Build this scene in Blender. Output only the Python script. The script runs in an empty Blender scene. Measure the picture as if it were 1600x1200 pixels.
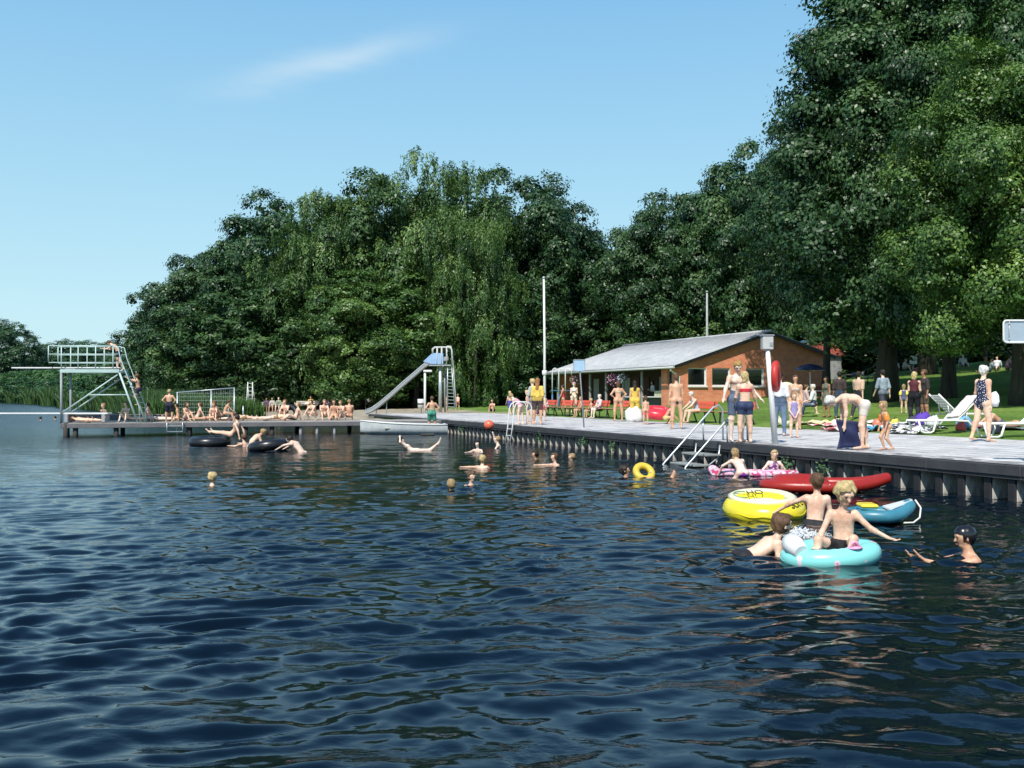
# Lakeside open-air bathing place on a summer day, built as code (Blender 4.5)
import bpy, math, random
import numpy as np
from mathutils import Vector, Matrix

R = math.radians
random.seed(7)
SC = bpy.context.scene
COL = SC.collection
CAMZ, FPX, HOR = 1.65, 1600.0, 618.0      # camera height (m), focal length and horizon row on the 1600x1200 photograph


def P(x, y, z=0.0):
    """photograph position (x, y) of a point known to lie at height z -> world point"""
    d = FPX * (CAMZ - z) / (y - HOR)
    return Vector(((x - 800.0) / FPX * d, d, z))


def Q(x, y, d):
    """photograph position at known distance d -> world point"""
    return Vector(((x - 800.0) / FPX * d, d, CAMZ - (y - HOR) * d / FPX))


# promenade frame: u = metres inland of the quay edge, v = metres along it away from the camera
E0 = Vector((7.85, 15.7, 0))
VD = Vector((-0.342, 0.9397, 0))
UD = Vector((0.9397, 0.342, 0))
YAW = math.atan2(UD.y, UD.x)


def UV(u, v, z=0.0):
    p = E0 + UD * u + VD * v
    return Vector((p.x, p.y, z))


def to_uv(x, y):
    dx, dy = x - E0.x, y - E0.y
    return dx * UD.x + dy * UD.y, dx * VD.x + dy * VD.y


# ------------------------------------------------------------------ objects
def link(name, data, parent=None, loc=None, rotz=None):
    o = bpy.data.objects.new(name, data)
    COL.objects.link(o)
    if parent is not None:
        o.parent = parent
    if loc is not None:
        o.location = loc
    if rotz is not None:
        o.rotation_euler = (0, 0, rotz)
    return o


def thing(name, label, cat, loc=(0, 0, 0), rotz=0.0, group=None):
    o = link(name, None, None, loc, rotz)
    o.empty_display_size = 0.2
    return tag(o, label, cat, group)


def tag(o, label=None, cat=None, group=None, kind=None):
    if label:
        o['label'] = label
    if cat:
        o['category'] = cat
    if group:
        o['group'] = group
    if kind:
        o['kind'] = kind
    return o


def dup(root, loc=None, rotz=None, label=None):
    r = root.copy()
    COL.objects.link(r)
    if loc is not None:
        r.location = loc
    if rotz is not None:
        r.rotation_euler = (0, 0, rotz)
    if label:
        r['label'] = label
    for ch in list(root.children):
        c = ch.copy()
        COL.objects.link(c)
        c.parent = r
        for g in list(ch.children):
            k = g.copy()
            COL.objects.link(k)
            k.parent = c
    return r


def mesh_np(name, verts, faces, smooth=False):
    """verts (N,3) array, faces (M,k) array of one face size"""
    me = bpy.data.meshes.new(name)
    n, k = faces.shape
    me.vertices.add(len(verts))
    me.vertices.foreach_set('co', np.ascontiguousarray(verts, dtype=np.float32).ravel())
    me.loops.add(n * k)
    me.loops.foreach_set('vertex_index', np.ascontiguousarray(faces, dtype=np.int32).ravel())
    me.polygons.add(n)
    me.polygons.foreach_set('loop_start', np.arange(0, n * k, k, dtype=np.int32))
    me.polygons.foreach_set('loop_total', np.full(n, k, dtype=np.int32))
    if smooth:
        me.polygons.foreach_set('use_smooth', np.ones(n, dtype=bool))
    me.update()
    me.validate()
    return me


class MB:
    """collects simple shapes and links them as ONE mesh object"""

    def __init__(self):
        self.v, self.f, self.s, self.m = [], [], [], []
        self.mi = 0

    def _add(self, vs, fs, smooth=False):
        b = len(self.v)
        self.v += [tuple(p) for p in vs]
        for f in fs:
            self.f.append(tuple(i + b for i in f))
            self.s.append(smooth)
            self.m.append(self.mi)
        return self

    def box(self, c, s, rz=0.0, rot=None, bev=0.0):
        """box with centre c and size s; bev cuts the twelve edges"""
        hx, hy, hz = s[0] / 2, s[1] / 2, s[2] / 2
        M = rot if rot is not None else Matrix.Rotation(rz, 3, 'Z')
        c = Vector(c)
        if bev <= 0:
            vs = [Vector((x, y, z)) for z in (-hz, hz) for y in (-hy, hy) for x in (-hx, hx)]
            fs = [(0, 2, 3, 1), (4, 5, 7, 6), (0, 1, 5, 4), (2, 6, 7, 3), (0, 4, 6, 2), (1, 3, 7, 5)]
        else:
            b = min(bev, hx * .9, hy * .9, hz * .9)
            vs, ix = [], {}
            for sx in (-1, 1):
                for sy in (-1, 1):
                    for sz in (-1, 1):
                        for ax in range(3):
                            q = [sx * (hx - b), sy * (hy - b), sz * (hz - b)]
                            q[ax] = (sx * hx, sy * hy, sz * hz)[ax]
                            ix[(sx, sy, sz, ax)] = len(vs)
                            vs.append(Vector(q))
            fs = []
            for ax in range(3):
                o1, o2 = (ax + 1) % 3, (ax + 2) % 3
                for sg in (-1, 1):
                    def k(a, b2, axis=ax):
                        t = [0, 0, 0]
                        t[ax], t[o1], t[o2] = sg, a, b2
                        return ix[(t[0], t[1], t[2], axis)]
                    q = [k(-1, -1), k(1, -1), k(1, 1), k(-1, 1)]
                    fs.append(tuple(q if sg > 0 else q[::-1]))
            for ax in range(3):                      # edges parallel to ax
                o1, o2 = (ax + 1) % 3, (ax + 2) % 3
                for a in (-1, 1):
                    for b2 in (-1, 1):
                        def kk(s0, axis):
                            t = [0, 0, 0]
                            t[ax], t[o1], t[o2] = s0, a, b2
                            return ix[(t[0], t[1], t[2], axis)]
                        q = [kk(-1, o1), kk(1, o1), kk(1, o2), kk(-1, o2)]
                        fs.append(tuple(q[::-1] if a * b2 > 0 else q))
            for sx in (-1, 1):
                for sy in (-1, 1):
                    for sz in (-1, 1):
                        q = [ix[(sx, sy, sz, a)] for a in range(3)]
                        fs.append(tuple(q if sx * sy * sz > 0 else q[::-1]))
        return self._add([c + M @ p for p in vs], fs)

    def bar(self, a, b, w, h=None, up=(0, 0, 1)):
        """rectangular bar from a to b"""
        a, b = Vector(a), Vector(b)
        h = w if h is None else h
        d = (b - a)
        L = d.length
        d.normalize()
        u = Vector(up)
        if abs(d.dot(u)) > .98:
            u = Vector((1, 0, 0))
        s = d.cross(u).normalized()
        u = s.cross(d).normalized()
        M = Matrix((s, d, u)).transposed()
        return self.box((a + b) / 2, (w, L, h), rot=M)

    def tube(self, pts, r, n=8, closed=False, cap=True, rr=None):
        pts = [Vector(p) for p in pts]
        m = len(pts)
        vs, fs = [], []
        prev = None
        for i, p in enumerate(pts):
            if closed:
                t = pts[(i + 1) % m] - pts[i - 1]
            else:
                t = pts[min(i + 1, m - 1)] - pts[max(i - 1, 0)]
            t.normalize()
            if prev is None:
                a = Vector((0, 0, 1)) if abs(t.z) < .9 else Vector((1, 0, 0))
                s = t.cross(a).normalized()
            else:
                s = (prev - t * prev.dot(t)).normalized()
            prev = s
            u = t.cross(s)
            ri = r if rr is None else rr[i]
            for k in range(n):
                an = 2 * math.pi * k / n
                vs.append(p + (s * math.cos(an) + u * math.sin(an)) * ri)
        for i in range(m if closed else m - 1):
            j = (i + 1) % m
            for k in range(n):
                l = (k + 1) % n
                fs.append((i * n + k, i * n + l, j * n + l, j * n + k))
        self._add(vs, fs, True)
        if cap and not closed:
            b = len(self.v) - len(vs)
            self.f.append(tuple(b + k for k in reversed(range(n))))
            self.s.append(False)
            self.m.append(self.mi)
            self.f.append(tuple(b + (m - 1) * n + k for k in range(n)))
            self.s.append(False)
            self.m.append(self.mi)
        return self

    def lathe(self, prof, c=(0, 0, 0), n=24, smooth=True, rot=None):
        """profile [(r, z)...] turned about z"""
        c = Vector(c)
        vs, fs = [], []
        for r, z in prof:
            for k in range(n):
                an = 2 * math.pi * k / n
                q = Vector((r * math.cos(an), r * math.sin(an), z))
                vs.append(c + (rot @ q if rot is not None else q))
        for i in range(len(prof) - 1):
            for k in range(n):
                l = (k + 1) % n
                fs.append((i * n + k, i * n + l, (i + 1) * n + l, (i + 1) * n + k))
        return self._add(vs, fs, smooth)

    def poly(self, pts, smooth=False):
        return self._add(pts, [tuple(range(len(pts)))], smooth)

    def prism(self, pts, d):
        """extrude a planar polygon by vector d"""
        d = Vector(d)
        pts = [Vector(p) for p in pts]
        n = len(pts)
        vs = pts + [p + d for p in pts]
        fs = [tuple(reversed(range(n))), tuple(range(n, 2 * n))]
        fs += [(i, (i + 1) % n, n + (i + 1) % n, n + i) for i in range(n)]
        return self._add(vs, fs)

    def build(self, name, mats, parent=None, loc=None, rotz=None):
        me = bpy.data.meshes.new(name)
        me.from_pydata(self.v, [], self.f)
        me.polygons.foreach_set('use_smooth', self.s)
        for m in (mats if isinstance(mats, (list, tuple)) else [mats]):
            me.materials.append(m)
        me.polygons.foreach_set('material_index', self.m)
        me.update()
        import bmesh
        bm = bmesh.new()
        bm.from_mesh(me)
        bmesh.ops.recalc_face_normals(bm, faces=bm.faces)
        bm.to_mesh(me)
        bm.free()
        return link(name, me, parent, loc, rotz)


# ------------------------------------------------------------------ materials
MATS = {}


class NT:
    def __init__(self, name):
        self.mat = bpy.data.materials.new(name)
        self.mat.use_nodes = True
        self.t = self.mat.node_tree
        self.b = self.t.nodes['Principled BSDF']

    def n(self, typ, **kw):
        nd = self.t.nodes.new('ShaderNode' + typ)
        for k, v in kw.items():
            if k.startswith('i_'):
                nd.inputs[k[2:].replace('_', ' ')].default_value = v
            elif k.startswith('j'):
                nd.inputs[int(k[1:])].default_value = v
            else:
                setattr(nd, k, v)
        return nd

    def l(self, a, b):
        self.t.links.new(a, b)

    def set(self, **kw):
        for k, v in kw.items():
            self.b.inputs[k.replace('_', ' ')].default_value = v
        return self

    def ramp(self, fac, stops):
        r = self.n('ValToRGB')
        e = r.color_ramp.elements
        while len(e) > 1:
            e.remove(e[-1])
        e[0].position, e[0].color = stops[0][0], (*stops[0][1], 1)
        for p, c in stops[1:]:
            x = e.new(p)
            x.color = (*c, 1)
        self.l(fac, r.inputs[0])
        return r.outputs[0]

    def noise(self, scale, detail=3, rough=.55, vec=None, w=None):
        nd = self.n('TexNoise', i_Scale=scale, i_Detail=detail, i_Roughness=rough)
        if vec is not None:
            self.l(vec, nd.inputs['Vector'])
        return nd

    def mapping(self, src, scale=(1, 1, 1), rot=(0, 0, 0), loc=(0, 0, 0)):
        m = self.n('Mapping')
        m.inputs['Scale'].default_value = scale
        m.inputs['Rotation'].default_value = rot
        m.inputs['Location'].default_value = loc
        self.l(src, m.inputs[0])
        return m.outputs[0]

    def obj(self):
        return self.n('TexCoord').outputs['Object']

    def pos(self):
        return self.n('NewGeometry').outputs['Position']

    def mix(self, fac, a, b, mode='MIX'):
        m = self.n('Mix', data_type='RGBA', blend_type=mode)
        for s, v in ((m.inputs[0], fac), (m.inputs[6], a), (m.inputs[7], b)):
            if hasattr(v, 'is_output'):
                self.l(v, s)
            elif isinstance(v, (int, float)):
                s.default_value = v
            else:
                s.default_value = (*v, 1)
        return m.outputs[2]

    def math(self, op, a, b=None, clamp=False):
        m = self.n('Math', operation=op, use_clamp=clamp)
        for s, v in ((m.inputs[0], a), (m.inputs[1], b)):
            if v is None:
                continue
            if hasattr(v, 'is_output'):
                self.l(v, s)
            else:
                s.default_value = v
        return m.outputs[0]

    def bump(self, h, strength=.4, dist=.02):
        b = self.n('Bump', i_Strength=strength, i_Distance=dist)
        self.l(h, b.inputs['Height'])
        self.l(b.outputs[0], self.b.inputs['Normal'])
        return self

    def color(self, c):
        self.l(c, self.b.inputs['Base Color'])
        return self


def simple(name, col, rough=.6, metal=0.0, var=.18, scale=6.0, bump=.0, spec=.5, coat=0.0):
    """plain paint / plastic / cloth with a worn, slightly uneven colour"""
    if name in MATS:
        return MATS[name]
    m = NT(name)
    v = m.obj()
    n1 = m.noise(scale, 5, .6, v)
    n2 = m.noise(scale * 6.3, 3, .6, v)
    s = m.math('ADD', m.math('MULTIPLY', n1.outputs[0], .65), m.math('MULTIPLY', n2.outputs[0], .35))
    lo = tuple(c * (1 - var) for c in col)
    hi = tuple(min(1, c * (1 + var * .7)) for c in col)
    m.color(m.ramp(s, [(.32, lo), (.68, hi)]))
    m.set(Roughness=rough, Metallic=metal)
    m.b.inputs['Specular IOR Level'].default_value = spec
    m.b.inputs['Coat Weight'].default_value = coat
    rr = m.math('ADD', m.math('MULTIPLY', n2.outputs[0], .25), rough - .12, True)
    m.l(rr, m.b.inputs['Roughness'])
    if bump:
        m.bump(n2.outputs[0], bump, .01)
    MATS[name] = m.mat
    return m.mat


def tinted(name, rough, var=.15, scale=9., bump=0., sheen=0., sss=0., spec=.5):
    """colour comes from the object's own colour, broken up by noise"""
    m = NT(name)
    oi = m.n('ObjectInfo')
    v = m.obj()
    n1 = m.noise(scale, 4, .6, v)
    f = m.ramp(n1.outputs[0], [(.3, (1 - var,) * 3), (.7, (1 + var * .5,) * 3)])
    m.color(m.mix(1.0, oi.outputs['Color'], f, 'MULTIPLY'))
    m.set(Roughness=rough)
    m.b.inputs['Specular IOR Level'].default_value = spec
    if sheen:
        m.b.inputs['Sheen Weight'].default_value = sheen
    if bump:
        n2 = m.noise(scale * 8, 3, .6, v)
        m.bump(n2.outputs[0], bump, .006)
    MATS[name] = m.mat
    return m.mat
# ------------------------------------------------------------------ camera, sky, sun
cam = bpy.data.cameras.new('camera')
cam.sensor_width = 36
cam.lens = 36 * FPX / 1600
cam.clip_end = 5000
cam.clip_start = .05
co = link('camera', cam, None, (0, 0, CAMZ))
co.rotation_euler = (R(90) + math.atan((HOR - 600) / FPX), 0, 0)
SC.camera = co

SUN = Vector((-.225, -.602, .766)).normalized()
w = bpy.data.worlds.new('World')
SC.world = w
w.use_nodes = True
wt = w.node_tree
bg = wt.nodes['Background']
sky = wt.nodes.new('ShaderNodeTexSky')
sky.sky_type = 'NISHITA'
sky.sun_disc = False
sky.sun_elevation = math.asin(SUN.z)
sky.sun_rotation = math.atan2(SUN.x, SUN.y)
sky.air_density = 1.0
sky.dust_density = .6
sky.ozone_density = 2.0
# thin cirrus streaks mixed into the sky
tc = wt.nodes.new('ShaderNodeTexCoord')
mp = wt.nodes.new('ShaderNodeMapping')
mp.inputs['Rotation'].default_value = (0, R(-16), 0)
mp.inputs['Scale'].default_value = (2.0, 1.0, 11.0)
nz = wt.nodes.new('ShaderNodeTexNoise')
nz.inputs['Scale'].default_value = 1.7
nz.inputs['Detail'].default_value = 7
nz.inputs['Roughness'].default_value = .55
nz.inputs['Distortion'].default_value = .6
wt.links.new(tc.outputs['Generated'], mp.inputs[0])
wt.links.new(mp.outputs[0], nz.inputs['Vector'])
rp = wt.nodes.new('ShaderNodeValToRGB')
rp.color_ramp.elements[0].position = .68
rp.color_ramp.elements[0].color = (0, 0, 0, 1)
rp.color_ramp.elements[1].position = .80
rp.color_ramp.elements[1].color = (.05, .05, .05, 1)
wt.links.new(nz.outputs[0], rp.inputs[0])
# one soft streak of cirrus high on the left of the picture
sv = wt.nodes.new('ShaderNodeVectorMath')
sv.operation = 'DOT_PRODUCT'
sdir = Vector((-.176, 1, .335)).normalized()
along = Vector((.96, .05, .22)).normalized()
perp = along.cross(sdir).normalized()


def dotn(v):
    n = wt.nodes.new('ShaderNodeVectorMath')
    n.operation = 'DOT_PRODUCT'
    n.inputs[1].default_value = v
    wt.links.new(tc.outputs['Generated'], n.inputs[0])
    return n.outputs['Value']


def wmath(op, a, b=0.0, clamp=False):
    n = wt.nodes.new('ShaderNodeMath')
    n.operation = op
    n.use_clamp = clamp
    for s, v in ((n.inputs[0], a), (n.inputs[1], b)):
        if hasattr(v, 'is_output'):
            wt.links.new(v, s)
        else:
            s.default_value = v
    return n.outputs[0]


wob = wmath('MULTIPLY', wmath('SUBTRACT', nz.outputs[0], .5), .05)
pa = wmath('ADD', wmath('DIVIDE', wmath('ADD', dotn(perp), wob), .011), 0)
al = wmath('DIVIDE', wmath('SUBTRACT', dotn(along), along.dot(sdir)), .085)
rr = wmath('ADD', wmath('MULTIPLY', pa, pa), wmath('MULTIPLY', al, al))
streak = wmath('MULTIPLY', wmath('POWER', 2.718, wmath('MULTIPLY', rr, -1.0)), wmath('MULTIPLY', nz.outputs[0], .85))
cl = wmath('ADD', rp.outputs[0], streak, True)
mx = wt.nodes.new('ShaderNodeMix')
mx.data_type = 'RGBA'
mx.inputs[7].default_value = (5.2, 6.4, 7.2, 1)
wt.links.new(cl, mx.inputs[0])
sxyz = wt.nodes.new('ShaderNodeSeparateXYZ')
wt.links.new(tc.outputs['Generated'], sxyz.inputs[0])
hz_ = wt.nodes.new('ShaderNodeValToRGB')
e = hz_.color_ramp.elements
e[0].position, e[0].color = 0.0, (.64, .90, .97, 1)
e[1].position, e[1].color = 1.0, (.075, .20, .46, 1)
for p_, c_ in ((.08, (.56, .86, .97)), (.20, (.42, .75, .95)), (.36, (.26, .58, .90)), (.6, (.10, .28, .58))):
    x_ = e.new(p_)
    x_.color = (*c_, 1)
wt.links.new(sxyz.outputs[2], hz_.inputs[0])
sc_ = wt.nodes.new('ShaderNodeVectorMath')
sc_.operation = 'SCALE'
sc_.inputs['Scale'].default_value = 1 / .13
wt.links.new(hz_.outputs[0], sc_.inputs[0])
tint = wt.nodes.new('ShaderNodeMix')
tint.data_type = 'RGBA'
tint.inputs[0].default_value = .85
wt.links.new(sky.outputs[0], tint.inputs[6])
wt.links.new(sc_.outputs[0], tint.inputs[7])
wt.links.new(tint.outputs[2], mx.inputs[6])
wt.links.new(mx.outputs[2], bg.inputs[0])
bg.inputs[1].default_value = .13

sl = bpy.data.lights.new('sun', 'SUN')
sl.energy = 5.0
sl.angle = R(.53)
sl.color = (1, .95, .87)
so = link('sun', sl)
so.rotation_euler = SUN.to_track_quat('Z', 'Y').to_euler()
SC.view_settings.view_transform = 'Standard'
SC.view_settings.look = 'None'
SC.view_settings.exposure = 0
SC.render.film_transparent = False
SC.cycles.max_bounces = 6
SC.cycles.diffuse_bounces = 2
SC.cycles.glossy_bounces = 3
SC.cycles.transmission_bounces = 3
SC.cycles.transparent_max_bounces = 4
SC.cycles.caustics_reflective = False
SC.cycles.caustics_refractive = False

# ------------------------------------------------------------------ lake
# where bathers and floats sit in the water: small rings run out from them
RIPPLE = [P(333, 758), P(705, 766), P(737, 758), P(754, 731), P(746, 706), P(777, 700), P(836, 717), P(866, 727), P(893, 719), P(976, 745), P(627, 703),
          P(1506, 870), P(1276, 818), P(1190, 880), P(1160, 780), P(1148, 748), P(455, 706), P(375, 700), P(1385, 862)]


def build_lake():
    rng = np.random.default_rng(3)
    ds = [1.7]
    while ds[-1] < 1500:
        d = ds[-1]
        ds.append(d + max(.020, min(d * d / 4200.0, d * .10)))
    ds = np.array(ds)
    th = np.concatenate([np.linspace(-1.0, -.56, 120, endpoint=False), np.linspace(-.56, .56, 860, endpoint=False), np.linspace(.56, 1.0, 120)])
    dd = np.gradient(ds)
    D, T = np.meshgrid(ds, th, indexing='ij')
    X, Y = D * np.sin(T), D * np.cos(T)
    sp = np.maximum(np.repeat(dd[:, None], len(th), 1), D * .0014)
    Z = np.zeros_like(X)
    wx = .10 * np.sin(X * 1.9 + 1.3 * np.sin(Y * 1.15)) + .08 * np.sin(Y * 2.25 + X * 1.7 + 2)
    wy = .09 * np.sin(Y * 1.8 + 1.1 * np.sin(X * 1.6 + 1)) + .06 * np.sin(X * 3.1 - Y * .9 + 4)
    gx, gy = X + wx, Y + wy
    gust = 1.0 + .16 * np.sin(X * .31 + .23 * Y + 1.2) + .14 * np.sin(X * .53 - Y * .37) + .10 * np.sin(X * 1.1 + Y * .8)
    lam = np.concatenate([np.exp(rng.uniform(math.log(.12), math.log(.22), 16)), np.exp(rng.uniform(math.log(.22), math.log(.52), 46)), np.exp(rng.uniform(math.log(.52), math.log(1.5), 18))])
    for L in lam:
        ang = rng.normal(0.10, .50) + math.pi / 2
        k = 2 * math.pi / L
        kx, ky = k * math.cos(ang), k * math.sin(ang)
        slope = .016 if L < .22 else (.0265 if L < .52 else .0140)
        a = slope / k
        fade = np.clip((L / sp - 2.4) / 2.2, 0, 1)
        if fade.max() <= 0:
            continue
        q = kx * gx + ky * gy + rng.uniform(0, 6.28)
        Z += a * fade * gust * (np.sin(q) - .16 * np.cos(2 * q))
    for c in RIPPLE:
        r = np.sqrt((X - c.x) ** 2 + (Y - c.y) ** 2)
        fade = np.clip((.34 / sp - 2.2) / 2.0, 0, 1)
        Z += .017 * fade * np.exp(-((r - .35) / .55) ** 2) * np.sin(r * 18.5)
    n0, n1 = X.shape
    V = np.stack([X.ravel(), Y.ravel(), Z.ravel()], 1)
    idx = np.arange(n0 * n1).reshape(n0, n1)
    F = np.stack([idx[:-1, :-1].ravel(), idx[1:, :-1].ravel(), idx[1:, 1:].ravel(), idx[:-1, 1:].ravel()], 1)
    me = mesh_np('lake_water', V, F, True)
    if me.polygons[0].normal.z < 0:
        me.flip_normals()
    m = NT('lake_water')
    pos = m.pos()
    ln = m.n('VectorMath', operation='LENGTH')
    m.l(pos, ln.inputs[0])
    dist = ln.outputs['Value']
    far = m.math('DIVIDE', m.math('SUBTRACT', dist, 14.0), 55.0, True)
    n1_ = m.noise(1.5, 4, .6, m.mapping(pos, (1, 1.5, 1)))
    n2_ = m.noise(14, 3, .55, m.mapping(pos, (1, 1.6, 1)))
    n3_ = m.noise(.45, 4, .65, m.mapping(pos, (1, 2.2, 1)))
    ruffle = m.math('MULTIPLY', m.math('SUBTRACT', n3_.outputs[0], .47), 6.0, True)
    fine = m.math('MULTIPLY', n2_.outputs[0], m.math('ADD', m.math('MULTIPLY', ruffle, .0085), .0016))
    hh = m.math('ADD', m.math('MULTIPLY', m.math('MULTIPLY', n1_.outputs[0], .30), far), fine)
    m.bump(hh, .55, 1.0)
    nb = m.noise(.25, 3, .5, pos)
    m.color(m.ramp(nb.outputs[0], [(.3, (.0010, .004, .009)), (.7, (.002, .008, .016))]))
    m.set(IOR=1.33)
    m.l(m.math('ADD', m.math('MULTIPLY', far, .20), .012), m.b.inputs['Roughness'])
    me.materials.append(m.mat)
    tag(link('lake_water', me), kind='structure')


build_lake()

# ------------------------------------------------------------------ ground
V_CORNER = 31.7
SHORE = [UV(0, -40), UV(0, V_CORNER), UV(0, 50), UV(.2, 53.5), (-12.4, 66.5), (-14.5, 62.5), (-17.6, 62.5), (-21, 72), (-26, 86), (-34, 99), (-46, 116),
         (-57, 134), (-84, 190), (-120, 262), (-180, 330), (-330, 420), (-900, 560)]
SHORE = [(p[0], p[1]) for p in SHORE]


def shore_dist(X, Y):
    """signed distance to the shoreline, positive on land (to the right of the polyline)"""
    best = np.full(X.shape, 1e9)
    sign = np.ones(X.shape)
    for (ax, ay), (bx, by) in zip(SHORE[:-1], SHORE[1:]):
        ex, ey = bx - ax, by - ay
        L2 = ex * ex + ey * ey
        t = np.clip(((X - ax) * ex + (Y - ay) * ey) / L2, 0, 1)
        dx, dy = X - (ax + t * ex), Y - (ay + t * ey)
        d = np.sqrt(dx * dx + dy * dy)
        cr = (X - ax) * ey - (Y - ay) * ex
        upd = d < best - 1e-6
        best = np.where(upd, d, best)
        sign = np.where(upd, np.where(cr > 0, 1, -1), sign)
    return best * sign


def ground_np(X, Y):
    dx, dy = X - E0.x, Y - E0.y
    u = dx * UD.x + dy * UD.y
    v = dx * VD.x + dy * VD.y
    rise = .05 * np.clip(u - 7.3, 0, 9.2) + .106 * np.clip(u - 16.5, 0, 30) + .012 * np.clip(u - 46.5, 0, 100)
    far = np.clip((v - 48) / 30, 0, 1)
    target = .55 + rise * (1 - far) + far * np.clip((u - 7.3) * .02, 0.0, 1.2)
    s = shore_dist(X, Y)
    q = np.clip(s / 20, 0, 1)
    ramp = target * (1 - (1 - q) ** 2.0)
    zone = (u > -.001) & (v < 47)
    ramp = np.where(s < 0, np.maximum(-1.5, s * .35), ramp)
    return np.where(zone, target, np.where((v < 34) & (u < 0), -1.5, ramp))


def gz(x, y):
    return float(ground_np(np.array([float(x)]), np.array([float(y)]))[0])


def build_ground():
    us = np.unique(np.concatenate([np.linspace(-420, -60, 40), np.linspace(-60, -20, 41), np.linspace(-20, -1, 39), [-.5, -.02, .06, .54, .56], np.linspace(.9, 20, 60),
                                   np.linspace(20, 60, 60), np.linspace(60, 500, 40)]))
    vs = np.unique(np.concatenate([np.linspace(-60, 30, 90), np.linspace(30, 60, 61), np.linspace(60, 110, 60), np.linspace(110, 900, 60)]))
    U, Vv = np.meshgrid(us, vs, indexing='ij')
    X = E0.x + U * UD.x + Vv * VD.x
    Y = E0.y + U * UD.y + Vv * VD.y
    Z = ground_np(X, Y)
    # the paved part lies under the promenade slab
    Z = np.where((U > -.01) & (U < 7.25) & (Vv < 47.5), Z - .12, Z)
    Z = np.where((U < .55) & (Vv < 34), -1.5, Z)
    rng = np.random.default_rng(5)
    soft = (U > 8) | (Vv > 48)
    Z = np.where(soft & (Z > .05), Z + .035 * np.sin(X * 1.3 + 2 * np.sin(Y * .4)) * np.sin(Y * 1.1 + X * .3) + rng.normal(0, .006, Z.shape), Z)
    idx = np.arange(U.size).reshape(U.shape)
    F = np.stack([idx[:-1, :-1].ravel(), idx[1:, :-1].ravel(), idx[1:, 1:].ravel(), idx[:-1, 1:].ravel()], 1)
    me = mesh_np('ground', np.stack([X.ravel(), Y.ravel(), Z.ravel()], 1), F, True)
    if me.polygons[len(me.polygons) // 2].normal.z < 0:
        me.flip_normals()
    m = NT('ground')
    pos = m.pos()
    g1 = m.noise(.35, 4, .6, pos)
    g2 = m.noise(6, 5, .7, pos)
    g3 = m.noise(55, 3, .7, pos)
    gf = m.math('ADD', m.math('ADD', m.math('MULTIPLY', g1.outputs[0], .35), m.math('MULTIPLY', g2.outputs[0], .35)), m.math('MULTIPLY', g3.outputs[0], .3))
    grass = m.ramp(gf, [(.36, (.05, .095, .018)), (.47, (.115, .21, .034)), (.55, (.19, .30, .06)), (.64, (.34, .36, .14))])
    s1 = m.noise(.8, 5, .65, pos)
    sand = m.ramp(s1.outputs[0], [(.3, (.27, .225, .16)), (.55, (.42, .37, .28)), (.75, (.52, .47, .38))])
    # sand on the beach: beyond the pier, in front of the trees
    sx = m.n('SeparateXYZ')
    m.l(pos, sx.inputs[0])
    uu = m.math('ADD', m.math('MULTIPLY', m.math('SUBTRACT', sx.outputs[0], E0.x), UD.x), m.math('MULTIPLY', m.math('SUBTRACT', sx.outputs[1], E0.y), UD.y))
    vv = m.math('ADD', m.math('MULTIPLY', m.math('SUBTRACT', sx.outputs[0], E0.x), VD.x), m.math('MULTIPLY', m.math('SUBTRACT', sx.outputs[1], E0.y), VD.y))
    wob_ = m.math('MULTIPLY', m.math('SUBTRACT', g1.outputs[0], .5), 3.0)
    a1 = m.math('SUBTRACT', 10.6, m.math('ADD', uu, wob_), True)
    a2 = m.math('SUBTRACT', m.math('ADD', vv, wob_), 43.5, True)
    a3 = m.math('SUBTRACT', 83.0, m.math('ADD', vv, wob_), True)
    sandy = m.math('MULTIPLY', m.math('MULTIPLY', a1, a2), a3)
    dry = m.mix(sandy, grass, sand)
    wetf = m.ramp(sx.outputs[2], [(.02, (.30, .28, .24)), (.10, (1, 1, 1))])
    # bare soil under the trees behind the beach, their shade put into its colour
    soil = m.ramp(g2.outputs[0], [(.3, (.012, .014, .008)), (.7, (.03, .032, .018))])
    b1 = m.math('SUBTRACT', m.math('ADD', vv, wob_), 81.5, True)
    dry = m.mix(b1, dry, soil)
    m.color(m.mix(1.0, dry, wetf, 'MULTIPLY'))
    m.set(Roughness=.95)
    m.b.inputs['Specular IOR Level'].default_value = .2
    m.bump(g3.outputs[0], .6, .05)
    me.materials.append(m.mat)
    tag(link('ground', me), kind='structure')


build_ground()

# ------------------------------------------------------------------ promenade and quay wall
def uvframe_mat(m):
    """object coordinates already run along u and v"""
    return m.obj()


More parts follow.
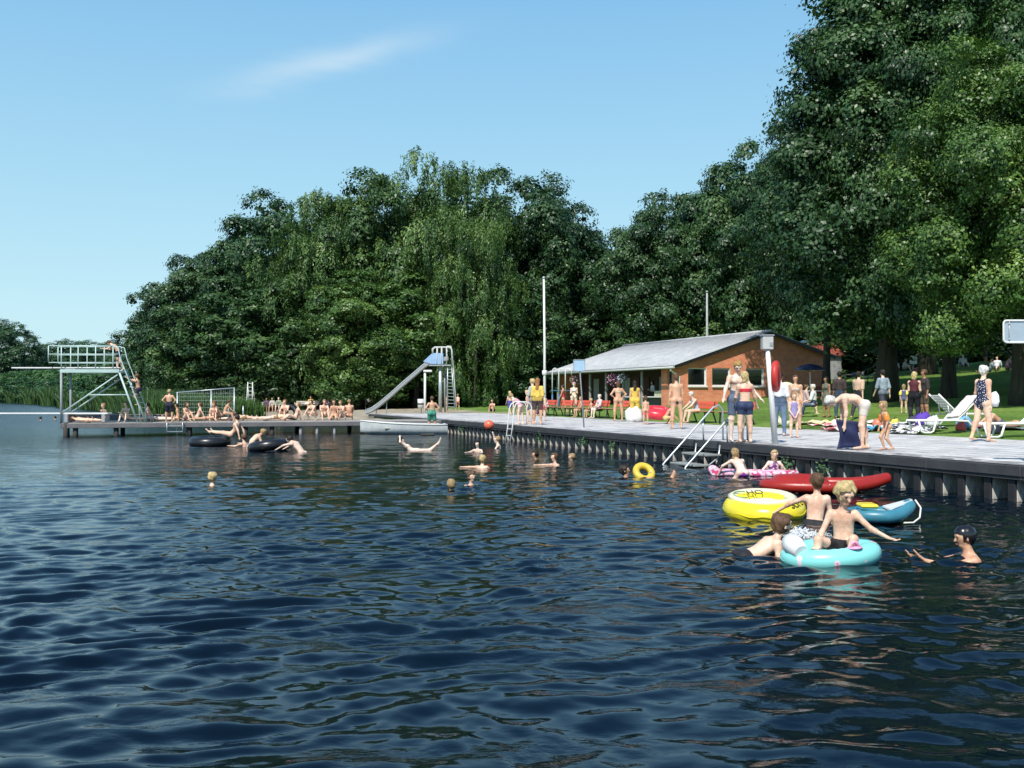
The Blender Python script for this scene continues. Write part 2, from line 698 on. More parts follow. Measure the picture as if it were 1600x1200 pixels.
def promenade_mat():
    m = NT('promenade_slabs')
    v = m.obj()
    br = m.n('TexBrick', offset=.5)
    br.inputs['Scale'].default_value = 1
    br.inputs['Brick Width'].default_value = .98
    br.inputs['Row Height'].default_value = .60
    br.inputs['Mortar Size'].default_value = .022
    br.inputs['Color1'].default_value = (.60, .585, .57, 1)
    br.inputs['Color2'].default_value = (.73, .71, .69, 1)
    br.inputs['Mortar'].default_value = (.12, .12, .11, 1)
    m.l(m.mapping(v, rot=(0, 0, R(90))), br.inputs['Vector'])
    n1 = m.noise(.55, 5, .65, v)
    n2 = m.noise(9, 4, .7, v)
    f = m.ramp(n1.outputs[0], [(.36, (.66, .68, .72)), (.45, (.97, .97, .97)), (.7, (1.1, 1.08, 1.05))])
    g = m.ramp(n2.outputs[0], [(.3, (.88, .88, .88)), (.7, (1.08, 1.08, 1.08))])
    sx = m.n('SeparateXYZ')
    m.l(v, sx.inputs[0])
    n3 = m.noise(1.7, 4, .7, v)
    edge = m.math('SUBTRACT', 1.0, m.math('DIVIDE', sx.outputs[0], 1.5), True)
    wetn = m.math('ADD', m.math('MULTIPLY', edge, .20), n3.outputs[0])
    wet = m.ramp(wetn, [(.60, (1, 1, 1)), (.66, (.56, .56, .58))])
    n4 = m.noise(3.0, 4, .6, m.mapping(v, (5.0, .35, 1)))
    st = m.ramp(n4.outputs[0], [(.36, (.80, .80, .82)), (.52, (1, 1, 1))])
    c = m.mix(1, m.mix(1, br.outputs[0], f, 'MULTIPLY'), g, 'MULTIPLY')
    m.color(m.mix(1, m.mix(1, c, wet, 'MULTIPLY'), st, 'MULTIPLY'))
    m.l(m.ramp(wetn, [(.60, (.85,) * 3), (.66, (.35,) * 3)]), m.b.inputs['Roughness'])
    m.bump(m.math('ADD', n2.outputs[0], br.outputs['Fac']), .3, .01)
    return m.mat


m_prom = promenade_mat()
pr = MB()
pr.box((3.63, 14.7, .505), (7.30, 66.0, .13), bev=.015)
tag(pr.build('promenade', m_prom, None, (E0.x, E0.y, 0), YAW), kind='structure')
# far end of the paving, where it meets the beach
ap = MB()
ap.box((3.63, 47.75, .49), (7.30, .28, .17), bev=.02)
tag(ap.build('promenade_edging', simple('edging_concrete', (.36, .35, .33), .85), None, (E0.x, E0.y, 0), YAW), kind='structure')

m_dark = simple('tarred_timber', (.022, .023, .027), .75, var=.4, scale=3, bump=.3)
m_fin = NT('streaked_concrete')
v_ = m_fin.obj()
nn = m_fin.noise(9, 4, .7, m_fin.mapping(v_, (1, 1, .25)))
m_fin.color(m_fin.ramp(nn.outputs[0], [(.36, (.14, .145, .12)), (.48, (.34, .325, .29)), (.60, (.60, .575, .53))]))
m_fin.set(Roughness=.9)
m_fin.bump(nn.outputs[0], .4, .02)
wall = thing('quay_wall', 'long dark quay wall with regular brackets under the promenade edge', 'quay wall', (E0.x, E0.y, 0), YAW)
c_ = MB()
for k in range(22):                              # coping beams butted end to end
    v0 = -12 + k * 2.0
    c_.box((.03 + random.uniform(-.006, .006), v0 + 1.0, .485), (.20, 1.985, .17), bev=.012)
c_.box((.01, 14, .375), (.12, 40, .045))
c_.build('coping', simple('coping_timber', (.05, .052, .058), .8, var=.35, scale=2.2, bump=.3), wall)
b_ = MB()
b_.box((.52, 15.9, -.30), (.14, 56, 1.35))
b_.build('back_wall', simple('dark_concrete', (.035, .036, .034), .7, var=.5, scale=4), wall)  # very dark concrete behind the brackets
fin_p, fin_f = MB(), MB()
fin_p.box((.02, 0, -.08), (.045, .15, .86), bev=.01)
fin_f.box((.245, 0, -.08), (.40, .146, .86), bev=.01)
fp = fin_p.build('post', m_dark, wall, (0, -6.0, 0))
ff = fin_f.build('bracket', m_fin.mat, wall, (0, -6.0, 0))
for k in range(1, 73):
    vv = -6.0 + k * .52
    if vv > V_CORNER:
        break
    jit = random.uniform(-.02, .02)
    for src in (fp, ff):
        o = src.copy()
        COL.objects.link(o)
        o.parent = wall
        o.location = (random.uniform(-.008, .008), vv + jit, random.uniform(-.01, .01))
e_ = MB()                                         # return of the wall at the far corner
e_.box((.4, V_CORNER + .1, .1), (.9, .16, .82), bev=.01)
e_.build('end_panel', simple('corner_concrete', (.13, .13, .125), .85, var=.4), wall)
# ------------------------------------------------------------------ trees
def leaf_mat(name, dark, mid, light, trans):
    m = NT(name)
    at = m.n('Attribute', attribute_name='tone')
    oi = m.n('ObjectInfo')
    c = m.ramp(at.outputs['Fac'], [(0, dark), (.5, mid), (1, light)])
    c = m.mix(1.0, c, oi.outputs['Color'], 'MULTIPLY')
    m.color(c)
    m.set(Roughness=.42)
    m.b.inputs['Specular IOR Level'].default_value = .42
    tr = m.n('BsdfTranslucent')
    m.l(m.mix(1.0, c, (1.3, 1.5, .55), 'MULTIPLY'), tr.inputs[0])
    ms = m.n('MixShader')
    ms.inputs[0].default_value = trans
    m.l(m.b.outputs[0], ms.inputs[1])
    m.l(tr.outputs[0], ms.inputs[2])
    m.l(ms.outputs[0], m.t.nodes['Material Output'].inputs[0])
    return m.mat


M_LEAF = leaf_mat('broad_leaves', (.016, .046, .020), (.050, .104, .036), (.140, .212, .076), .13)
M_BARK = NT('bark')
_v = M_BARK.obj()
_n = M_BARK.noise(4, 5, .7, M_BARK.mapping(_v, (1, 1, .2)))
M_BARK.color(M_BARK.ramp(_n.outputs[0], [(.3, (.018, .016, .013)), (.7, (.075, .065, .052))]))
M_BARK.set(Roughness=.95)
M_BARK.bump(_n.outputs[0], .7, .05)
M_BARK = M_BARK.mat


def crown_mesh(name, rx, rz, seed, nl, nc, npc, leaf, droop=0.0, lob=.26, flat=.75, low=-.85, ragged=.12, ry=None):
    """crown of leaf-sized quads: lobes on an uneven ellipsoid, clumps on the lobes, leaves in the clumps"""
    rng = np.random.default_rng(seed)
    ry = rx if ry is None else ry
    g = (1 + 5 ** .5) / 2
    i = np.arange(nl)
    cz = low + (1 - low) * (i + .5) / nl
    an = 2 * math.pi * i / g + rng.normal(0, .25, nl)
    cz = np.clip(cz + rng.normal(0, .05, nl), -1, 1)
    cr = np.sqrt(1 - cz ** 2 * .97)
    sc = rng.uniform(.70, .92, nl) * (1 + ragged * .75 * rng.normal(0, 1, nl))
    inner = rng.random(nl) < .18
    sc = np.where(inner, sc * .55, sc)
    L = np.stack([cr * np.cos(an) * rx * sc, cr * np.sin(an) * ry * sc, cz * rz * np.where(cz < 0, 1.0, sc)], 1)
    lr = rng.uniform(.7, 1.25, nl) * lob * rx
    ltone = rng.normal(0, .13, nl)
    # clumps
    li = np.repeat(i, nc)
    d = rng.normal(0, 1, (nl * nc, 3))
    d /= np.linalg.norm(d, axis=1, keepdims=True)
    out = L[li] / (np.linalg.norm(L[li], axis=1, keepdims=True) + 1e-6)
    d = d + out * .55 + np.array([0, 0, .25])
    d /= np.linalg.norm(d, axis=1, keepdims=True)
    C = L[li] + d * (lr[li] * rng.uniform(.72, 1.06, nl * nc))[:, None] * np.array([1, 1, flat])
    ctone = ltone[li] + rng.normal(0, .12, nl * nc) + .16 * d[:, 2]  # clump tops lighter, undersides darker: light from above put into leaf tone
    csz = rng.uniform(.6, 1.15, nl * nc)
    # leaves
    n = nl * nc * npc
    ci = np.repeat(np.arange(nl * nc), npc)
    cs = (lob * rx * .30) * csz[ci]
    off = rng.normal(0, 1, (n, 3))
    off *= (cs * .66)[:, None]
    if droop > 0:
        hang = rng.random(n) ** 1.2
        off[:, :2] *= .42
        off[:, 2] = off[:, 2] * .4 - hang * droop * csz[ci] * (.5 + rng.random(nl * nc)[ci])
    else:
        off[:, 2] *= .62
    Pc = C[ci] + off
    nrm = d[ci] * 1.0 + off / (np.abs(off).std() * 3 + 1e-6) * .5 + rng.normal(0, .42, (n, 3)) + np.array([0, 0, .35])
    nrm /= np.linalg.norm(nrm, axis=1, keepdims=True)
    t = np.cross(nrm, rng.normal(0, 1, (n, 3)))
    if droop > 0:
        t = t * .5 + np.array([0, 0, -1.2])
        t -= nrm * (t * nrm).sum(1)[:, None]
    t /= np.linalg.norm(t, axis=1, keepdims=True) + 1e-9
    b = np.cross(nrm, t)
    s = leaf * rng.uniform(.55, 1.35, n)
    asp = .62 if droop == 0 else .34
    l2, w2 = t * s[:, None] * .5, b * s[:, None] * .5 * asp
    fold = nrm * (s * .12)[:, None]
    V = np.empty((n, 4, 3))
    V[:, 0] = Pc - l2
    V[:, 1] = Pc + w2 + fold
    V[:, 2] = Pc + l2
    V[:, 3] = Pc - w2 + fold
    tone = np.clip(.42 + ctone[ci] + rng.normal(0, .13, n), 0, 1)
    me = mesh_np(name, V.reshape(-1, 3), np.arange(n * 4).reshape(n, 4), False)
    a = me.attributes.new('tone', 'FLOAT', 'POINT')
    a.data.foreach_set('value', np.repeat(tone, 4).astype(np.float32))
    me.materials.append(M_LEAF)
    return me, L


def trunk_mesh(name, h, r, L, seed, lean=.04):
    """tapered trunk with limbs that reach into the lobes"""
    rng = random.Random(seed)
    b = MB()
    pts, rr = [], []
    n = 9
    for k in range(n):
        t = k / (n - 1)
        pts.append((math.sin(t * 2.3 + seed) * lean * h * t, math.cos(t * 1.9 + seed) * lean * h * t, h * t))
        rr.append(r * (1.45 if k == 0 else 1) * (1 - .72 * t))
    b.tube(pts, r, 10, rr=rr)
    idx = list(range(len(L)))
    rng.shuffle(idx)
    for q in idx[:18]:
        e = Vector(L[q])
        t = rng.uniform(.32, .9)
        s = Vector(pts[int(t * (n - 1))])
        e2 = s.lerp(e, .95)
        if (e2 - s).length < .5:
            continue
        mid = s.lerp(e2, .5) + Vector((0, 0, -.06 * (e2 - s).length))
        b.tube([s, s.lerp(mid, .6), mid, e2], r * .3, 6, rr=[r * .36 * (1.1 - t), r * .26 * (1.1 - t), r * .2 * (1.1 - t), r * .05])
    me = b.build(name, M_BARK)
    d = me.data
    bpy.data.objects.remove(me)
    return d


KINDS = {}


def kind(key, H, rx, rz, zc, r, **kw):
    """tree kind: crown centre at height zc, radii rx, rz; trunk radius r"""
    me, L = crown_mesh('crown', rx, rz, **kw)
    n_ = len(me.vertices)
    co_ = np.empty(n_ * 3, dtype=np.float32)
    me.vertices.foreach_get('co', co_)
    co_[2::3] += zc
    me.vertices.foreach_set('co', co_)
    me.update()
    L = L + np.array([0, 0, zc])
    tr = trunk_mesh('trunk', zc + rz * .55, r, L, kw['seed'])
    KINDS[key] = (me, tr, H, zc)


_D = dict(nl=92, nc=26, npc=30, leaf=.32)
kind('oak', 20, 7.6, 9.6, 10.2, .38, seed=11, **_D)
kind('linden', 20, 6.4, 10.4, 10.4, .34, seed=12, lob=.30, **{**_D, 'nl': 84})
kind('birch', 20, 5.4, 10.2, 10.6, .22, seed=13, droop=1.7, lob=.34, nl=70, nc=22, npc=38, leaf=.30, ragged=.2)
kind('alder', 14, 4.6, 7.0, 7.2, .25, seed=14, lob=.30, nl=60, nc=20, npc=26, leaf=.26)
kind('bush', 5, 3.2, 2.6, 2.3, .10, seed=15, lob=.36, nl=34, nc=16, npc=26, leaf=.20, low=-.95)
kind('great', 24, 9.4, 12.0, 12.9, .62, seed=16, lob=.20, nl=170, nc=34, npc=34, leaf=.25, low=-.62, ragged=.16)
kind('great_two', 24, 8.2, 11.4, 12.6, .50, seed=17, lob=.23, nl=150, nc=34, npc=34, leaf=.24, low=-.70, ragged=.16)


kind('high', 24, 6.2, 8.4, 15.6, .36, seed=18, lob=.30, nl=100, nc=30, npc=34, leaf=.25, low=-.8, ragged=.15)


kind('tower', 24, 4.9, 11.4, 12.6, .55, seed=21, lob=.38, nl=130, nc=36, npc=36, leaf=.24, low=-.70, ragged=.15)


def tree(key, x, d, top, label, tint=(1, 1, 1), rot=0.0, sx=1.0, group=None, name='tree', base=None, cat='tree'):
    """tree whose trunk stands at distance d below photograph column x and whose crown reaches row top"""
    me, tr, H, zc = KINDS[key]
    X = (x - 800) / FPX * d
    z0 = gz(X, d) if base is None else base
    ztop = CAMZ - (top - HOR) * d / FPX
    s = (ztop - z0) / H
    t = thing(name, label, cat, (X, d, z0 - .05), R(rot), group)
    t.scale = (s * sx, s * sx, s)
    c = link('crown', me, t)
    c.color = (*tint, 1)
    if key != 'bush':
        link('trunk', tr, t)
    else:
        link('stem', tr, t)
    return t


GB = 'trees behind the beach'
tree('alder', 228, 112, 500, 'small dark green tree at the left end of the wood behind the beach', (.8, .95, .9), 20, 1.15, GB)
tree('alder', 272, 106, 447, 'dark green tree rising above the reeds near the left end of the wood', (.75, .9, .92), 130, 1.1, GB)
tree('oak', 335, 104, 385, 'dark green tree beside and lower than the rounded crown above the tall ladder', (.78, .9, .95), 60, .92, GB)
tree('linden', 418, 99, 318, 'dark tree with a rounded top just left of the pale weeping tree', (.8, .95, .95), 15, .85, GB)
tree('birch', 508, 92, 288, 'pale green weeping tree left of the centre of the wood', (1.75, 1.65, 1.35), 40, 1.0, GB, 'weeping_tree')
tree('oak', 600, 94, 277, 'bright green broad tree between the two weeping trees', (1.15, 1.2, .9), 200, .86, GB)
tree('birch', 694, 91, 236, 'tallest tree of the wood with a drooping pale green crown above the slide', (1.55, 1.5, 1.25), 150, .95, GB, 'weeping_tree')
tree('birch', 742, 84, 330, 'weeping tree with long hanging branches right of the slide', (1.5, 1.5, 1.1), 280, .85, GB, 'weeping_tree')
tree('oak', 806, 98, 270, 'dark tree with a ragged top right of the tallest weeping tree', (.72, .85, .85), 330, .82, GB)
tree('linden', 868, 100, 330, 'dark tree behind the flagpole at the right shoulder of the wood', (.7, .82, .85), 100, .85, GB)
tree('alder', 918, 104, 374, 'small dark tree at the dip between the two woods', (.72, .85, .85), 210, 1.2, GB)
tree('linden', 560, 86, 430, 'low leafy bright green tree in front of the wood left of the slide', (1.3, 1.35, .85), 250, 1.2, GB)
tree('alder', 650, 87, 440, 'bright green leafy tree directly behind the slide', (1.2, 1.3, .85), 320, 1.45, GB)
tree('alder', 470, 93, 420, 'dark leafy tree overhanging the beach benches', (.95, 1.05, .85), 70, 1.4, GB)
tree('alder', 372, 96, 445, 'dark leafy tree hanging over the tall white ladder', (.9, 1.02, .9), 300, 1.5, GB)
tree('alder', 790, 88, 440, 'dark leafy tree left of the flagpole with low branches', (.85, .95, .9), 25, 1.3, GB)
tree('alder', 300, 98, 480, 'bushy green tree right behind the mesh fence', (.95, 1.05, .9), 160, 1.3, GB)
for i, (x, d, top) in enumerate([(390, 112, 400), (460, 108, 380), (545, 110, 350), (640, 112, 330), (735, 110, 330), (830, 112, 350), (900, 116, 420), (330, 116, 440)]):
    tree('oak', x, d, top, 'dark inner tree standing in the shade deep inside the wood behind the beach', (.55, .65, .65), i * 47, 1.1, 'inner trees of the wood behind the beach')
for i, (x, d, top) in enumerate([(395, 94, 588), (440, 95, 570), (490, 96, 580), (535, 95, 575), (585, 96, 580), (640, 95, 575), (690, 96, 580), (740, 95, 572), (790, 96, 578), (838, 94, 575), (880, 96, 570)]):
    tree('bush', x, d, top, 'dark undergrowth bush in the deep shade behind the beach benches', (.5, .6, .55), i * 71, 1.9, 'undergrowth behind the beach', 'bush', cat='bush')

GR = 'trees behind the brick pavilion'
tree('alder', 955, 98, 412, 'low tree at the left foot of the wood behind the pavilion', (.75, .88, .88), 10, 1.25, GR)
tree('linden', 1010, 92, 335, 'dark green tree behind the pavilion roof left of the thin mast', (.8, .92, .9), 50, .8, GR)
tree('oak', 1078, 95, 298, 'dark tree behind the thin mast above the pavilion roof', (.82, .95, .9), 120, .78, GR)
tree('linden', 1145, 93, 268, 'dark green tree behind the ridge of the pavilion', (.85, .98, .9), 220, .82, GR)
tree('oak', 1205, 90, 225, 'dark tree between the pavilion ridge and the giant tree', (.85, .98, .9), 300, .72, GR)
tree('alder', 1020, 93, 440, 'bright leafy low tree just over the pavilion roof', (1.05, 1.15, .9), 77, 1.3, GR)
tree('alder', 1120, 92, 430, 'leafy tree directly behind the pavilion roof right of the mast', (1.0, 1.1, .9), 200, 1.3, GR)
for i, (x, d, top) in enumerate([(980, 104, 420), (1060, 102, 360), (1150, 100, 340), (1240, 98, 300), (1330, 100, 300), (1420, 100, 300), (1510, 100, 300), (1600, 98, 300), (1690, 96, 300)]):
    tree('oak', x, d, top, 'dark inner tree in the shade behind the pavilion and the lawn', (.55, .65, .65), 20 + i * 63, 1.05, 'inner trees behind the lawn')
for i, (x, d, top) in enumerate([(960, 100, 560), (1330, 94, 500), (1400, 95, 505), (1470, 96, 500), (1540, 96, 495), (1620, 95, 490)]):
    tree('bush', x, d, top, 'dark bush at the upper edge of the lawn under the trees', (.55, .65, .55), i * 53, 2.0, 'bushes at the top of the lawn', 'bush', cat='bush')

GG = 'giant trees over the lawn'
tree('tower', 1384, 48, -70, 'giant dark tree right of the pavilion forming the left part of the mass', (.80, .92, .86), 35, .98, GG)
tree('great_two', 1482, 46, -60, 'giant tree in the middle of the lawn with a dark thick trunk', (.85, .98, .85), 110, .68, GG)
tree('great_two', 1592, 39.5, 55, 'giant lighter green tree leaning over the lawn at the right edge', (1.5, 1.5, .9), 250, .95, GG)
tree('great', 1740, 46, -120, 'giant dark tree whose crown closes the view at the right edge', (.9, 1.02, .8), 300, .75, GG)
tree('high', 1290, 54.5, 185, 'tall dark tree immediately right of the pavilion', (.75, .9, .88), 190, .98, GG)
tree('great', 1450, 66, -40, 'giant dark tree further back in the middle of the great mass', (.7, .8, .7), 20, .7, GG)
tree('great', 1600, 66, -60, 'giant dark tree further back behind the lighter one at the right edge', (.7, .8, .7), 20, .8, GG)

# far shore on the left
GF = 'trees on the far left shore'
for i, (x, d, top, k, sx) in enumerate([(-25, 300, 498, 'oak', 1.1), (18, 290, 512, 'alder', 1.2), (52, 310, 545, 'alder', 1.5), (82, 330, 541, 'alder', 1.75), (112, 320, 536, 'alder', 1.75),
                                        (140, 300, 538, 'alder', 1.75), (168, 280, 538, 'alder', 1.75), (196, 260, 540, 'alder', 1.75)]):
    lab = ['large dark tree at the very left of the far shore', 'tall ragged tree at the left edge of the picture across the lake',
           'low tree on the far shore left of the diving tower rail', 'far tree seen through the left part of the diving tower rail',
           'far tree seen behind the middle of the diving tower rail', 'far tree behind the right half of the diving tower rail',
           'far tree behind the climber on the diving tower', 'far tree between the diving tower and the wood', 'far tree beyond the left edge'][i]
    tree(k, x, d, top, lab, (.75, .92, 1.05), i * 67, sx, GF)
for i, (x, d, top) in enumerate([(20, 250, 585), (60, 230, 580), (100, 205, 578), (140, 180, 582), (178, 158, 580), (212, 138, 572), (240, 120, 560)]):
    lab = ['low rounded bush on the far bank at the left edge', 'rounded bush on the far bank left of the diving tower post', 'bush on the far bank just behind the diving tower post',
           'bush on the bank seen under the diving platform', 'bush on the bank behind the slanting brace of the tower', 'leafy bush behind the ladder of the diving tower',
           'big bush above the reeds right of the diving tower'][i]
    tree('bush', x, d, top, lab, (1.0, 1.25, 1.1), i * 81, 1.9, 'bushes along the far bank', 'bush', cat='bush')


def reed_mesh(name, seed, w, dpt, h, n):
    rng = np.random.default_rng(seed)
    x, y = rng.uniform(-w / 2, w / 2, n), rng.uniform(-dpt / 2, dpt / 2, n)
    hh = h * rng.uniform(.65, 1.1, n) * (1 - .25 * (2 * x / w) ** 2)
    an = rng.uniform(0, 6.28, n)
    bw = rng.uniform(.02, .05, n)
    ln = rng.normal(0, .16, (n, 2)) * hh[:, None]
    V = np.zeros((n, 2, 4, 3))
    ts = (0, .55, 1.0)
    pts = []
    for t in ts:
        pts.append(np.stack([x + ln[:, 0] * t * t, y + ln[:, 1] * t * t, hh * t], 1))
    dx = np.stack([np.cos(an), np.sin(an), np.zeros(n)], 1)
    for s, (a, b, wa, wb) in enumerate(((0, 1, 1.0, .9), (1, 2, .9, .08))):
        V[:, s, 0] = pts[a] - dx * (bw * wa)[:, None]
        V[:, s, 1] = pts[a] + dx * (bw * wa)[:, None]
        V[:, s, 2] = pts[b] + dx * (bw * wb)[:, None]
        V[:, s, 3] = pts[b] - dx * (bw * wb)[:, None]
    me = mesh_np(name, V.reshape(-1, 3), np.arange(n * 8).reshape(-1, 4))
    a = me.attributes.new('tone', 'FLOAT', 'POINT')
    a.data.foreach_set('value', np.repeat(np.clip(rng.normal(.6, .2, n), 0, 1), 8).astype(np.float32))
    me.materials.append(M_LEAF)
    return me


rm = reed_mesh('reeds', 4, 9, 4, 2.1, 5200)
for i, (x, d) in enumerate([(300, 66), (335, 68), (262, 74), (236, 90), (215, 103), (196, 112), (176, 121), (155, 130), (135, 138), (108, 165), (80, 195), (50, 225), (15, 262)]):
    X = (x - 800) / FPX * d
    o = link('reed_bed', rm, None, (X, d, -.05), R(i * 40 if d < 70 else -60))
    s = 1.0 if d < 100 else d / 90
    o.scale = (s * (.62 if d < 70 else 1), s, (.82 if d < 70 else 1.0 if d < 150 else 1.5))
    o.color = ((1.15, 1.3, 1.0, 1) if d < 70 else (.80, .92, .75, 1))
    tag(o, kind='stuff')
# ------------------------------------------------------------------ shared materials of the built things
M_WHITE = simple('white_paint', (.78, .78, .76), .45, var=.12, scale=3)
M_STEEL = simple('galvanised_steel', (.55, .60, .62), .38, .55, var=.2, scale=5)
M_MINT = simple('pale_green_steel', (.50, .66, .62), .45, .1, var=.15, scale=5)
M_BLACK = simple('black_metal', (.015, .015, .017), .45, var=.3)
M_RUBBER = simple('black_rubber', (.014, .015, .018), .33, var=.35, scale=4, spec=.6)
M_WOOD = simple('grey_deck_wood', (.36, .33, .30), .85, var=.35, scale=3, bump=.3)
M_DWOOD = simple('dark_old_wood', (.055, .050, .045), .85, var=.4, scale=4, bump=.3)
M_REDW = simple('orange_red_painted_wood', (.78, .115, .055), .45, var=.2, scale=7)
M_SEAT = simple('brown_varnished_wood', (.42, .20, .10), .5, var=.25, scale=7)
M_GREYP = simple('grey_paint', (.33, .35, .37), .5, var=.15)
M_BLUE = simple('blue_painted_steel', (.04, .16, .30), .5, var=.2)
M_SLIDEB = simple('light_blue_sheet', (.33, .50, .74), .4, .1, var=.12)
M_PLASTIC = simple('white_plastic', (.82, .81, .78), .35, var=.06, scale=2)
M_ROPE = simple('white_rope', (.75, .73, .68), .9)


def planks(mb, x0, x1, y0, y1, z, t, w, gap=.012, axis='x'):
    """deck boards between x0..x1, y0..y1; axis is the direction they are repeated along"""
    a0, a1 = (x0, x1) if axis == 'x' else (y0, y1)
    k = a0
    while k < a1 - .02:
        e = min(k + w - gap, a1)
        jz = random.uniform(-.004, .004)
        if axis == 'x':
            mb.box(((k + e) / 2, (y0 + y1) / 2, z - t / 2 + jz), (e - k, y1 - y0, t), bev=.006)
        else:
            mb.box(((x0 + x1) / 2, (k + e) / 2, z - t / 2 + jz), (x1 - x0, e - k, t), bev=.006)
        k += w


# ------------------------------------------------------------------ pier
PA = Vector((-18.2, 41.4, 0))
PC = Vector((-3.1, 45.95, 0))
PD = (PC - PA).normalized()
PN = Vector((-PD.y, PD.x, 0))
PROT = math.atan2(PD.y, PD.x)
PZ = .52


def PP(s, t, z=PZ):
    q = PA + PD * s + PN * t
    return Vector((q.x, q.y, z))


PL = (PC - PA).length
pier = thing('pier', 'long low wooden pier on piles running left from the promenade corner', 'pier', (PA.x, PA.y, 0), PROT)
d_ = MB()
planks(d_, 0, PL - .05, 0, 3.2, PZ, .045, .15)
d_.build('deck', M_WOOD, pier)
f_ = MB()
f_.box((PL / 2, -.03, PZ - .10), (PL, .055, .19), bev=.01)
f_.box((PL / 2, 3.23, PZ - .10), (PL, .055, .19), bev=.01)
f_.box((-.03, 1.6, PZ - .10), (.055, 3.2, .19), bev=.01)
f_.box((PL / 2, .8, PZ - .14), (PL - .2, .12, .14))
f_.box((PL / 2, 2.4, PZ - .14), (PL - .2, .12, .14))
f_.build('fascia', simple('weathered_beam', (.17, .165, .17), .85, var=.3, scale=2), pier)
pm = [M_DWOOD, simple('grey_pile', (.30, .31, .33), .8, var=.3)]
for k, (s, dark, tt) in enumerate([(.15, 0, 0), (.15, 0, .45), (.5, 0, .1), (2.05, 0, .12), (4.9, 0, .12), (7.2, 0, .12), (8.3, 0, .12), (9.5, 1, .06), (10.2, 1, .06), (10.95, 1, .06), (12.5, 0, .12), (14, 0, .12),
                                   (.2, 0, 3), (2.1, 0, 3), (4.9, 0, 3), (7.3, 0, 3), (9.6, 0, 3), (12, 0, 3), (14.4, 0, 3)]):
    p_ = MB()
    r = .10 if not dark else .06
    p_.lathe([(r * 1.05, -1.6), (r, 0), (r * .96, PZ - .06 if tt else PZ + .02), (0, PZ - .06 if tt else PZ + .02)], (s, tt + .02, 0), 10)
    p_.build('pile', pm[dark], pier)

# ladder into the water at the diving end
def water_ladder(name, label, loc, rot, w=.45, up=.85, down=-.75, mat=None, hoop=True, lean=.0, group=None):
    t = thing(name, label, 'ladder', loc, rot, group)
    mat = mat or M_STEEL
    for s in (-1, 1):
        pts = []
        if hoop:
            pts += [(s * w / 2, .55, 0), (s * w / 2, .55, up - .18), (s * w / 2, .48, up - .05), (s * w / 2, .33, up), (s * w / 2, .1, up), (s * w / 2, -.05, up - .08), (s * w / 2, -.12, up - .25)]
        else:
            pts += [(s * w / 2, .10, .0), (s * w / 2, -.08, .02)]
        pts += [(s * w / 2, -.14 - lean * .3, 0), (s * w / 2, -.16 - lean, down)]
        MB().tube(pts, .022, 8).build('rail', mat, t)
    r_ = MB()
    z = -.12
    while z > down + .05:
        f = -z / -down
        r_.bar((-w / 2, -.15 - lean * f, z), (w / 2, -.15 - lean * f, z), .05, .025)
        z -= .24
    r_.build('rungs', mat, t)
    return t


water_ladder('pier_ladder', 'short steel bathing ladder hanging from the pier below the blond standing boy', PP(4.35, -.08), PROT, .62, .5, -.48, M_STEEL, False)
L2 = UV(-.02, 22.6, .57)
water_ladder('bathing_ladder', 'white bathing ladder with curved handrails at the quay edge beside the crowd', L2, YAW - R(90), .5, .85, -.70, M_WHITE, True, .12)

# low rail between two posts on the diving end
t = thing('low_barrier', 'low dark timber rail between two stubby posts at the end of the pier', 'barrier', PP(.1, 2.9), PROT)
MB().box((1.95, 0, .16), (3.7, .06, .22), bev=.01).build('panel', simple('grey_barrier', (.13, .15, .18), .7), t)
MB().box((1.95, 0, .285), (3.8, .12, .03), bev=.008).build('top_board', M_WOOD, t)
for s in (0, 3.92):
    MB().lathe([(.09, -.02), (.09, .30), (.07, .36), (0, .37)], (s, 0, 0), 10).build('post', M_DWOOD, t)

# ------------------------------------------------------------------ diving tower
DT = 42.8
tw = thing('diving_tower', 'pale steel diving tower with railed platform and slanting ladder on the pier', 'diving tower', (0, DT, 0), 0)


def T(x, y, dy=0.0):
    p = Q(x, y, DT)
    return Vector((p.x, dy, p.z))


zpl = T(100, 581).z
hw = .45
x0, x1 = T(101, 0).x, T(193, 0).x
b = MB()
b.box(((x0 + x1) / 2, 0, zpl), (x1 - x0, 2 * hw, .06), bev=.01)
b.box(((x0 + x1) / 2, -hw, zpl + .02), (x1 - x0, .06, .14), bev=.01)
b.box(((x0 + x1) / 2, hw, zpl + .02), (x1 - x0, .06, .14), bev=.01)
b.build('platform', M_MINT, tw)
for s in (-1, 1):
    MB().tube([T(103, 583, s * hw) - Vector((0, 0, .0)), T(103.5, 664, s * hw)], .048, 10).build('post', M_GREYP, tw)
    MB().tube([T(193, 583, s * hw), T(222, 661, s * hw)], .040, 10).build('rear_leg', M_MINT, tw)
    MB().tube([T(190, 586, s * hw), T(104, 645, s * hw)], .032, 8).build('brace', M_MINT, tw)
    MB().tube([T(146, 617, s * hw), T(206, 617, s * hw)], .028, 8).build('cross_tube', M_MINT, tw)
    # ladder stringers run on as handrails
    MB().tube([T(181, 541, s * (hw - .1)), T(189, 543, s * (hw - .1)), T(193, 560, s * (hw - .08)), T(222, 634, s * (hw - .1)), T(224, 660, s * (hw - .1))], .024, 8).build('ladder_rail', M_MINT, tw)
    rl = MB()
    rl.tube([T(83, 541, s * hw), T(182, 541, s * hw)], .025, 8)
    rl.tube([T(84, 554, s * hw), T(191, 554, s * hw)], .020, 8)
    rl.tube([T(84, 567, s * hw), T(195, 567, s * hw)], .020, 8)
    for x in (83, 103, 129, 156, 183):
        rl.tube([T(x, 541, s * hw), T(x, 567 if x == 83 else 583, s * hw)], .024, 8)
    rl.build('railing', M_MINT, tw)
lr = MB()
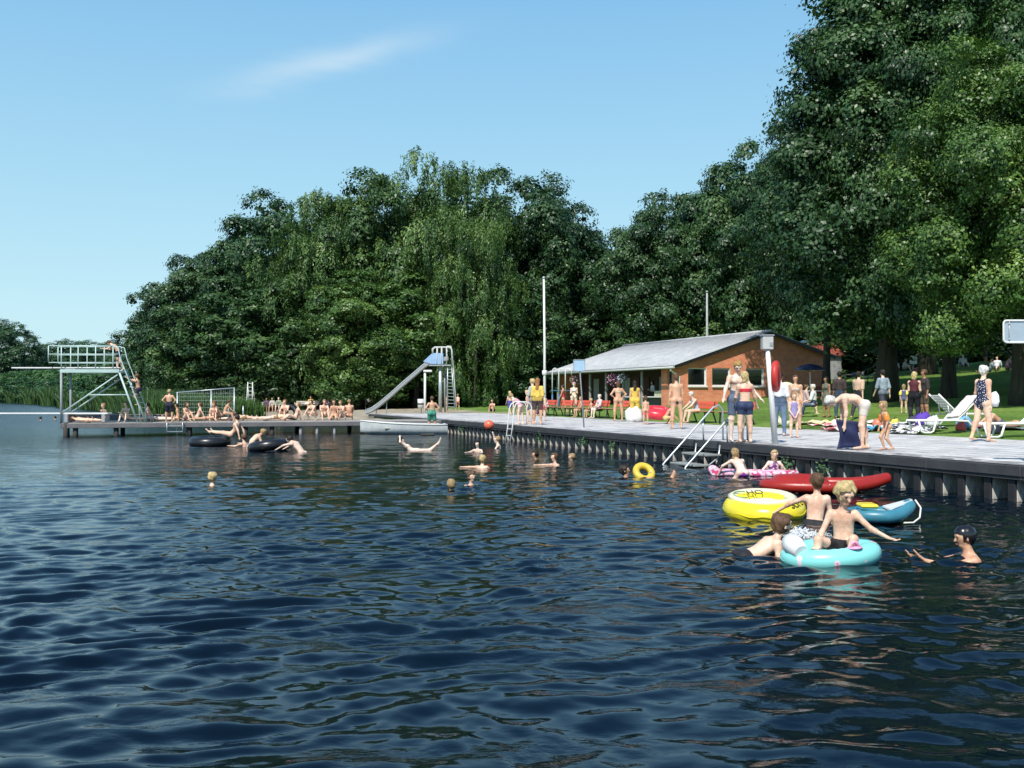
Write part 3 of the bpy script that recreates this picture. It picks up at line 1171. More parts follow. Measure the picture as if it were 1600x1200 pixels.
for k in range(9):
    y = 588 + k * 8.2
    x = 201 + (y - 588) * (222 - 201) / 46 if y < 634 else 223
    lr.bar(T(x, y, -hw + .1), T(x, y, hw - .1), .06, .03)
lr.build('rungs', M_MINT, tw)
sb = MB()
sb.box(((T(22, 0).x + T(190, 0).x) / 2, 0, T(0, 575).z), (T(190, 0).x - T(22, 0).x, .5, .055), bev=.012)
sb.build('springboard', M_WHITE, tw)
fu = MB()
fu.box((T(113, 0).x, 0, zpl + .09), (.5, .6, .10), bev=.02)
fu.tube([T(113, 579, -.35), T(113, 579, .35)], .05, 10)
fu.build('fulcrum', simple('fulcrum_grey', (.28, .30, .30), .5), tw)

lb = thing('low_springboard', 'long white low springboard reaching left over the water from the pier', 'springboard', (0, 42.6, 0), 0)
xa, xb = Q(-60, 0, 42.6).x, Q(172, 0, 42.6).x
zl = Q(0, 646, 42.6).z
MB().box(((xa + xb) / 2, 0, zl), (xb - xa, .5, .06), bev=.012).build('board', M_WHITE, lb)
st = MB()
st.box((Q(108, 0, 42.6).x, 0, (zl + PZ) / 2), (.14, .6, zl - PZ - .06), bev=.01)
st.box((Q(165, 0, 42.6).x, 0, (zl + PZ) / 2), (.14, .5, zl - PZ - .06), bev=.01)
st.build('stand', M_GREYP, lb)

# mesh fence at the back of the pier and a few posts
fn = thing('mesh_fence', 'wire mesh fence with a sloping top rail in front of the reeds', 'fence', (0, 47.9, 0))


def F(x, y):
    p = Q(x, y, 47.9)
    return Vector((p.x, 0, p.z))


for x, y in ((277, 613), (330, 609.6), (366, 606)):
    MB().tube([F(x, y), Vector((F(x, y).x, 0, -.6))], .028, 8).build('post', M_STEEL, fn)
MB().tube([F(275, 613.5), F(367, 606)], .025, 8).build('top_rail', M_STEEL, fn)
mw = MB()
xx0, xx1 = F(277, 0).x, F(366, 0).x
n = 26
for k in range(1, n):
    x = xx0 + (xx1 - xx0) * k / n
    zt = F(277, 613).z + (F(366, 606).z - F(277, 613).z) * k / n
    mw.tube([(x, 0, .3), (x, 0, zt)], .0035, 4, cap=False)
for k in range(9):
    z = .4 + k * .17
    mw.tube([(xx0, 0, z), (xx1, 0, z)], .0035, 4, cap=False)
mw.build('wire_mesh', M_STEEL, fn)
for i, (x, yt, lab) in enumerate([(290, 630, 'thin pale post on the pier just right of the blond standing boy'), (357, 629, 'thin pale post on the pier behind the sunbathing crowd'),
                                  (380, 634, 'thin pale post on the pier below the tall white ladder')]):
    p = Q(x, 657, 46.5)
    t = MB().tube([(0, 0, 0), (0, 0, (657 - yt) * 46.5 / 1600)], .03, 8).build('post', M_STEEL, None, (p.x, 46.5, PZ - .005))
    t.name = 'pier_post'
    tag(t, lab, 'post', 'pale posts on the pier')

# tall white ladder on the beach
d = 86
t = thing('tall_ladder', 'tall narrow white ladder standing upright on the beach against the dark wood', 'ladder', (Q(391, 0, d).x, d, gz(Q(391, 0, d).x, d)))
zt = Q(0, 597, d).z - t.location.z
for s in (-1, 1):
    MB().tube([(s * .25 - .1, 0, -.1), (s * .2, 0, zt)], .04, 6).build('rail', M_WHITE, t)
    MB().tube([(s * .25, .9, -.1), (s * .2, 0, zt)], .03, 6).build('back_leg', M_WHITE, t)
r_ = MB()
for k in range(8):
    z = .2 + k * (zt - .3) / 7
    r_.bar((-.24 - .08 * (1 - z / zt), 0, z), (.2, 0, z), .05, .035)
r_.build('rungs', M_WHITE, t)


# ------------------------------------------------------------------ benches
def make_bench(name, label, back, seat, frame, L=1.8, group=None):
    """local: sitter looks along -y; length along x"""
    t = thing(name, label, 'bench', (0, 0, 0), 0, group)
    s_ = MB()
    for k in range(3):
        s_.box((0, -.36 + k * .15, .44), (L, .13, .04), bev=.01)
    s_.build('seat', seat, t)
    k_ = MB()
    for k in range(2):
        k_.box((0, .06 + .035 * k, .60 + k * .15), (L, .03, .135), bev=.01, rot=Matrix.Rotation(R(-12), 3, 'X'))
    k_.build('backrest', back, t)
    for s in (-1, 1):
        q = MB()
        x = s * (L / 2 - .16)
        q.bar((x, -.40, .0), (x, -.36, .42), .045, .045)
        q.bar((x, .14, .0), (x, -.02, .42), .045, .045)
        q.bar((x, -.42, .405), (x, .05, .405), .045, .04)
        q.bar((x, -.40, .03), (x, .14, .03), .045, .04)
        q.bar((x, -.01, .42), (x, .10, .82), .04, .03)
        q.build('leg', frame, t)
    return t


GBN = 'orange red benches along the promenade'
bench = make_bench('promenade_bench', 'orange red bench next to the steps draped with a violet towel', M_REDW, M_SEAT, M_BLACK, group=GBN)
bl = [(20.7, 'orange red bench nearest the steps with a violet towel on its back'), (23.3, 'orange red bench on which the grey haired woman sits'),
      (30.6, 'empty orange red bench just left of the red swimming tube'), (32.9, 'orange red bench second left of the red swimming tube'), (35.0, 'orange red bench right of the thin sign pole'),
      (37.1, 'orange red bench behind the thin sign pole'), (39.4, 'orange red bench at the left end of the row beside the flagpole')]
for i, (v, lab) in enumerate(bl):
    o = bench if i == 0 else dup(bench)
    p = UV(8.15, v)
    o.location = (p.x, p.y, gz(p.x, p.y) + .0)
    o.rotation_euler = (0, 0, YAW + R(-90))
    o['label'] = lab
# turned so that sitters look at the water (-u)
bb = make_bench('beach_bench', 'dark bench', M_DWOOD, M_DWOOD, M_BLACK, 1.9, 'benches along the beach under the trees')
m_pale = simple('pale_bench_wood', (.50, .46, .36), .7, var=.2)
b2 = make_bench('beach_bench', 'pale bench', m_pale, m_pale, M_GREYP, 1.9, 'benches along the beach under the trees')
for i, (x, src, lab) in enumerate([(426, b2, 'pale bench with three seated people left on the beach under the trees'), (480, b2, 'pale bench with a lying bather second from the left on the beach'),
                                   (509, bb, 'dark bench with white towels in the middle of the beach'), (552, bb, 'empty dark wooden bench left of the slide under the trees'),
                                   (588, bb, 'dark bench partly behind the foot of the slide')]):
    o = src if i in (0, 2) else dup(src)
    d = 87.5
    X = (x - 800) / 1600 * d
    o.location = (X, d, gz(X, d))
    o['label'] = lab

# ------------------------------------------------------------------ slide
DS = 69.0
sl_ = thing('water_slide', 'tall metal water slide with a light blue side panel and steep ladder', 'slide', (0, DS, 0))


def S(x, y, dy=0.0):
    p = Q(x, y, DS)
    return Vector((p.x, dy, p.z))


ch = []
cx = [(572, 646.5), (582, 643), (592, 636), (610, 621), (630, 603), (650, 586), (664, 574), (676, 566), (700, 563)]
b = MB()
w2, hh = .30, .26
for (xa, ya), (xb_, yb) in zip(cx[:-1], cx[1:]):
    a, c = S(xa, ya), S(xb_, yb)
    up = Vector((0, 0, hh))
    for s in (-1, 1):
        y0 = Vector((0, s * w2, 0))
        th = Vector((0, s * .03, 0))
        b.prism([a + y0, c + y0, c + y0 + up, a + y0 + up], th)
    b.prism([a + Vector((0, -w2, 0)), c + Vector((0, -w2, 0)), c + Vector((0, w2, 0)), a + Vector((0, w2, 0))], Vector((0, 0, -.04)))
b.build('chute', M_GREYP, sl_)
for s in (-1, 1):
    MB().tube([S(x, y - 6.3, s * (w2 + .02)) for x, y in cx[:-1]], .035, 6).build('edge_rail', M_STEEL, sl_)
pn = MB()
pn.prism([S(674, 569, -w2 - .05), S(693, 569, -w2 - .05), S(693, 552, -w2 - .05), S(676, 552, -w2 - .05), S(662, 565, -w2 - .05)], (0, -.03, 0))
pn.build('side_panel', M_SLIDEB, sl_)
MB().box((S(688, 0).x, 0, S(0, 571).z), (S(706, 0).x - S(672, 0).x, .8, .07), bev=.01).build('platform', M_STEEL, sl_)
MB().tube([S(688, 571), S(688, 644)], .12, 14).build('column', M_STEEL, sl_)
MB().tube([S(694, 571, .3), S(695, 644, .3)], .06, 10).build('prop', M_GREYP, sl_)
g_ = MB()
for s in (-.4, .4):
    g_.tube([S(676, 552, s), S(676, 545, s), S(680, 542.5, s), S(702, 542.5, s), S(706, 546, s), S(707, 571, s)], .03, 8)
    for x in (683, 690, 698):
        g_.tube([S(x, 542.5, s), S(x, 571, s)], .022, 6)
g_.build('guard_rail', M_WHITE, sl_)
for s, nm in ((-.24, 0), (.24, 1)):
    MB().tube([S(697, 548, s), S(699, 541, s), S(704, 541, s), S(706, 548, s), S(710, 595, s), S(713, 638, s)], .028, 8).build('hand_rail', M_WHITE, sl_)
    MB().tube([S(700, 571, s), S(699, 605, s), S(699, 641, s)], .035, 8).build('ladder_rail', M_STEEL, sl_)
r_ = MB()
for k in range(12):
    y = 577 + k * 5.3
    r_.bar(S(700 - .0 * k, y, -.24), S(700 + 7 + .35 * k, y + .5, -.24), .05, .03)
    r_.bar(S(700, y, -.24), S(700, y, .24), .10, .03)
r_.build('rungs', M_STEEL, sl_)
MB().tube([S(706, 573, -.24), S(711, 638, -.24)], .03, 8).build('ladder_side', M_STEEL, sl_)
for (x, y0, y1) in ((588, 640, 648), (604, 628, 646)):
    MB().tube([S(x, y0), S(x, y1 + 2)], .035, 8).build('chute_prop', M_STEEL, sl_)

# lamp, bin, flagpole, mast, information signs
d = 66
gx = Q(664, 0, d).x
t = thing('lamp_post', 'short white lamp post with a flat head under the slide', 'lamp post', (gx, d, gz(gx, d)))
zt = Q(0, 581, d).z - t.location.z
MB().tube([(0, 0, -.1), (0, 0, zt)], .075, 10).build('pole', M_WHITE, t)
MB().box((.18, 0, zt + .05), (.55, .3, .14), bev=.03).build('lamp_head', M_WHITE, t)
d = 74
gx = Q(658, 0, d).x
t = thing('litter_bin', 'white litter bin with a dark band behind the lamp post on the beach', 'litter bin', (gx, d, gz(gx, d)))
MB().lathe([(.20, .35), (.24, .36), (.26, 1.0), (.24, 1.02), (.2, .98), (0, .97)], (0, 0, 0), 16).build('body', M_WHITE, t)
MB().lathe([(.262, .62), (.266, .62), (.268, .72), (.262, .72)], (0, 0, 0), 16).build('band', M_BLACK, t)
MB().tube([(0, .1, -.05), (0, .1, .9)], .03, 8).build('stand', M_GREYP, t)

d = 52
gx = Q(851, 0, d).x
t = thing('flagpole', 'tall white flagpole beside the left end of the pavilion', 'flagpole', (gx, d, gz(gx, d) + .05))
zt = Q(0, 435, d).z - t.location.z
MB().tube([(0, 0, -.1), (0, 0, zt * .5), (-.04, 0, zt)], .08, 12, rr=[.075, .062, .05]).build('pole', M_WHITE, t)
MB().lathe([(0, 0), (.085, .02), (.09, .06), (.05, .1), (0, .11)], (-.04, 0, zt), 12).build('cap', M_STEEL, t)
MB().lathe([(.10, zt * .30), (.13, zt * .30 + .02), (.13, zt * .33), (.10, zt * .33 + .02)], (0, 0, 0), 12).build('collar', M_WHITE, t)

p = P(912.5, 668, .57)
t = thing('sign_on_pole', 'small light blue square sign on a thin leaning pole on the promenade', 'sign', (p.x, p.y, .57))
top = Q(905, 563, p.y) - p
MB().tube([(0, 0, 0), (top.x * .85, 0, top.z * .85), (top.x, 0, top.z)], .025, 8).build('pole', M_GREYP, t)
MB().box((top.x + .0, -.035, top.z - .17), (.38, .02, .38), bev=.012, rot=Matrix.Rotation(R(-4), 3, 'Y')).build('panel', simple('light_blue_sign', (.36, .54, .70), .5, var=.12), t)
fr = MB()
for a, b_ in (((-.19, -.36), (.19, -.36)), ((.19, -.36), (.19, .02)), ((.19, .02), (-.19, .02)), ((-.19, .02), (-.19, -.36))):
    fr.bar((top.x + a[0], -.05, top.z + a[1]), (top.x + b_[0], -.05, top.z + b_[1]), .02)
fr.build('frame', M_GREYP, t)

# notice board at the right edge of the picture
d = 15.9
c = Q(1597, 518, d)
t = thing('information_sign', 'pale rectangular sign with a rounded white frame seen from behind at the right edge', 'sign', (c.x, c.y, .57))
zc = c.z - .57
hwx, hz, rad = .285, .17, .05
pts = []
for (sx, sz, a0) in ((1, 1, 0), (-1, 1, 90), (-1, -1, 180), (1, -1, 270)):
    for k in range(5):
        a = R(a0 + k * 22.5)
        pts.append((sx * (hwx - rad) + rad * math.cos(a), 0, zc + sz * (hz - rad) + rad * math.sin(a)))
MB().prism(pts, (0, .006, 0)).build('panel', simple('grey_blue_sheet', (.42, .50, .58), .4, .2, var=.1), t)
MB().tube([(p_[0], -.006, p_[2]) for p_ in pts], .016, 8, closed=True).build('frame', M_WHITE, t)
q = MB()
for s in (-.2, .2):
    q.tube([(s, -.012, zc - hz), (s, -.012, zc + hz)], .006, 6)
    for e in (-.12, .12):
        q.lathe([(0, 0), (.014, 0), (.014, .012), (0, .014)], (s, -.014, zc + e), 8, rot=Matrix.Rotation(R(90), 3, 'X'))
q.build('fixings', M_STEEL, t)
MB().tube([(.2, .05, -.02), (.2, .05, zc + hz + .02)], .03, 10).build('pole', M_STEEL, t)

# ------------------------------------------------------------------ rowing boat at the pier
def hull(L, W, H, bow=.35):
    """open boat: x along the keel, bow at -x"""
    b = MB()
    n = 14
    rings = []
    for i in range(n + 1):
        s = i / n
        w = W / 2 * (math.sin(min(1, s * 1.9) * math.pi / 2) ** .8) * (1 - .12 * s * s)
        w = max(w, .012)
        top = H * (1 + bow * (1 - s) ** 2.2)
        x = -L / 2 + L * s
        keel = .16 * (1 - s) ** 3 * H * 2
        rings.append([(x + (.0 if s else 0), w * c, keel + (top - keel) * z) for c, z in ((1.0, 1.0), (.97, .62), (.86, .30), (.55, .06), (0, 0), (-.55, .06), (-.86, .30), (-.97, .62), (-1.0, 1.0))])
    m = len(rings[0])
    for th in (0, 1):
        vs = [(p[0], p[1] * (1 - .06 * th), p[2] + .03 * th) for r in rings for p in r]
        fs = [(i * m + k, i * m + k + 1, (i + 1) * m + k + 1, (i + 1) * m + k) for i in range(n) for k in range(m - 1)]
        b._add(vs, fs, True)
    e = rings[-1]
    b.poly(e)
    return b, rings


p = Vector(((632 - 800) / 1600 * 44.3, 44.0, 0))
t = thing('rowing_boat', 'pale grey rowing boat moored between the pier and the promenade corner', 'rowing boat', (p.x, p.y, -.10), R(8))
hb, rg = hull(3.7, 1.25, .50)
m_hull = simple('pale_hull_paint', (.60, .64, .64), .4, var=.22, scale=2.5)
hb.build('hull', m_hull, t)
gw = MB()
gw.tube([Vector(r[0]) + Vector((0, 0, .01)) for r in rg], .03, 6)
gw.tube([Vector(r[-1]) + Vector((0, 0, .01)) for r in rg], .03, 6)
gw.build('gunwale', M_WHITE, t)
for k, x in enumerate((-.7, .3, 1.2)):
    MB().box((x, 0, .36), (.24, 1.05, .035), bev=.008).build('thwart', m_pale, t)
# floating step beside the boat
p = P(668, 678, .06)
st = MB()
st.box((0, 0, 0), (.55, .35, .09), bev=.03)
o = st.build('floating_block', M_DWOOD, None, (p.x, p.y, .03), R(12))
tag(o, 'small dark floating block at the boat stern under a bather\'s feet', 'float')

# ------------------------------------------------------------------ steps into the water with long rails
stp = thing('bathing_steps', 'bathing steps with two long sloping steel handrails at the quay', 'steps', (E0.x, E0.y, 0), YAW)
for k, (u0, z) in enumerate(((-.30, .27), (-.62, .04), (-.95, -.2))):
    MB().box((u0, 9.1, z), (.40, 1.15, .05), bev=.01).build('tread', simple('wet_grey_step', (.30, .32, .31), .7, var=.3), stp)
for v in (8.55, 9.62):
    MB().tube([(.62, v, .57), (.60, v, 1.30), (.50, v, 1.42), (.34, v, 1.36), (-1.02, v, .02), (-1.2, v, -.3)], .024, 8).build('handrail', M_STEEL, stp)
    MB().tube([(.10, v + .04, .57), (.08, v + .04, 1.06)], .02, 8).build('baluster', M_STEEL, stp)
    MB().tube([(-.10, v + .04, .50), (-.14, v + .04, .22), (-.80, v + .04, -.25)], .02, 8).build('stringer', M_STEEL, stp)

# ------------------------------------------------------------------ life-saving post
p = P(1211, 694, .57)
t = thing('rescue_post', 'thick white post with a grey box and a red lifebuoy at the quay edge', 'post', (p.x, p.y, .57))
tp = Q(1199, 540, p.y) - p
MB().tube([(0, 0, -.02), (tp.x, 0, tp.z)], .06, 14, rr=[.068, .050]).build('pole', M_WHITE, t)
MB().box((tp.x + .0, .02, tp.z + .06), (.24, .22, .30), bev=.015).build('box', simple('box_grey', (.52, .52, .50), .6, var=.12), t)
MB().box((tp.x + .0, .02, tp.z + .225), (.28, .26, .03), bev=.01).build('box_lid', M_GREYP, t)
MB().box((tp.x + .07, -.095, tp.z + .03), (.07, .02, .09), bev=.005).build('lock', M_GREYP, t)
p2 = Q(1212, 588, p.y)
lbuoy = MB()
lbuoy.tube([(0, .26 * math.cos(a),   .28 * math.sin(a)) for a in [k * math.pi / 16 for k in range(32)]], .075, 12, closed=True)
o = lbuoy.build('lifebuoy', simple('red_lifebuoy', (.55, .04, .03), .45, var=.15), None, (p2.x + .02, p2.y + .05, p2.z), R(-22))
tag(o, 'red lifebuoy hung edge-on upon the white rescue post', 'lifebuoy')
p = P(1228, 668, .57)
ring = MB()
ring.tube([(.70 * math.cos(a), 0, .70 + .66 * math.sin(a)) for a in [k * math.pi / 20 for k in range(40)]], .10, 14, closed=True)
o = ring.build('yellow_tube', simple('pale_yellow_rubber', (.78, .74, .42), .4, var=.1), None, (p.x, p.y, .65), R(-68))
tag(o, 'big pale yellow swimming tube standing upright behind the white rescue post', 'swimming tube')

# ------------------------------------------------------------------ brick pavilion
BU, BV, BZ = 16.55, 40.06, .84
bp = UV(BU, BV, BZ)
pav = thing('brick_pavilion', 'long low red brick pavilion with a grey corrugated roof and open porch', 'building', bp, YAW)
m = NT('red_brick')
v_ = m.obj()
cmb = m.n('CombineXYZ')
sep = m.n('SeparateXYZ')
m.l(v_, sep.inputs[0])
m.l(m.math('ADD', sep.outputs[0], sep.outputs[1]), cmb.inputs[0])
m.l(sep.outputs[2], cmb.inputs[1])
br = m.n('TexBrick', offset=.5)
for k, v in (('Scale', 1), ('Brick Width', .26), ('Row Height', .083), ('Mortar Size', .009), ('Mortar Smooth', .2)):
    br.inputs[k].default_value = v
br.inputs['Color1'].default_value = (.76, .19, .085, 1)
br.inputs['Color2'].default_value = (.85, .29, .14, 1)
br.inputs['Mortar'].default_value = (.55, .42, .32, 1)
m.l(cmb.outputs[0], br.inputs['Vector'])
n1 = m.noise(1.2, 5, .6, v_)
m.color(m.mix(1, br.outputs[0], m.ramp(n1.outputs[0], [(.3, (.78, .76, .74)), (.7, (1.1, 1.08, 1.05))]), 'MULTIPLY'))
m.set(Roughness=.85)
m.bump(br.outputs['Fac'], -.4, .01)
M_BRICK = m.mat
ZE, ZR, XR, XW, YL = 2.62, 4.52, 5.9, 10.2, 19.0


def rz_(x):
    return ZE + x * (ZR - ZE) / XR if x < XR else ZR - (x - XR) * .30


g = MB()
segs = [(0, .5, 0), (.5, 1.72, 1), (1.72, 2.1, 0), (2.1, 3.32, 1), (3.32, 4.4, 0), (4.4, 5.62, 1), (5.62, XR, 0), (XR, XW, 0)]
Z0, Z1 = 1.36, 2.42
for a, c, wn in segs:
    if wn:
        g.prism([(a, 0, -1), (c, 0, -1), (c, 0, Z0), (a, 0, Z0)], (0, .24, 0))
        g.prism([(a, 0, Z1), (c, 0, Z1), (c, 0, rz_(c) - .02), (a, 0, rz_(a) - .02)], (0, .24, 0))
    else:
        g.prism([(a, 0, -1), (c, 0, -1), (c, 0, rz_(c) - .02), (a, 0, rz_(a) - .02)], (0, .24, 0))
g.build('gable_wall', M_BRICK, pav)
g = MB()
g.box((.12, .62, .80), (.24, .76, 3.6))
g.box((.12, 1.28, .18), (.24, .56, 2.36))
g.box((.12, 1.28, 2.45), (.24, .56, .30))
g.box((.12, 1.93, .80), (.24, .74, 3.6))
g.box((1.2, 2.42, .80), (1.9, .24, 3.6))
g.build('corner_wall', M_BRICK, pav)
M_GLASS = NT('dark_window_glass')
M_GLASS.set(Roughness=.06)
M_GLASS.b.inputs['Base Color'].default_value = (.008, .010, .010, 1)
M_GLASS.b.inputs['Specular IOR Level'].default_value = .8
M_GLASS = M_GLASS.mat
for a, c in ((.5, 1.72), (2.1, 3.32), (4.4, 5.62)):
    f = MB()
    t_ = .07
    f.box(((a + c) / 2, .13, Z0 + t_ / 2 + .002), (c - a - .004, .07, t_), bev=.005)
    f.box(((a + c) / 2, .13, Z1 - t_ / 2 - .002), (c - a - .004, .07, t_), bev=.005)
    f.box((a + t_ / 2 + .002, .13, (Z0 + Z1) / 2), (t_, .068, Z1 - Z0 - 2 * t_), bev=.005)
    f.box((c - t_ / 2 - .002, .13, (Z0 + Z1) / 2), (t_, .068, Z1 - Z0 - 2 * t_), bev=.005)
    wd = f.build('window', M_WHITE, pav)
    MB().box(((a + c) / 2, .135, (Z0 + Z1) / 2), (c - a - .12, .02, Z1 - Z0 - .12)).build('pane', M_GLASS, wd)
    MB().box(((a + c) / 2, -.03, Z0 - .035), (c - a + .06, .16, .09), bev=.012).build('sill', M_WHITE, wd)
    rv = MB()
    rv.box((c - .010, .045, (Z0 + Z1) / 2), (.016, .10, Z1 - Z0 - .01))
    rv.build('reveal', M_WHITE, wd)
f = MB()
f.box((.12, 1.28, 1.83), (.06, .52, .90), bev=.01)
wd = f.build('window', M_WHITE, pav)
MB().box((.085, 1.28, 1.83), (.01, .40, .78)).build('pane', M_GLASS, wd)
# porch: back wall, posts, counter
bw = MB()
bw.box((2.15, 10.9, 1.0), (.12, 16.7, 3.3))
bw.build('porch_wall', simple('dark_red_boards', (.040, .020, .017), .7, var=.3, scale=3), pav)
doors = MB()
cols = [simple('green_curtain', (.05, .085, .03), .8, var=.4), M_GREYP, simple('maroon_door', (.07, .018, .018), .6, var=.2)]
for k, (y, w_, ci) in enumerate([(3.4, .8, 2), (4.5, .9, 0), (5.9, .9, 1), (8.2, .9, 2), (9.6, .9, 2), (11.0, .9, 1), (12.6, .9, 2), (14.2, .9, 2), (16, .9, 1), (17.6, .9, 2)]):
    dr = MB()
    dr.box((2.06, y, 1.02), (.05, w_, 2.0), bev=.01)
    d0 = dr.build('door', cols[ci], pav)
    MB().lathe([(0, 0), (.03, 0), (.03, .04), (0, .05)], (2.02, y + w_ * .38, 1.0), 8, rot=Matrix.Rotation(R(-90), 3, 'Y')).build('handle', M_STEEL, d0)
ct = MB()
ct.box((.32, 5.0, .72), (.42, 5.2, .07), bev=.01)
ct.build('counter', M_WHITE, pav)
MB().box((.42, 5.0, .22), (.12, 5.1, .92)).build('counter_front', simple('counter_front_grey', (.09, .085, .08), .7), pav)
MB().box((.30, 3.0, .93), (.34, .9, .34), bev=.02).build('menu_board', simple('cream_board', (.68, .62, .40), .6), pav)
for k, y in enumerate((5.0, 7.6, 10.2, 12.8, 15.4, 18.6)):
    MB().box((.10, y, 1.05), (.12, .14, 3.10), bev=.012).build('porch_post', simple('porch_post_grey', (.34, .33, .32), .6, var=.2), pav)
MB().box((1.1, 10.6, -.02), (2.3, 17.2, .18), bev=.02).build('porch_floor', simple('porch_concrete', (.26, .25, .24), .85), pav)
ew = MB()
ew.prism([(.3, 18.95, -1), (XW, 18.95, -1), (XW, 18.95, rz_(XW) - .03), (XR, 18.95, ZR - .03), (.3, 18.95, rz_(.3) - .03)], (0, .2, 0))
ew.prism([(XW - .22, .3, -1), (XW - .22, 18.9, -1), (XW - .22, 18.9, rz_(XW) - .08), (XW - .22, .3, rz_(XW) - .08)], (.2, 0, 0))
ew.build('rear_wall', M_BRICK, pav)
# corrugated roof
m = NT('corrugated_sheet')
v_ = m.obj()
sp_ = m.n('SeparateXYZ')
m.l(v_, sp_.inputs[0])
n1 = m.noise(1.4, 5, .7, v_)
n2 = m.noise(16, 3, .7, m.mapping(v_, (.25, 1, 1)))
m.color(m.mix(1, m.ramp(n1.outputs[0], [(.3, (.36, .38, .39)), (.7, (.56, .57, .57))]), m.ramp(n2.outputs[0], [(.3, (.78, .78, .78)), (.7, (1.12, 1.12, 1.12))]), 'MULTIPLY'))
m.set(Roughness=.8)
M_ROOF = m.mat


def corrugated(xa, za, xb, zb, y0, y1, pitch=.18, amp=.022):
    n = int((y1 - y0) / pitch * 4)
    ys = np.linspace(y0, y1, n + 1)
    vs, fs = [], []
    for i, y in enumerate(ys):
        h = amp * math.cos(2 * math.pi * (y - y0) / pitch)
        vs += [(xa, y, za + h), (xb, y, zb + h), (xa, y, za + h - .02), (xb, y, zb + h - .02)]
    for i in range(n):
        a = i * 4
        fs += [(a, a + 1, a + 5, a + 4), (a + 2, a + 6, a + 7, a + 3), (a, a + 4, a + 6, a + 2), (a + 1, a + 3, a + 7, a + 5)]
    fs += [(0, 2, 3, 1), (n * 4, n * 4 + 1, n * 4 + 3, n * 4 + 2)]
    return vs, fs


r_ = MB()
sl1 = (ZR - ZE) / XR
vs, fs = corrugated(-.55, ZE - .55 * sl1 + .10, XR, ZR + .10, -.35, YL + .35)
r_._add(vs, fs, True)
vs, fs = corrugated(XR, ZR + .10, XW + .4, rz_(XW + .4) + .10, -.35, YL + .35)
r_._add(vs, fs, True)
rf = r_.build('roof', M_ROOF, pav)
MB().tube([(XR, -.36, ZR + .13), (XR, YL + .36, ZR + .13)], .09, 10).build('ridge_cap', M_ROOF, rf)
vb = MB()
vb.bar((-.50, -.30, ZE - .50 * sl1 + .0), (XR, -.30, ZR + .0), .05, .17)
vb.bar((XR, -.30, ZR + .0), (XW + .35, -.30, rz_(XW + .35) + .0), .05, .17)
vb.build('verge_board', M_BLACK, rf)
gt = MB()
gt.tube([(-.62, -.35, ZE - .20), (-.62, YL + .3, ZE - .20)], .065, 10)
gt.box((-.50, YL / 2, ZE - .12), (.03, YL + .5, .14))
gt.build('gutter', simple('pale_gutter', (.55, .56, .55), .5, .2), rf)
MB().box((-.2, 10.7, ZE - .24), (.10, 16.6, .16)).build('porch_beam', M_DWOOD, rf)
MB().tube([(-.60, .05, ZE - .24), (-.60, .05, ZE - .34), (-.30, -.06, ZE - .62), (-.09, -.06, ZE - .72), (-.09, -.06, .0)], .045, 10).build('downpipe', M_WHITE, pav)
lamp = MB()
lamp.lathe([(0, .16), (.10, .15), (.22, .08), (.28, 0), (.26, -.01), (0, -.02)], (8.3, -.22, 3.98), 18)
lamp.build('dome_lamp', M_WHITE, pav)
# hanging flower baskets
def basket(loc, label, col1, col2, r, seed):
    t = thing('flower_basket', label, 'flower basket', loc, 0, 'flower baskets under the pavilion eaves')
    rng = random.Random(seed)
    MB().lathe([(0, -.16), (.12, -.14), (.19, 0), (.17, .01), (0, .0)], (0, 0, 0), 14).build('bowl', M_DWOOD, t)
    MB().tube([(0, 0, 0), (0, 0, .55)], .008, 5).build('hanger', M_BLACK, t)
    for nm, col, n_ in (('blossoms', col1, 230), ('foliage', col2, 120)):
        b = MB()
        for k in range(n_):
            d = Vector((rng.gauss(0, 1), rng.gauss(0, 1), rng.gauss(0, .8))).normalized() * r * rng.uniform(.55, 1)
            a = Vector((rng.gauss(0, 1), rng.gauss(0, 1), rng.gauss(0, 1))).normalized()
            c = a.orthogonal().normalized()
            e = a.cross(c)
            s = rng.uniform(.03, .055)
            b.poly([d + c * s, d + e * s, d - c * s, d - e * s])
        b.build(nm, simple(nm + str(seed), col, .7), t)


q = pav.matrix_basis
bk = lambda x, y, z: (Vector((BZ * 0, 0, 0)) + UV(BU + x, BV + y, BZ + z))
basket(bk(-.25, 8.3, 1.85), 'round hanging basket full of pink flowers under the eaves', (.75, .28, .55), (.05, .12, .03), .48, 1)
basket(bk(-.25, 7.0, 1.90), 'paler lilac hanging basket right of the pink one', (.55, .52, .68), (.05, .12, .03), .36, 2)
basket(bk(-.25, 14.6, 1.9), 'small pink hanging basket above the woman in white', (.70, .40, .45), (.05, .1, .03), .40, 3)

# curved pipes in front of the porch
t = thing('shower_pipes', 'row of tall curved white pipes with blue feet at the left end of the pavilion', 'showers', (Q(863, 0, 66).x, 66, gz(Q(863, 0, 66).x, 66)))
for k in range(3):
    x = k * .42
    MB().tube([(x, 0, 1.05), (x, 0, 2.45), (x + .06, 0, 2.68), (x + .18, 0, 2.74), (x + .28, 0, 2.64), (x + .32, 0, 2.45)], .035, 8).build('pipe', M_WHITE, t)
    MB().tube([(x, 0, -.05), (x, 0, 1.05)], .055, 8).build('foot', M_BLUE, t)
MB().tube([(1.1, 0, 2.72), (1.22, 0, 2.6), (1.24, 0, 2.3)], .035, 8).build('hook', M_WHITE, t)
MB().box((.55, .06, 1.3), (1.3, .05, .06)).build('cross_bar', M_BLUE, t)

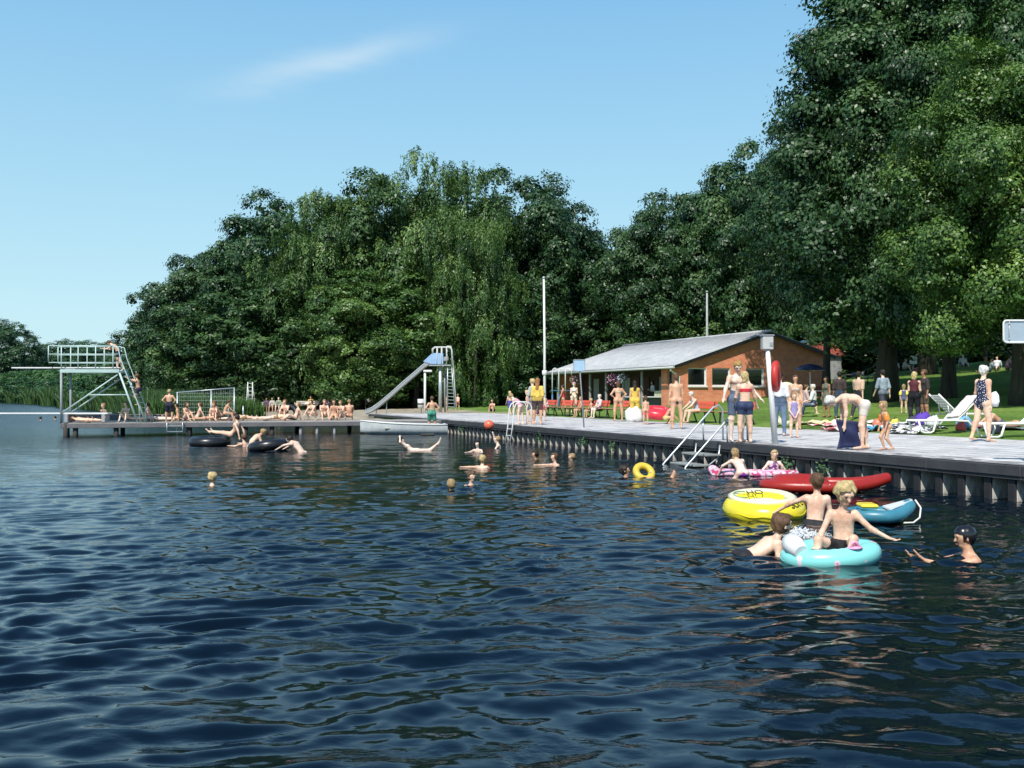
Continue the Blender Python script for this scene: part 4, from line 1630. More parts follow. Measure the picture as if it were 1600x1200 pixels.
# thin mast behind the roof
d = 79
X = Q(1105, 0, d).x
t = thing('mast', 'thin grey mast rising behind the pavilion roof', 'mast', (X, d, gz(X, d)))
zt = Q(0, 457, d).z - t.location.z
MB().tube([(0, 0, 0), (0, 0, zt)], .08, 8, rr=[.11, .07]).build('pole', simple('pale_grey_mast', (.40, .42, .42), .6), t)
MB().lathe([(0, 0), (.10, 0), (.10, .12), (0, .16)], (0, 0, zt), 8).build('cap', M_GREYP, t)

# small white house with a red roof behind the pavilion
d = 84
X = Q(1298, 0, d).x
zb = gz(X, d)
t = thing('small_house', 'small white house with a red tiled roof glimpsed right of the pavilion', 'building', (X - .1, d + 3, zb - .2), R(8))
MB().box((0, 0, 1.2), (2.2, 4, 2.4)).build('wall', simple('shade_toned_plaster', (.30, .30, .29), .8), t)  # shade is put into the grey wall and dark roof colours
r_ = MB()
r_.prism([(-1.3, -2.3, 2.35), (1.3, -2.3, 2.35), (1.3, 0, 3.5), (-1.3, 0, 3.5)], (0, 0, .1))
r_.prism([(-1.3, 2.3, 2.35), (1.3, 2.3, 2.35), (1.3, 0, 3.5), (-1.3, 0, 3.5)], (0, 0, .1))
r_.build('roof', simple('red_tiles', (.26, .06, .035), .8, var=.3, scale=8), t)
wn = MB().box((-.3, -2.02, 1.4), (.9, .05, 1.0), bev=.01).build('window', M_GREYP, t)
MB().box((-.3, -2.05, 1.4), (.7, .02, .8)).build('pane', M_GLASS, wn)

# parasol and table on the pavilion terrace
X, d = Q(1266, 0, 50).x, 50.0
zb = gz(X, d)
t = thing('parasol', 'navy blue parasol open over a table in the shade of the pavilion wall', 'parasol', (X, d, zb))
MB().tube([(0, 0, 0), (.0, 0, 2.05)], .025, 8).build('pole', M_WHITE, t)
cv = MB()
n = 8
zt = Q(0, 568, d).z - zb
pr_ = [(0, zt), (.45, zt - .10), (.78, zt - .30), (.74, zt - .31), (.4, zt - .13), (0, zt - .04)]
cv.lathe(pr_, (0, 0, 0), 8, smooth=False)
cv.build('canopy', simple('navy_cloth', (.015, .025, .085), .8, var=.3), t)
for k in range(8):
    a = 2 * math.pi * k / 8
    MB().tube([(0, 0, zt - .35), (.74 * math.cos(a), .74 * math.sin(a), zt - .33)], .008, 5).build('rib', M_STEEL, t)
t = thing('terrace_table', 'white table under the navy parasol with people seated round it', 'table', (X - .1, d - .7, gz(X, d - .7)))
MB().box((0, 0, .72), (2.0, .75, .04), bev=.01).build('table_top', M_WHITE, t)
for sx in (-1, 1):
    for sy in (-1, 1):
        MB().bar((sx * .85, sy * .3, 0), (sx * .8, sy * .28, .70), .05).build('leg', M_GREYP, t)
for sy, lab in ((-.75, 'red brown garden bench in front of the terrace table'), (.8, 'red brown garden bench behind the terrace table')):
    bq = thing('garden_bench', lab, 'bench', (X - .1, d - .7 + sy, gz(X, d - .7 + sy)), 0 if sy > 0 else R(180), 'garden benches at the terrace table')
    MB().box((0, 0, .44), (1.9, .38, .05), bev=.01).build('seat', M_SEAT, bq)
    if sy > 0:
        MB().box((0, .2, .75), (1.9, .04, .35), bev=.01).build('backrest', simple('dark_red_wood', (.25, .05, .035), .6), bq)
    for s in (-1, 1):
        MB().box((s * .8, 0, .21), (.06, .34, .42), bev=.005).build('leg', M_BLACK, bq)

# railing beside the path up the lawn
def ground_pt(x, y):
    """point of the lawn seen at photograph position (x, y)"""
    lo, hi = 20.0, 140.0
    f = lambda d: (CAMZ - (y - HOR) * d / FPX) - gz((x - 800) / FPX * d, d)
    ds = np.linspace(lo, hi, 240)
    X = (x - 800) / FPX * ds
    hz = CAMZ - (y - HOR) * ds / FPX
    g = ground_np(X, ds)
    ok = (hz <= g) & (ds > 30)
    k = np.argmax(ok) if ok.any() else int(np.argmin(np.where(ds > 40, hz - g, 99)))
    return Vector((X[k], ds[k], g[k]))


t = thing('lawn_railing', 'dark pipe railing climbing beside the path up the lawn', 'railing', (0, 0, 0))
a, c = Vector((Q(1290, 0, 46).x, 46, 0)), Vector((Q(1395, 0, 78).x, 78, 0))
pts = []
for k in range(7):
    q = a.lerp(c, k / 6)
    z = gz(q.x, q.y)
    pts.append(Vector((q.x, q.y, z + .95)))
    MB().tube([(q.x, q.y, z - .1), (q.x, q.y, z + .95)], .03, 6).build('post', M_BLACK, t)
MB().tube(pts, .035, 8).build('top_rail', M_BLACK, t)
MB().tube([p_ - Vector((0, 0, .45)) for p_ in pts], .025, 8).build('mid_rail', M_GREYP, t)
q = ground_pt(1427, 585)
t = thing('lawn_notice', 'small white square notice on a stake at the top of the lawn', 'sign', q)
MB().bar((0, 0, 0), (0, 0, .9), .05).build('stake', M_GREYP, t)
MB().box((0, -.04, .95), (.5, .03, .55), bev=.01).build('panel', M_WHITE, t)


# ------------------------------------------------------------------ sun loungers
def lounger(label, loc, rot, group='white plastic sun loungers on the lawn'):
    """head end at +x with a raised back"""
    t = thing('sun_lounger', label, 'sun lounger', loc, rot, group)
    s_ = MB()
    for k in range(9):
        s_.box((-.85 + k * .125, 0, .33), (.10, .56, .022), bev=.006)
    s_.build('seat', M_PLASTIC, t)
    k_ = MB()
    for k in range(7):
        f = k / 6
        k_.box((.27 + .52 * f, 0, .38 + .50 * f), (.10, .54, .022), bev=.006, rot=Matrix.Rotation(R(-44), 3, 'Y'))
    k_.build('backrest', M_PLASTIC, t)
    for s in (-1, 1):
        MB().tube([(-.93, s * .30, .30), (-.92, s * .30, .345), (.22, s * .30, .345), (.85, s * .29, .95)], .026, 8).build('side_rail', M_PLASTIC, t)
        MB().tube([(.2, s * .30, .345), (.55, s * .30, .33), (.82, s * .30, .02)], .028, 8).build('rear_leg', M_PLASTIC, t)
        MB().tube([(-.86, s * .30, .345), (-.78, s * .30, .04), (-.70, s * .30, .01), (-.52, s * .30, .01), (-.44, s * .30, .05), (-.36, s * .30, .34)], .028, 8).build('front_leg', M_PLASTIC, t)
        MB().tube([(.55, s * .27, .64), (.50, s * .27, .34)], .015, 6).build('back_strut', M_PLASTIC, t)
    return t


def at_ground(x, d):
    X = (x - 800) / FPX * d
    return Vector((X, d, gz(X, d) + .01))


lg = lounger('white plastic sun lounger with a pinkish towel over its back', at_ground(1474, 28.6), R(4))
l2 = dup(lg, at_ground(1586, 25.9), R(-6), 'white plastic sun lounger cut by the right edge of the picture')
l3 = dup(lg, at_ground(1500, 31.5), R(186), 'white plastic sun lounger lying flat side on behind the striding woman')




def cloth(name, label, loc, size, col, seed, cat='towel', rot=0., wr=.04, pattern=None, group=None, hang=None):
    rng = np.random.default_rng(seed)
    n = 22
    u = np.linspace(-.5, .5, n)
    A, B = np.meshgrid(u * size[0], u * size[1], indexing='ij')
    Z = np.zeros_like(A)
    for k in range(7):
        f = rng.uniform(3, 13) / max(size)
        an = rng.uniform(0, 3.14)
        Z += wr / 3.0 * np.sin((A * math.cos(an) + B * math.sin(an)) * f * 1.6 + rng.uniform(0, 6)) * rng.uniform(.4, 1)
    Z = np.abs(Z) + .012
    A = A + rng.normal(0, wr * .12, A.shape) + wr * .9 * np.sin(B * 6 + seed)
    B = B + wr * .8 * np.sin(A * 5 + seed * 2)
    if hang is not None:
        A, B, Z = hang(A, B, Z)
    idx = np.arange(n * n).reshape(n, n)
    F_ = np.stack([idx[:-1, :-1].ravel(), idx[1:, :-1].ravel(), idx[1:, 1:].ravel(), idx[:-1, 1:].ravel()], 1)
    me = mesh_np(name, np.stack([A.ravel(), B.ravel(), Z.ravel()], 1), F_, True)
    me.materials.append(pattern or simple('cloth_%02x%02x%02x' % tuple(int(c * 255) for c in col), col, .9, var=.22, scale=9))
    o = link(name, me, None, loc, rot)
    so_ = o.modifiers.new('thickness', 'SOLIDIFY')
    so_.thickness = .012
    return tag(o, label, cat, group)


def pat(name, c1, c2, scale=9, thr=.5, c3=None):
    m = NT(name)
    v = m.obj()
    vo = m.n('TexVoronoi', i_Scale=scale)
    m.l(v, vo.inputs['Vector'])
    n = m.noise(scale * .6, 2, .5, v)
    c = m.ramp(vo.outputs['Distance'], [(thr * .7, c1), (thr, c2)])
    if c3:
        c = m.mix(m.ramp(n.outputs[0], [(.5, (0, 0, 0)), (.56, (1, 1, 1))]), c, c3)
    m.color(c)
    m.set(Roughness=.75)
    return m.mat


def stripes(name, c1, c2, scale=9, axis=0):
    m = NT(name)
    v = m.obj()
    wv = m.n('TexWave', i_Scale=scale, bands_direction='XYZ'[axis])
    m.l(v, wv.inputs['Vector'])
    m.color(m.ramp(wv.outputs['Fac'], [(.45, c1), (.55, c2)]))
    m.set(Roughness=.85)
    return m.mat


P_PINK = pat('pink_flower_print', (.85, .80, .82), (.72, .08, .26), 11, .55, (.85, .55, .68))
P_MIX = pat('mixed_print_cloth', (.80, .78, .74), (.06, .07, .12), 8, .45, (.75, .72, .66))
P_MIX2 = pat('red_white_print_cloth', (.82, .76, .70), (.62, .16, .18), 7, .5)
tw_ = [(1421, 29.4, 1.3, .7, (.86, .85, .82), None, 'bright white towel heaped left of the towelled lounger'), (1340, 30.6, 1.0, .6, (.30, .42, .62), None, 'pale blue towel on the grass just behind the bending man'),
       (1303, 30.9, 1.1, .6, (.75, .35, .30), P_MIX2, 'reddish printed towel left of the other towels on the lawn'),
       (1318, 33, 1.9, 1.0, (.80, .52, .50), P_MIX2, 'pink and white patterned towel flat on the grass right of the parasol'),
       (1352, 32, 1.6, .9, (.85, .80, .72), None, 'cream towel on the grass behind the bending man'),
       (1368, 31, .9, .7, (.10, .35, .55), None, 'blue towel on the grass beside the orange ball'),
       (1405, 31.5, 1.7, 1.1, (.8, .8, .8), P_MIX, 'black and white printed towel on the grass right of the toddler'),
       (1432, 30.2, 1.5, 1.1, (.8, .78, .74), P_MIX, 'crumpled printed towel in front of the purple rucksack'),
       (1390, 33.5, 1.5, .9, (.86, .84, .80), None, 'white towel spread beyond the toddler'),
       (1250, 36, 1.7, .9, (.82, .66, .50), None, 'sand coloured towel on the grass beside the girl in the swimsuit'),
       (1288, 35, 1.2, .8, (.84, .70, .36), None, 'yellowish towel on the grass left of the bending man'),
       (1545, 30.0, 1.8, 1.0, (.70, .25, .30), None, 'red towel under the sunbather behind the striding woman'),
       (1418, 28.6, .9, .6, (.78, .76, .72), P_MIX, 'small printed cloth at the foot of the towelled lounger'),
       (1574, 28.5, 1.2, .7, (.20, .22, .26), None, 'dark blanket beneath the right hand lounger')]
for i, (x, d, a, b_, c, pm_, lab) in enumerate(tw_):
    cloth('towel', lab, at_ground(x, d) + Vector((0, 0, .03)), (a, b_), c, 20 + i, rot=i * .7, wr=.10, pattern=pm_, group='towels on the lawn')
# towel over the lounger back
def over(A, B, Z):
    t = (A + .55) / 1.1
    return .25 + .62 * t, B, .42 + .60 * t + .02 + Z * .4


cloth('towel', 'pinkish white towel hung over the raised back of the lounger', at_ground(1474, 28.6), (1.1, .62), (.86, .74, .70), 3, rot=R(4), hang=over)


def bag(label, x, d, s, col, cat='bag', zz=0.):
    p = at_ground(x, d)
    t = thing('beach_bag', label, cat, p)
    rng = random.Random(x)
    prof = [(0, 0), (.8, .02), (1.0, .3), (.92, .75), (.55, 1.02), (0, 1.08)]
    b = MB()
    b.lathe([(r * s * .5, z * s * .8) for r, z in prof], (0, 0, 0), 14)
    b.v = [(v[0] * (1 + .1 * math.sin(v[2] * 30 + v[1] * 9)), v[1] * .7 * (1 + .12 * math.sin(v[2] * 22 + v[0] * 14)), v[2] * (1 + .08 * math.sin(v[0] * 16))) for v in b.v]
    b.build('body', simple('bag_%d' % x, col, .7, var=.25, scale=8), t)
    MB().tube([(-.12 * s, -.1 * s, s * .80), (-.08 * s, -.14 * s, s * 1.02), (.08 * s, -.14 * s, s * 1.02), (.12 * s, -.1 * s, s * .80)], .012, 6).build('strap', M_BLACK, t)
    return t


bag('purple rucksack on the grass beside the dark dressed couple', 1442, 31.5, .52, (.10, .04, .38))
bag('round white bag right of the purple rucksack', 1457, 31.2, .40, (.75, .75, .78))
bag('dark bag on the grass between towels behind the toddler', 1427, 32.3, .38, (.03, .035, .06))
bag('white carrier bag beside the red swimming tube', 991, 41.5, .75, (.80, .79, .76))
bag('blue and white bag behind the raised lounger', 1505, 29.6, .45, (.18, .42, .66))
bag('small red bag beneath the towelled lounger', 1501, 28.9, .30, (.65, .10, .12))
bag('small yellow bag on the towels beyond the toddler', 1398, 32.4, .28, (.75, .60, .12))
bag('small red cool box on the towel near the parasol end of the lawn', 1330, 32.6, .26, (.60, .08, .07))
bag('white bag at the head of the row of towels on the lawn', 1306, 33.4, .30, (.76, .76, .74))
bag('dark navy rucksack beside the bent sunbather', 1552, 27.0, .36, (.02, .025, .05))
b_ = MB()


def ball(name, label, loc, r, col, group=None):
    t = MB().lathe([(r * math.sin(a), -r * math.cos(a)) for a in [k * math.pi / 14 for k in range(15)]], (0, 0, 0), 22).build(name, simple(name + str(int(loc[0] * 10)), col, .35, var=.08, spec=.6), None, loc)
    return tag(t, label, 'ball', group)


p = Q(764, 664, 34.5)
ball('beach_ball', 'orange red ball held up by the bather near the ladder', p, .17, (.82, .16, .08))
p = at_ground(1371, 31.3)
ball('beach_ball', 'orange ball lying on the towels behind the toddler', p + Vector((0, 0, .17)), .16, (.85, .22, .12))
# red tube on the promenade
def tube_ring(name, label, loc, R0, r, mat, tilt=(0, 0, 0), cat='swimming tube', squash=1.0, ry=1.0, seg=48, group=None, valve=True):
    b = MB()
    b.tube([(R0 * math.cos(a), R0 * ry * math.sin(a), 0) for a in [2 * math.pi * k / (seg * 3) for k in range(seg * 3)]], r, 20, closed=True)
    rng = random.Random(int(R0 * 100))
    def wr(x, y, z):
        a_ = math.atan2(y / ry, x)
        q_ = math.hypot(x, y / ry) - R0
        k_ = 1 + .035 * math.sin(31 * a_ + 2 * math.sin(5 * a_)) * max(0, -q_ / r + .35) + .02 * math.sin(3 * a_ + R0 * 9)
        return ((R0 + q_ * k_) * math.cos(a_), (R0 + q_ * k_) * ry * math.sin(a_), z * squash * k_)
    b.v = [wr(*p_) for p_ in b.v]
    t = thing(name, label, cat, loc, 0, group)
    t.rotation_euler = tilt
    b.build('tube', mat, t)
    if cat != 'swimming tube' or R0 > .3:
        sm_ = MB()
        for sg in (-1, 1):
            sm_.tube([((R0 + sg * r * .99) * math.cos(a), (R0 + sg * r * .99) * ry * math.sin(a), .012 * math.sin(a * 9) * sg) for a in [2 * math.pi * k / 60 for k in range(60)]], .0055, 5, closed=True)
        sm_.build('seam', mat, t)
    if valve:
        MB().tube([(R0 - r * .6, 0, r * .75), (R0 - r * .65, 0, r * 1.12)], .016, 8).build('valve', M_STEEL, t)
    return t


p = P(1027, 662, .57)
tube_ring('red_tube', 'big red swimming tube standing tilted on the promenade beside the man in dark trunks', (p.x, p.y, .57 + .42), .42, .19, simple('red_rubber', (.72, .035, .055), .32, var=.12, spec=.6), (R(12), R(3), 0))
def cloth_lean(A, B, Z):
    return A, Z * .5, B + .5


# violet towel over the nearest bench
pb = UV(8.15, 20.9)
def drape(A, B, Z):
    return B * .9, np.where(A > 0, .14 + Z * .3, -.02 - Z * .3), .86 - np.abs(A)


cloth('towel', 'violet and pink towel hung over the back of the bench nearest the steps', (pb.x, pb.y, gz(pb.x, pb.y) + .02), (.8, .9), (.62, .36, .66), 8, rot=YAW + R(-90), hang=drape, pattern=pat('violet_print', (.70, .55, .74), (.50, .20, .55), 9, .5))
# plants in the joints of the quay wall
rng = random.Random(4)
for i, (x, y) in enumerate([(722, 664), (843, 676), (913, 683), (958, 690), (1230, 708), (1288, 718)]):
    vv = None
    best = 1e9
    for k in range(400):
        v = k * .09 - 2
        q = UV(-.10, v, .25)
        px = 800 + 1600 * q.x / q.y
        if abs(px - x) < best:
            best, vv = abs(px - x), v
    q = UV(-.10, vv, .28)
    b = MB()
    for k in range(70):
        a = Vector((rng.gauss(-.04, .05), rng.gauss(0, .10), rng.gauss(-.06, .09)))
        c = Vector((rng.gauss(0, 1), rng.gauss(0, 1), rng.gauss(0, 1))).normalized() * .035
        e = c.orthogonal().normalized() * .02
        b.poly([a - c, a + e, a + c, a - e])
    t = b.build('wall_plant', simple('wall_plant_leaf', (.06, .14, .05), .7, var=.4), None, q, YAW)
    tag(t, ['small green plant on the quay wall by the far corner', 'green plant on the quay wall left of the thin sign pole', 'small plant on the quay wall below the sign pole',
            'green tuft on the quay wall below the empty red bench', 'small plant on the quay wall right of the bathing steps', 'small plant on the quay wall above the red float'][i], 'plant', 'plants growing from the quay wall')
# ------------------------------------------------------------------ people: one continuous surface per body
M_SKIN = NT('skin')
_v = M_SKIN.obj()
_oi = M_SKIN.n('ObjectInfo')
_a = M_SKIN.noise(3.2, 3, .5, _v)
_c = M_SKIN.noise(26, 4, .65, _v)
_f = M_SKIN.ramp(_a.outputs[0], [(.35, (.86, .74, .70)), (.5, (1, 1, 1)), (.66, (1.08, 1.10, 1.10))])
_g = M_SKIN.ramp(_c.outputs[0], [(.35, (.88, .84, .82)), (.6, (1.04, 1.04, 1.04))])
M_SKIN.color(M_SKIN.mix(1, M_SKIN.mix(1, _oi.outputs['Color'], _f, 'MULTIPLY'), _g, 'MULTIPLY'))
M_SKIN.l(M_SKIN.math('ADD', M_SKIN.math('MULTIPLY', _a.outputs[0], .35), .24), M_SKIN.b.inputs['Roughness'])
M_SKIN.b.inputs['Specular IOR Level'].default_value = .45
M_SKIN.bump(_c.outputs[0], .08, .01)
M_SKIN = M_SKIN.mat
M_HAIR = tinted('hair', .55, var=.45, scale=38, bump=.5, spec=.35)
M_CLOTH = tinted('swimwear_cloth', .75, var=.18, scale=12, bump=.15)
M_SHINY = tinted('latex', .22, var=.15, scale=6, spec=.7)
M_DOTS = pat('navy_dotted_cloth', (.80, .80, .82), (.012, .015, .05), 26, .30)
M_FLOR = pat('flowered_swimsuit', (.80, .74, .76), (.18, .05, .20), 17, .42, (.72, .55, .62))
M_STRIPE = stripes('striped_cloth', (.75, .75, .78), (.03, .03, .05), 16, 0)
M_EYE = simple('eye_dark', (.02, .015, .012), .2, var=.1)
M_LIP = simple('lips', (.45, .16, .13), .5, var=.1)


def nrm(v):
    v = np.array(v, dtype=float)
    return v / (np.linalg.norm(v) + 1e-9)


class Field:
    """signed distance grid built from tapered capsules, each evaluated only near itself"""

    def __init__(self, lo, hi, h):
        self.h = h
        self.lo = np.array(lo) - 2.5 * h
        n = np.ceil((np.array(hi) + 2.5 * h - self.lo) / h).astype(int) + 1
        self.n = n
        self.ax = [self.lo[i] + h * np.arange(n[i]) for i in range(3)]

    def new(self):
        return np.full(self.n, 1.0, dtype=np.float32)

    def sl(self, lo, hi):
        i0 = np.clip(((lo - self.lo) / self.h).astype(int), 0, self.n)
        i1 = np.clip(((hi - self.lo) / self.h).astype(int) + 2, 0, self.n)
        return tuple(slice(a, b) for a, b in zip(i0, i1))

    def cap(self, D, a, b, ra, rb, k=.02, ax=None, kf=1.0, sub=False):
        a, b = np.array(a, float), np.array(b, float)
        m = max(ra, rb) + k + 2 * self.h
        s = self.sl(np.minimum(a, b) - m, np.maximum(a, b) + m)
        x = self.ax[0][s[0]][:, None, None]
        y = self.ax[1][s[1]][None, :, None]
        z = self.ax[2][s[2]][None, None, :]
        ba = b - a
        L2 = float(ba @ ba) + 1e-12
        px, py, pz = x - a[0], y - a[1], z - a[2]
        h = np.clip((px * ba[0] + py * ba[1] + pz * ba[2]) / L2, 0, 1)
        qx, qy, qz = px - h * ba[0], py - h * ba[1], pz - h * ba[2]
        q2 = qx * qx + qy * qy + qz * qz
        if ax is not None:
            c = qx * ax[0] + qy * ax[1] + qz * ax[2]
            q2 = q2 + c * c * (kf * kf - 1)
        d = np.sqrt(q2) - (ra + (rb - ra) * h)
        A = D[s]
        if sub:
            t = np.clip(.5 - .5 * (A + d) / k, 0, 1)
            D[s] = A + (-d - A) * t + k * t * (1 - t)
        else:
            t = np.clip(.5 + .5 * (d - A) / k, 0, 1)
            D[s] = d + (A - d) * t - k * t * (1 - t)


def surface_nets(D, lo, h):
    S = D < 0
    nx, ny, nz = [k - 1 for k in D.shape]
    cnt = np.zeros((nx, ny, nz), np.int16)
    act = np.zeros((nx, ny, nz), bool)
    a8 = S[:-1, :-1, :-1]
    for o in ((1, 0, 0), (0, 1, 0), (0, 0, 1), (1, 1, 0), (1, 0, 1), (0, 1, 1), (1, 1, 1)):
        act |= S[o[0]:o[0] + nx, o[1]:o[1] + ny, o[2]:o[2] + nz] != a8
    I = np.argwhere(act)
    if len(I) == 0:
        return np.zeros((0, 3)), np.zeros((0, 4), int)
    acc = np.zeros((len(I), 3))
    num = np.zeros(len(I))
    for ax in range(3):
        o1, o2 = [k for k in range(3) if k != ax]
        for a in (0, 1):
            for b in (0, 1):
                o = [0, 0, 0]
                o[o1], o[o2] = a, b
                p = I + np.array(o)
                q = p.copy()
                q[:, ax] += 1
                v0 = D[p[:, 0], p[:, 1], p[:, 2]]
                v1 = D[q[:, 0], q[:, 1], q[:, 2]]
                c = (v0 < 0) != (v1 < 0)
                t = v0 / np.where(c, v0 - v1, 1)
                pos = np.tile(np.array(o, float), (len(I), 1))
                pos[:, ax] = t
                acc += pos * c[:, None]
                num += c
    V = (I + acc / num[:, None]) * h + lo
    idx = np.full((nx, ny, nz), -1, np.int64)
    idx[I[:, 0], I[:, 1], I[:, 2]] = np.arange(len(I))
    F_ = []
    for ax in range(3):
        o1, o2 = (ax + 1) % 3, (ax + 2) % 3
        sa = [slice(1, -1)] * 3
        sb = [slice(1, -1)] * 3
        sa[ax] = slice(0, -1)
        sb[ax] = slice(1, None)
        A, B = S[tuple(sa)], S[tuple(sb)]
        C = np.argwhere(A != B)
        if not len(C):
            continue
        base = C.copy()
        base[:, o1] += 1
        base[:, o2] += 1
        inside = A[C[:, 0], C[:, 1], C[:, 2]]
        qs = []
        for d1, d2 in ((-1, -1), (0, -1), (0, 0), (-1, 0)):
            e = base.copy()
            e[:, o1] += d1
            e[:, o2] += d2
            qs.append(idx[e[:, 0], e[:, 1], e[:, 2]])
        q = np.stack(qs, 1)
        q[~inside] = q[~inside][:, ::-1]
        F_.append(q)
    F_ = np.concatenate(F_)
    F_ = F_[(F_ >= 0).all(1)]
    return V, F_


POSE0 = dict(sp=(0, 0, 1), ch=(0, .04, 1), nk=(0, .10, 1), fc=(0, 1, 0), ua=(.14, -.02, -1), fa=(.06, .22, -1), ha=None,
             th=(.07, .03, -1), sh=(.02, -.05, -1), ft=(.15, 1, -.08), roll=0.)
POSES = {
    'stand': {},
    'walk': dict(th={1: (.03, .38, -1), -1: (.03, -.22, -1)}, sh={1: (0, .05, -1), -1: (0, -.50, -1)}, ua={1: (.12, -.3, -1), -1: (.12, .3, -1)}, fa={1: (.05, 0, -1), -1: (.0, .6, -1)}, ch=(0, .10, 1)),
    'hips': dict(ua=(.62, -.22, -.75), fa=(-.62, .28, -.55), th=(.14, .02, -1)),
    'sit': dict(sp=(0, -.10, 1), ch=(0, .12, 1), th=(.16, 1, -.06), sh=(.04, .10, -1), ua=(.14, .35, -1), fa=(-.12, .85, -.35)),
    'sit_lean': dict(sp=(0, .12, 1), ch=(0, .55, 1), nk=(0, .5, 1), fc=(0, 1, -.3), th=(.14, 1, -.06), sh=(.04, .25, -1), ua=(.10, .7, -.8), fa=(-.1, .75, -.5)),
    'sitg': dict(sp=(0, -.12, 1), ch=(0, .35, 1), nk=(0, .3, 1), th=(.16, .85, .62), sh=(.03, .42, -.9), ua=(.16, .6, -.7), fa=(-.1, .75, .1), ft=(.1, 1, -.3)),
    'sitback': dict(sp=(0, -.55, 1), ch=(0, -.30, 1), nk=(0, .1, 1), th=(.14, 1, .35), sh=(.05, .75, -.55), ua=(.2, -.55, -.9), fa=(.05, -.25, -1), ft=(.1, .6, .6)),
    'sitl': dict(sp=(0, -.15, 1), ch=(0, .2, 1), th=(.12, 1, .03), sh=(.05, 1, -.03), ua=(.2, -.35, -1), fa=(.0, .0, -1), ft=(.1, .4, .9)),
    'lie': dict(sp=(0, -1, .10), ch=(0, -1, .08), nk=(0, -1, .25), fc=(0, .3, 1), th=(.12, 1, .04), sh=(.05, 1, -.04), ua=(.35, .9, -.10), fa=(.0, 1, -.02), ft=(.2, .3, 1)),
    'prone': dict(sp=(0, 1, .04), ch=(0, 1, .22), nk=(0, 1, .5), fc=(0, 1, .1), th=(.10, -1, -.04), sh=(.05, -1, .0), ua=(.35, .55, -.60), fa=(-.3, 1, -.05), ft=(.1, -1, -.2)),
    'crouch': dict(sp=(0, .45, 1), ch=(0, .7, 1), nk=(0, .3, 1), th=(.35, .95, .25), sh=(.02, -.55, -.9), ua=(.12, .65, -.75), fa=(0, .6, -.7)),
    'kneel': dict(sp=(0, .10, 1), ch=(0, .25, 1), th=(.14, .75, -.35), sh=(.02, -1, -.12), ua=(.25, .2, -1), fa=(.1, .5, -.8), ft=(0, -1, -.2)),
    'bend': dict(sp=(0, .80, .60), ch=(0, 1, .02), nk=(0, 1, -.40), fc=(0, .35, -1), th={1: (.05, -.05, -1), -1: (.05, .18, -1)}, sh={1: (.0, -.12, -1), -1: (0, -.05, -1)}, ua=(.05, -.12, -1), fa=(0, .12, -1)),
    'climb': dict(sp=(0, .25, 1), ch=(0, .2, 1), th={1: (.1, .8, .1), -1: (.05, .25, -1)}, sh={1: (0, -.2, -1), -1: (0, -.3, -1)}, ua=(.25, .8, .1), fa=(-.1, .7, .55)),
    'swim': dict(sp=(0, .25, 1), ch=(0, .25, 1), nk=(0, .1, 1), ua=(.5, .8, -.28), fa=(.1, .9, .02), th=(.1, -.5, -1), sh=(0, -.6, -.8)),
    'float': dict(sp=(0, -1, .22), ch=(0, -1, .35), nk=(0, -.8, .6), fc=(0, .8, .6), th=(.15, 1, .25), sh=(.05, .8, .5), ua=(.9, -.3, .1), fa=(-.2, -.7, .7), ft=(0, .4, 1)),
    'hold': dict(ua=(.12, .1, -1), fa=(-.30, .85, .25), th=(.06, .02, -1)),
    'reachup': dict(ua=(.25, .35, 1), fa=(-.12, .3, 1)),
    'arms_out': dict(ua=(.75, .3, -.75), fa=(.55, .45, -.6)),
}


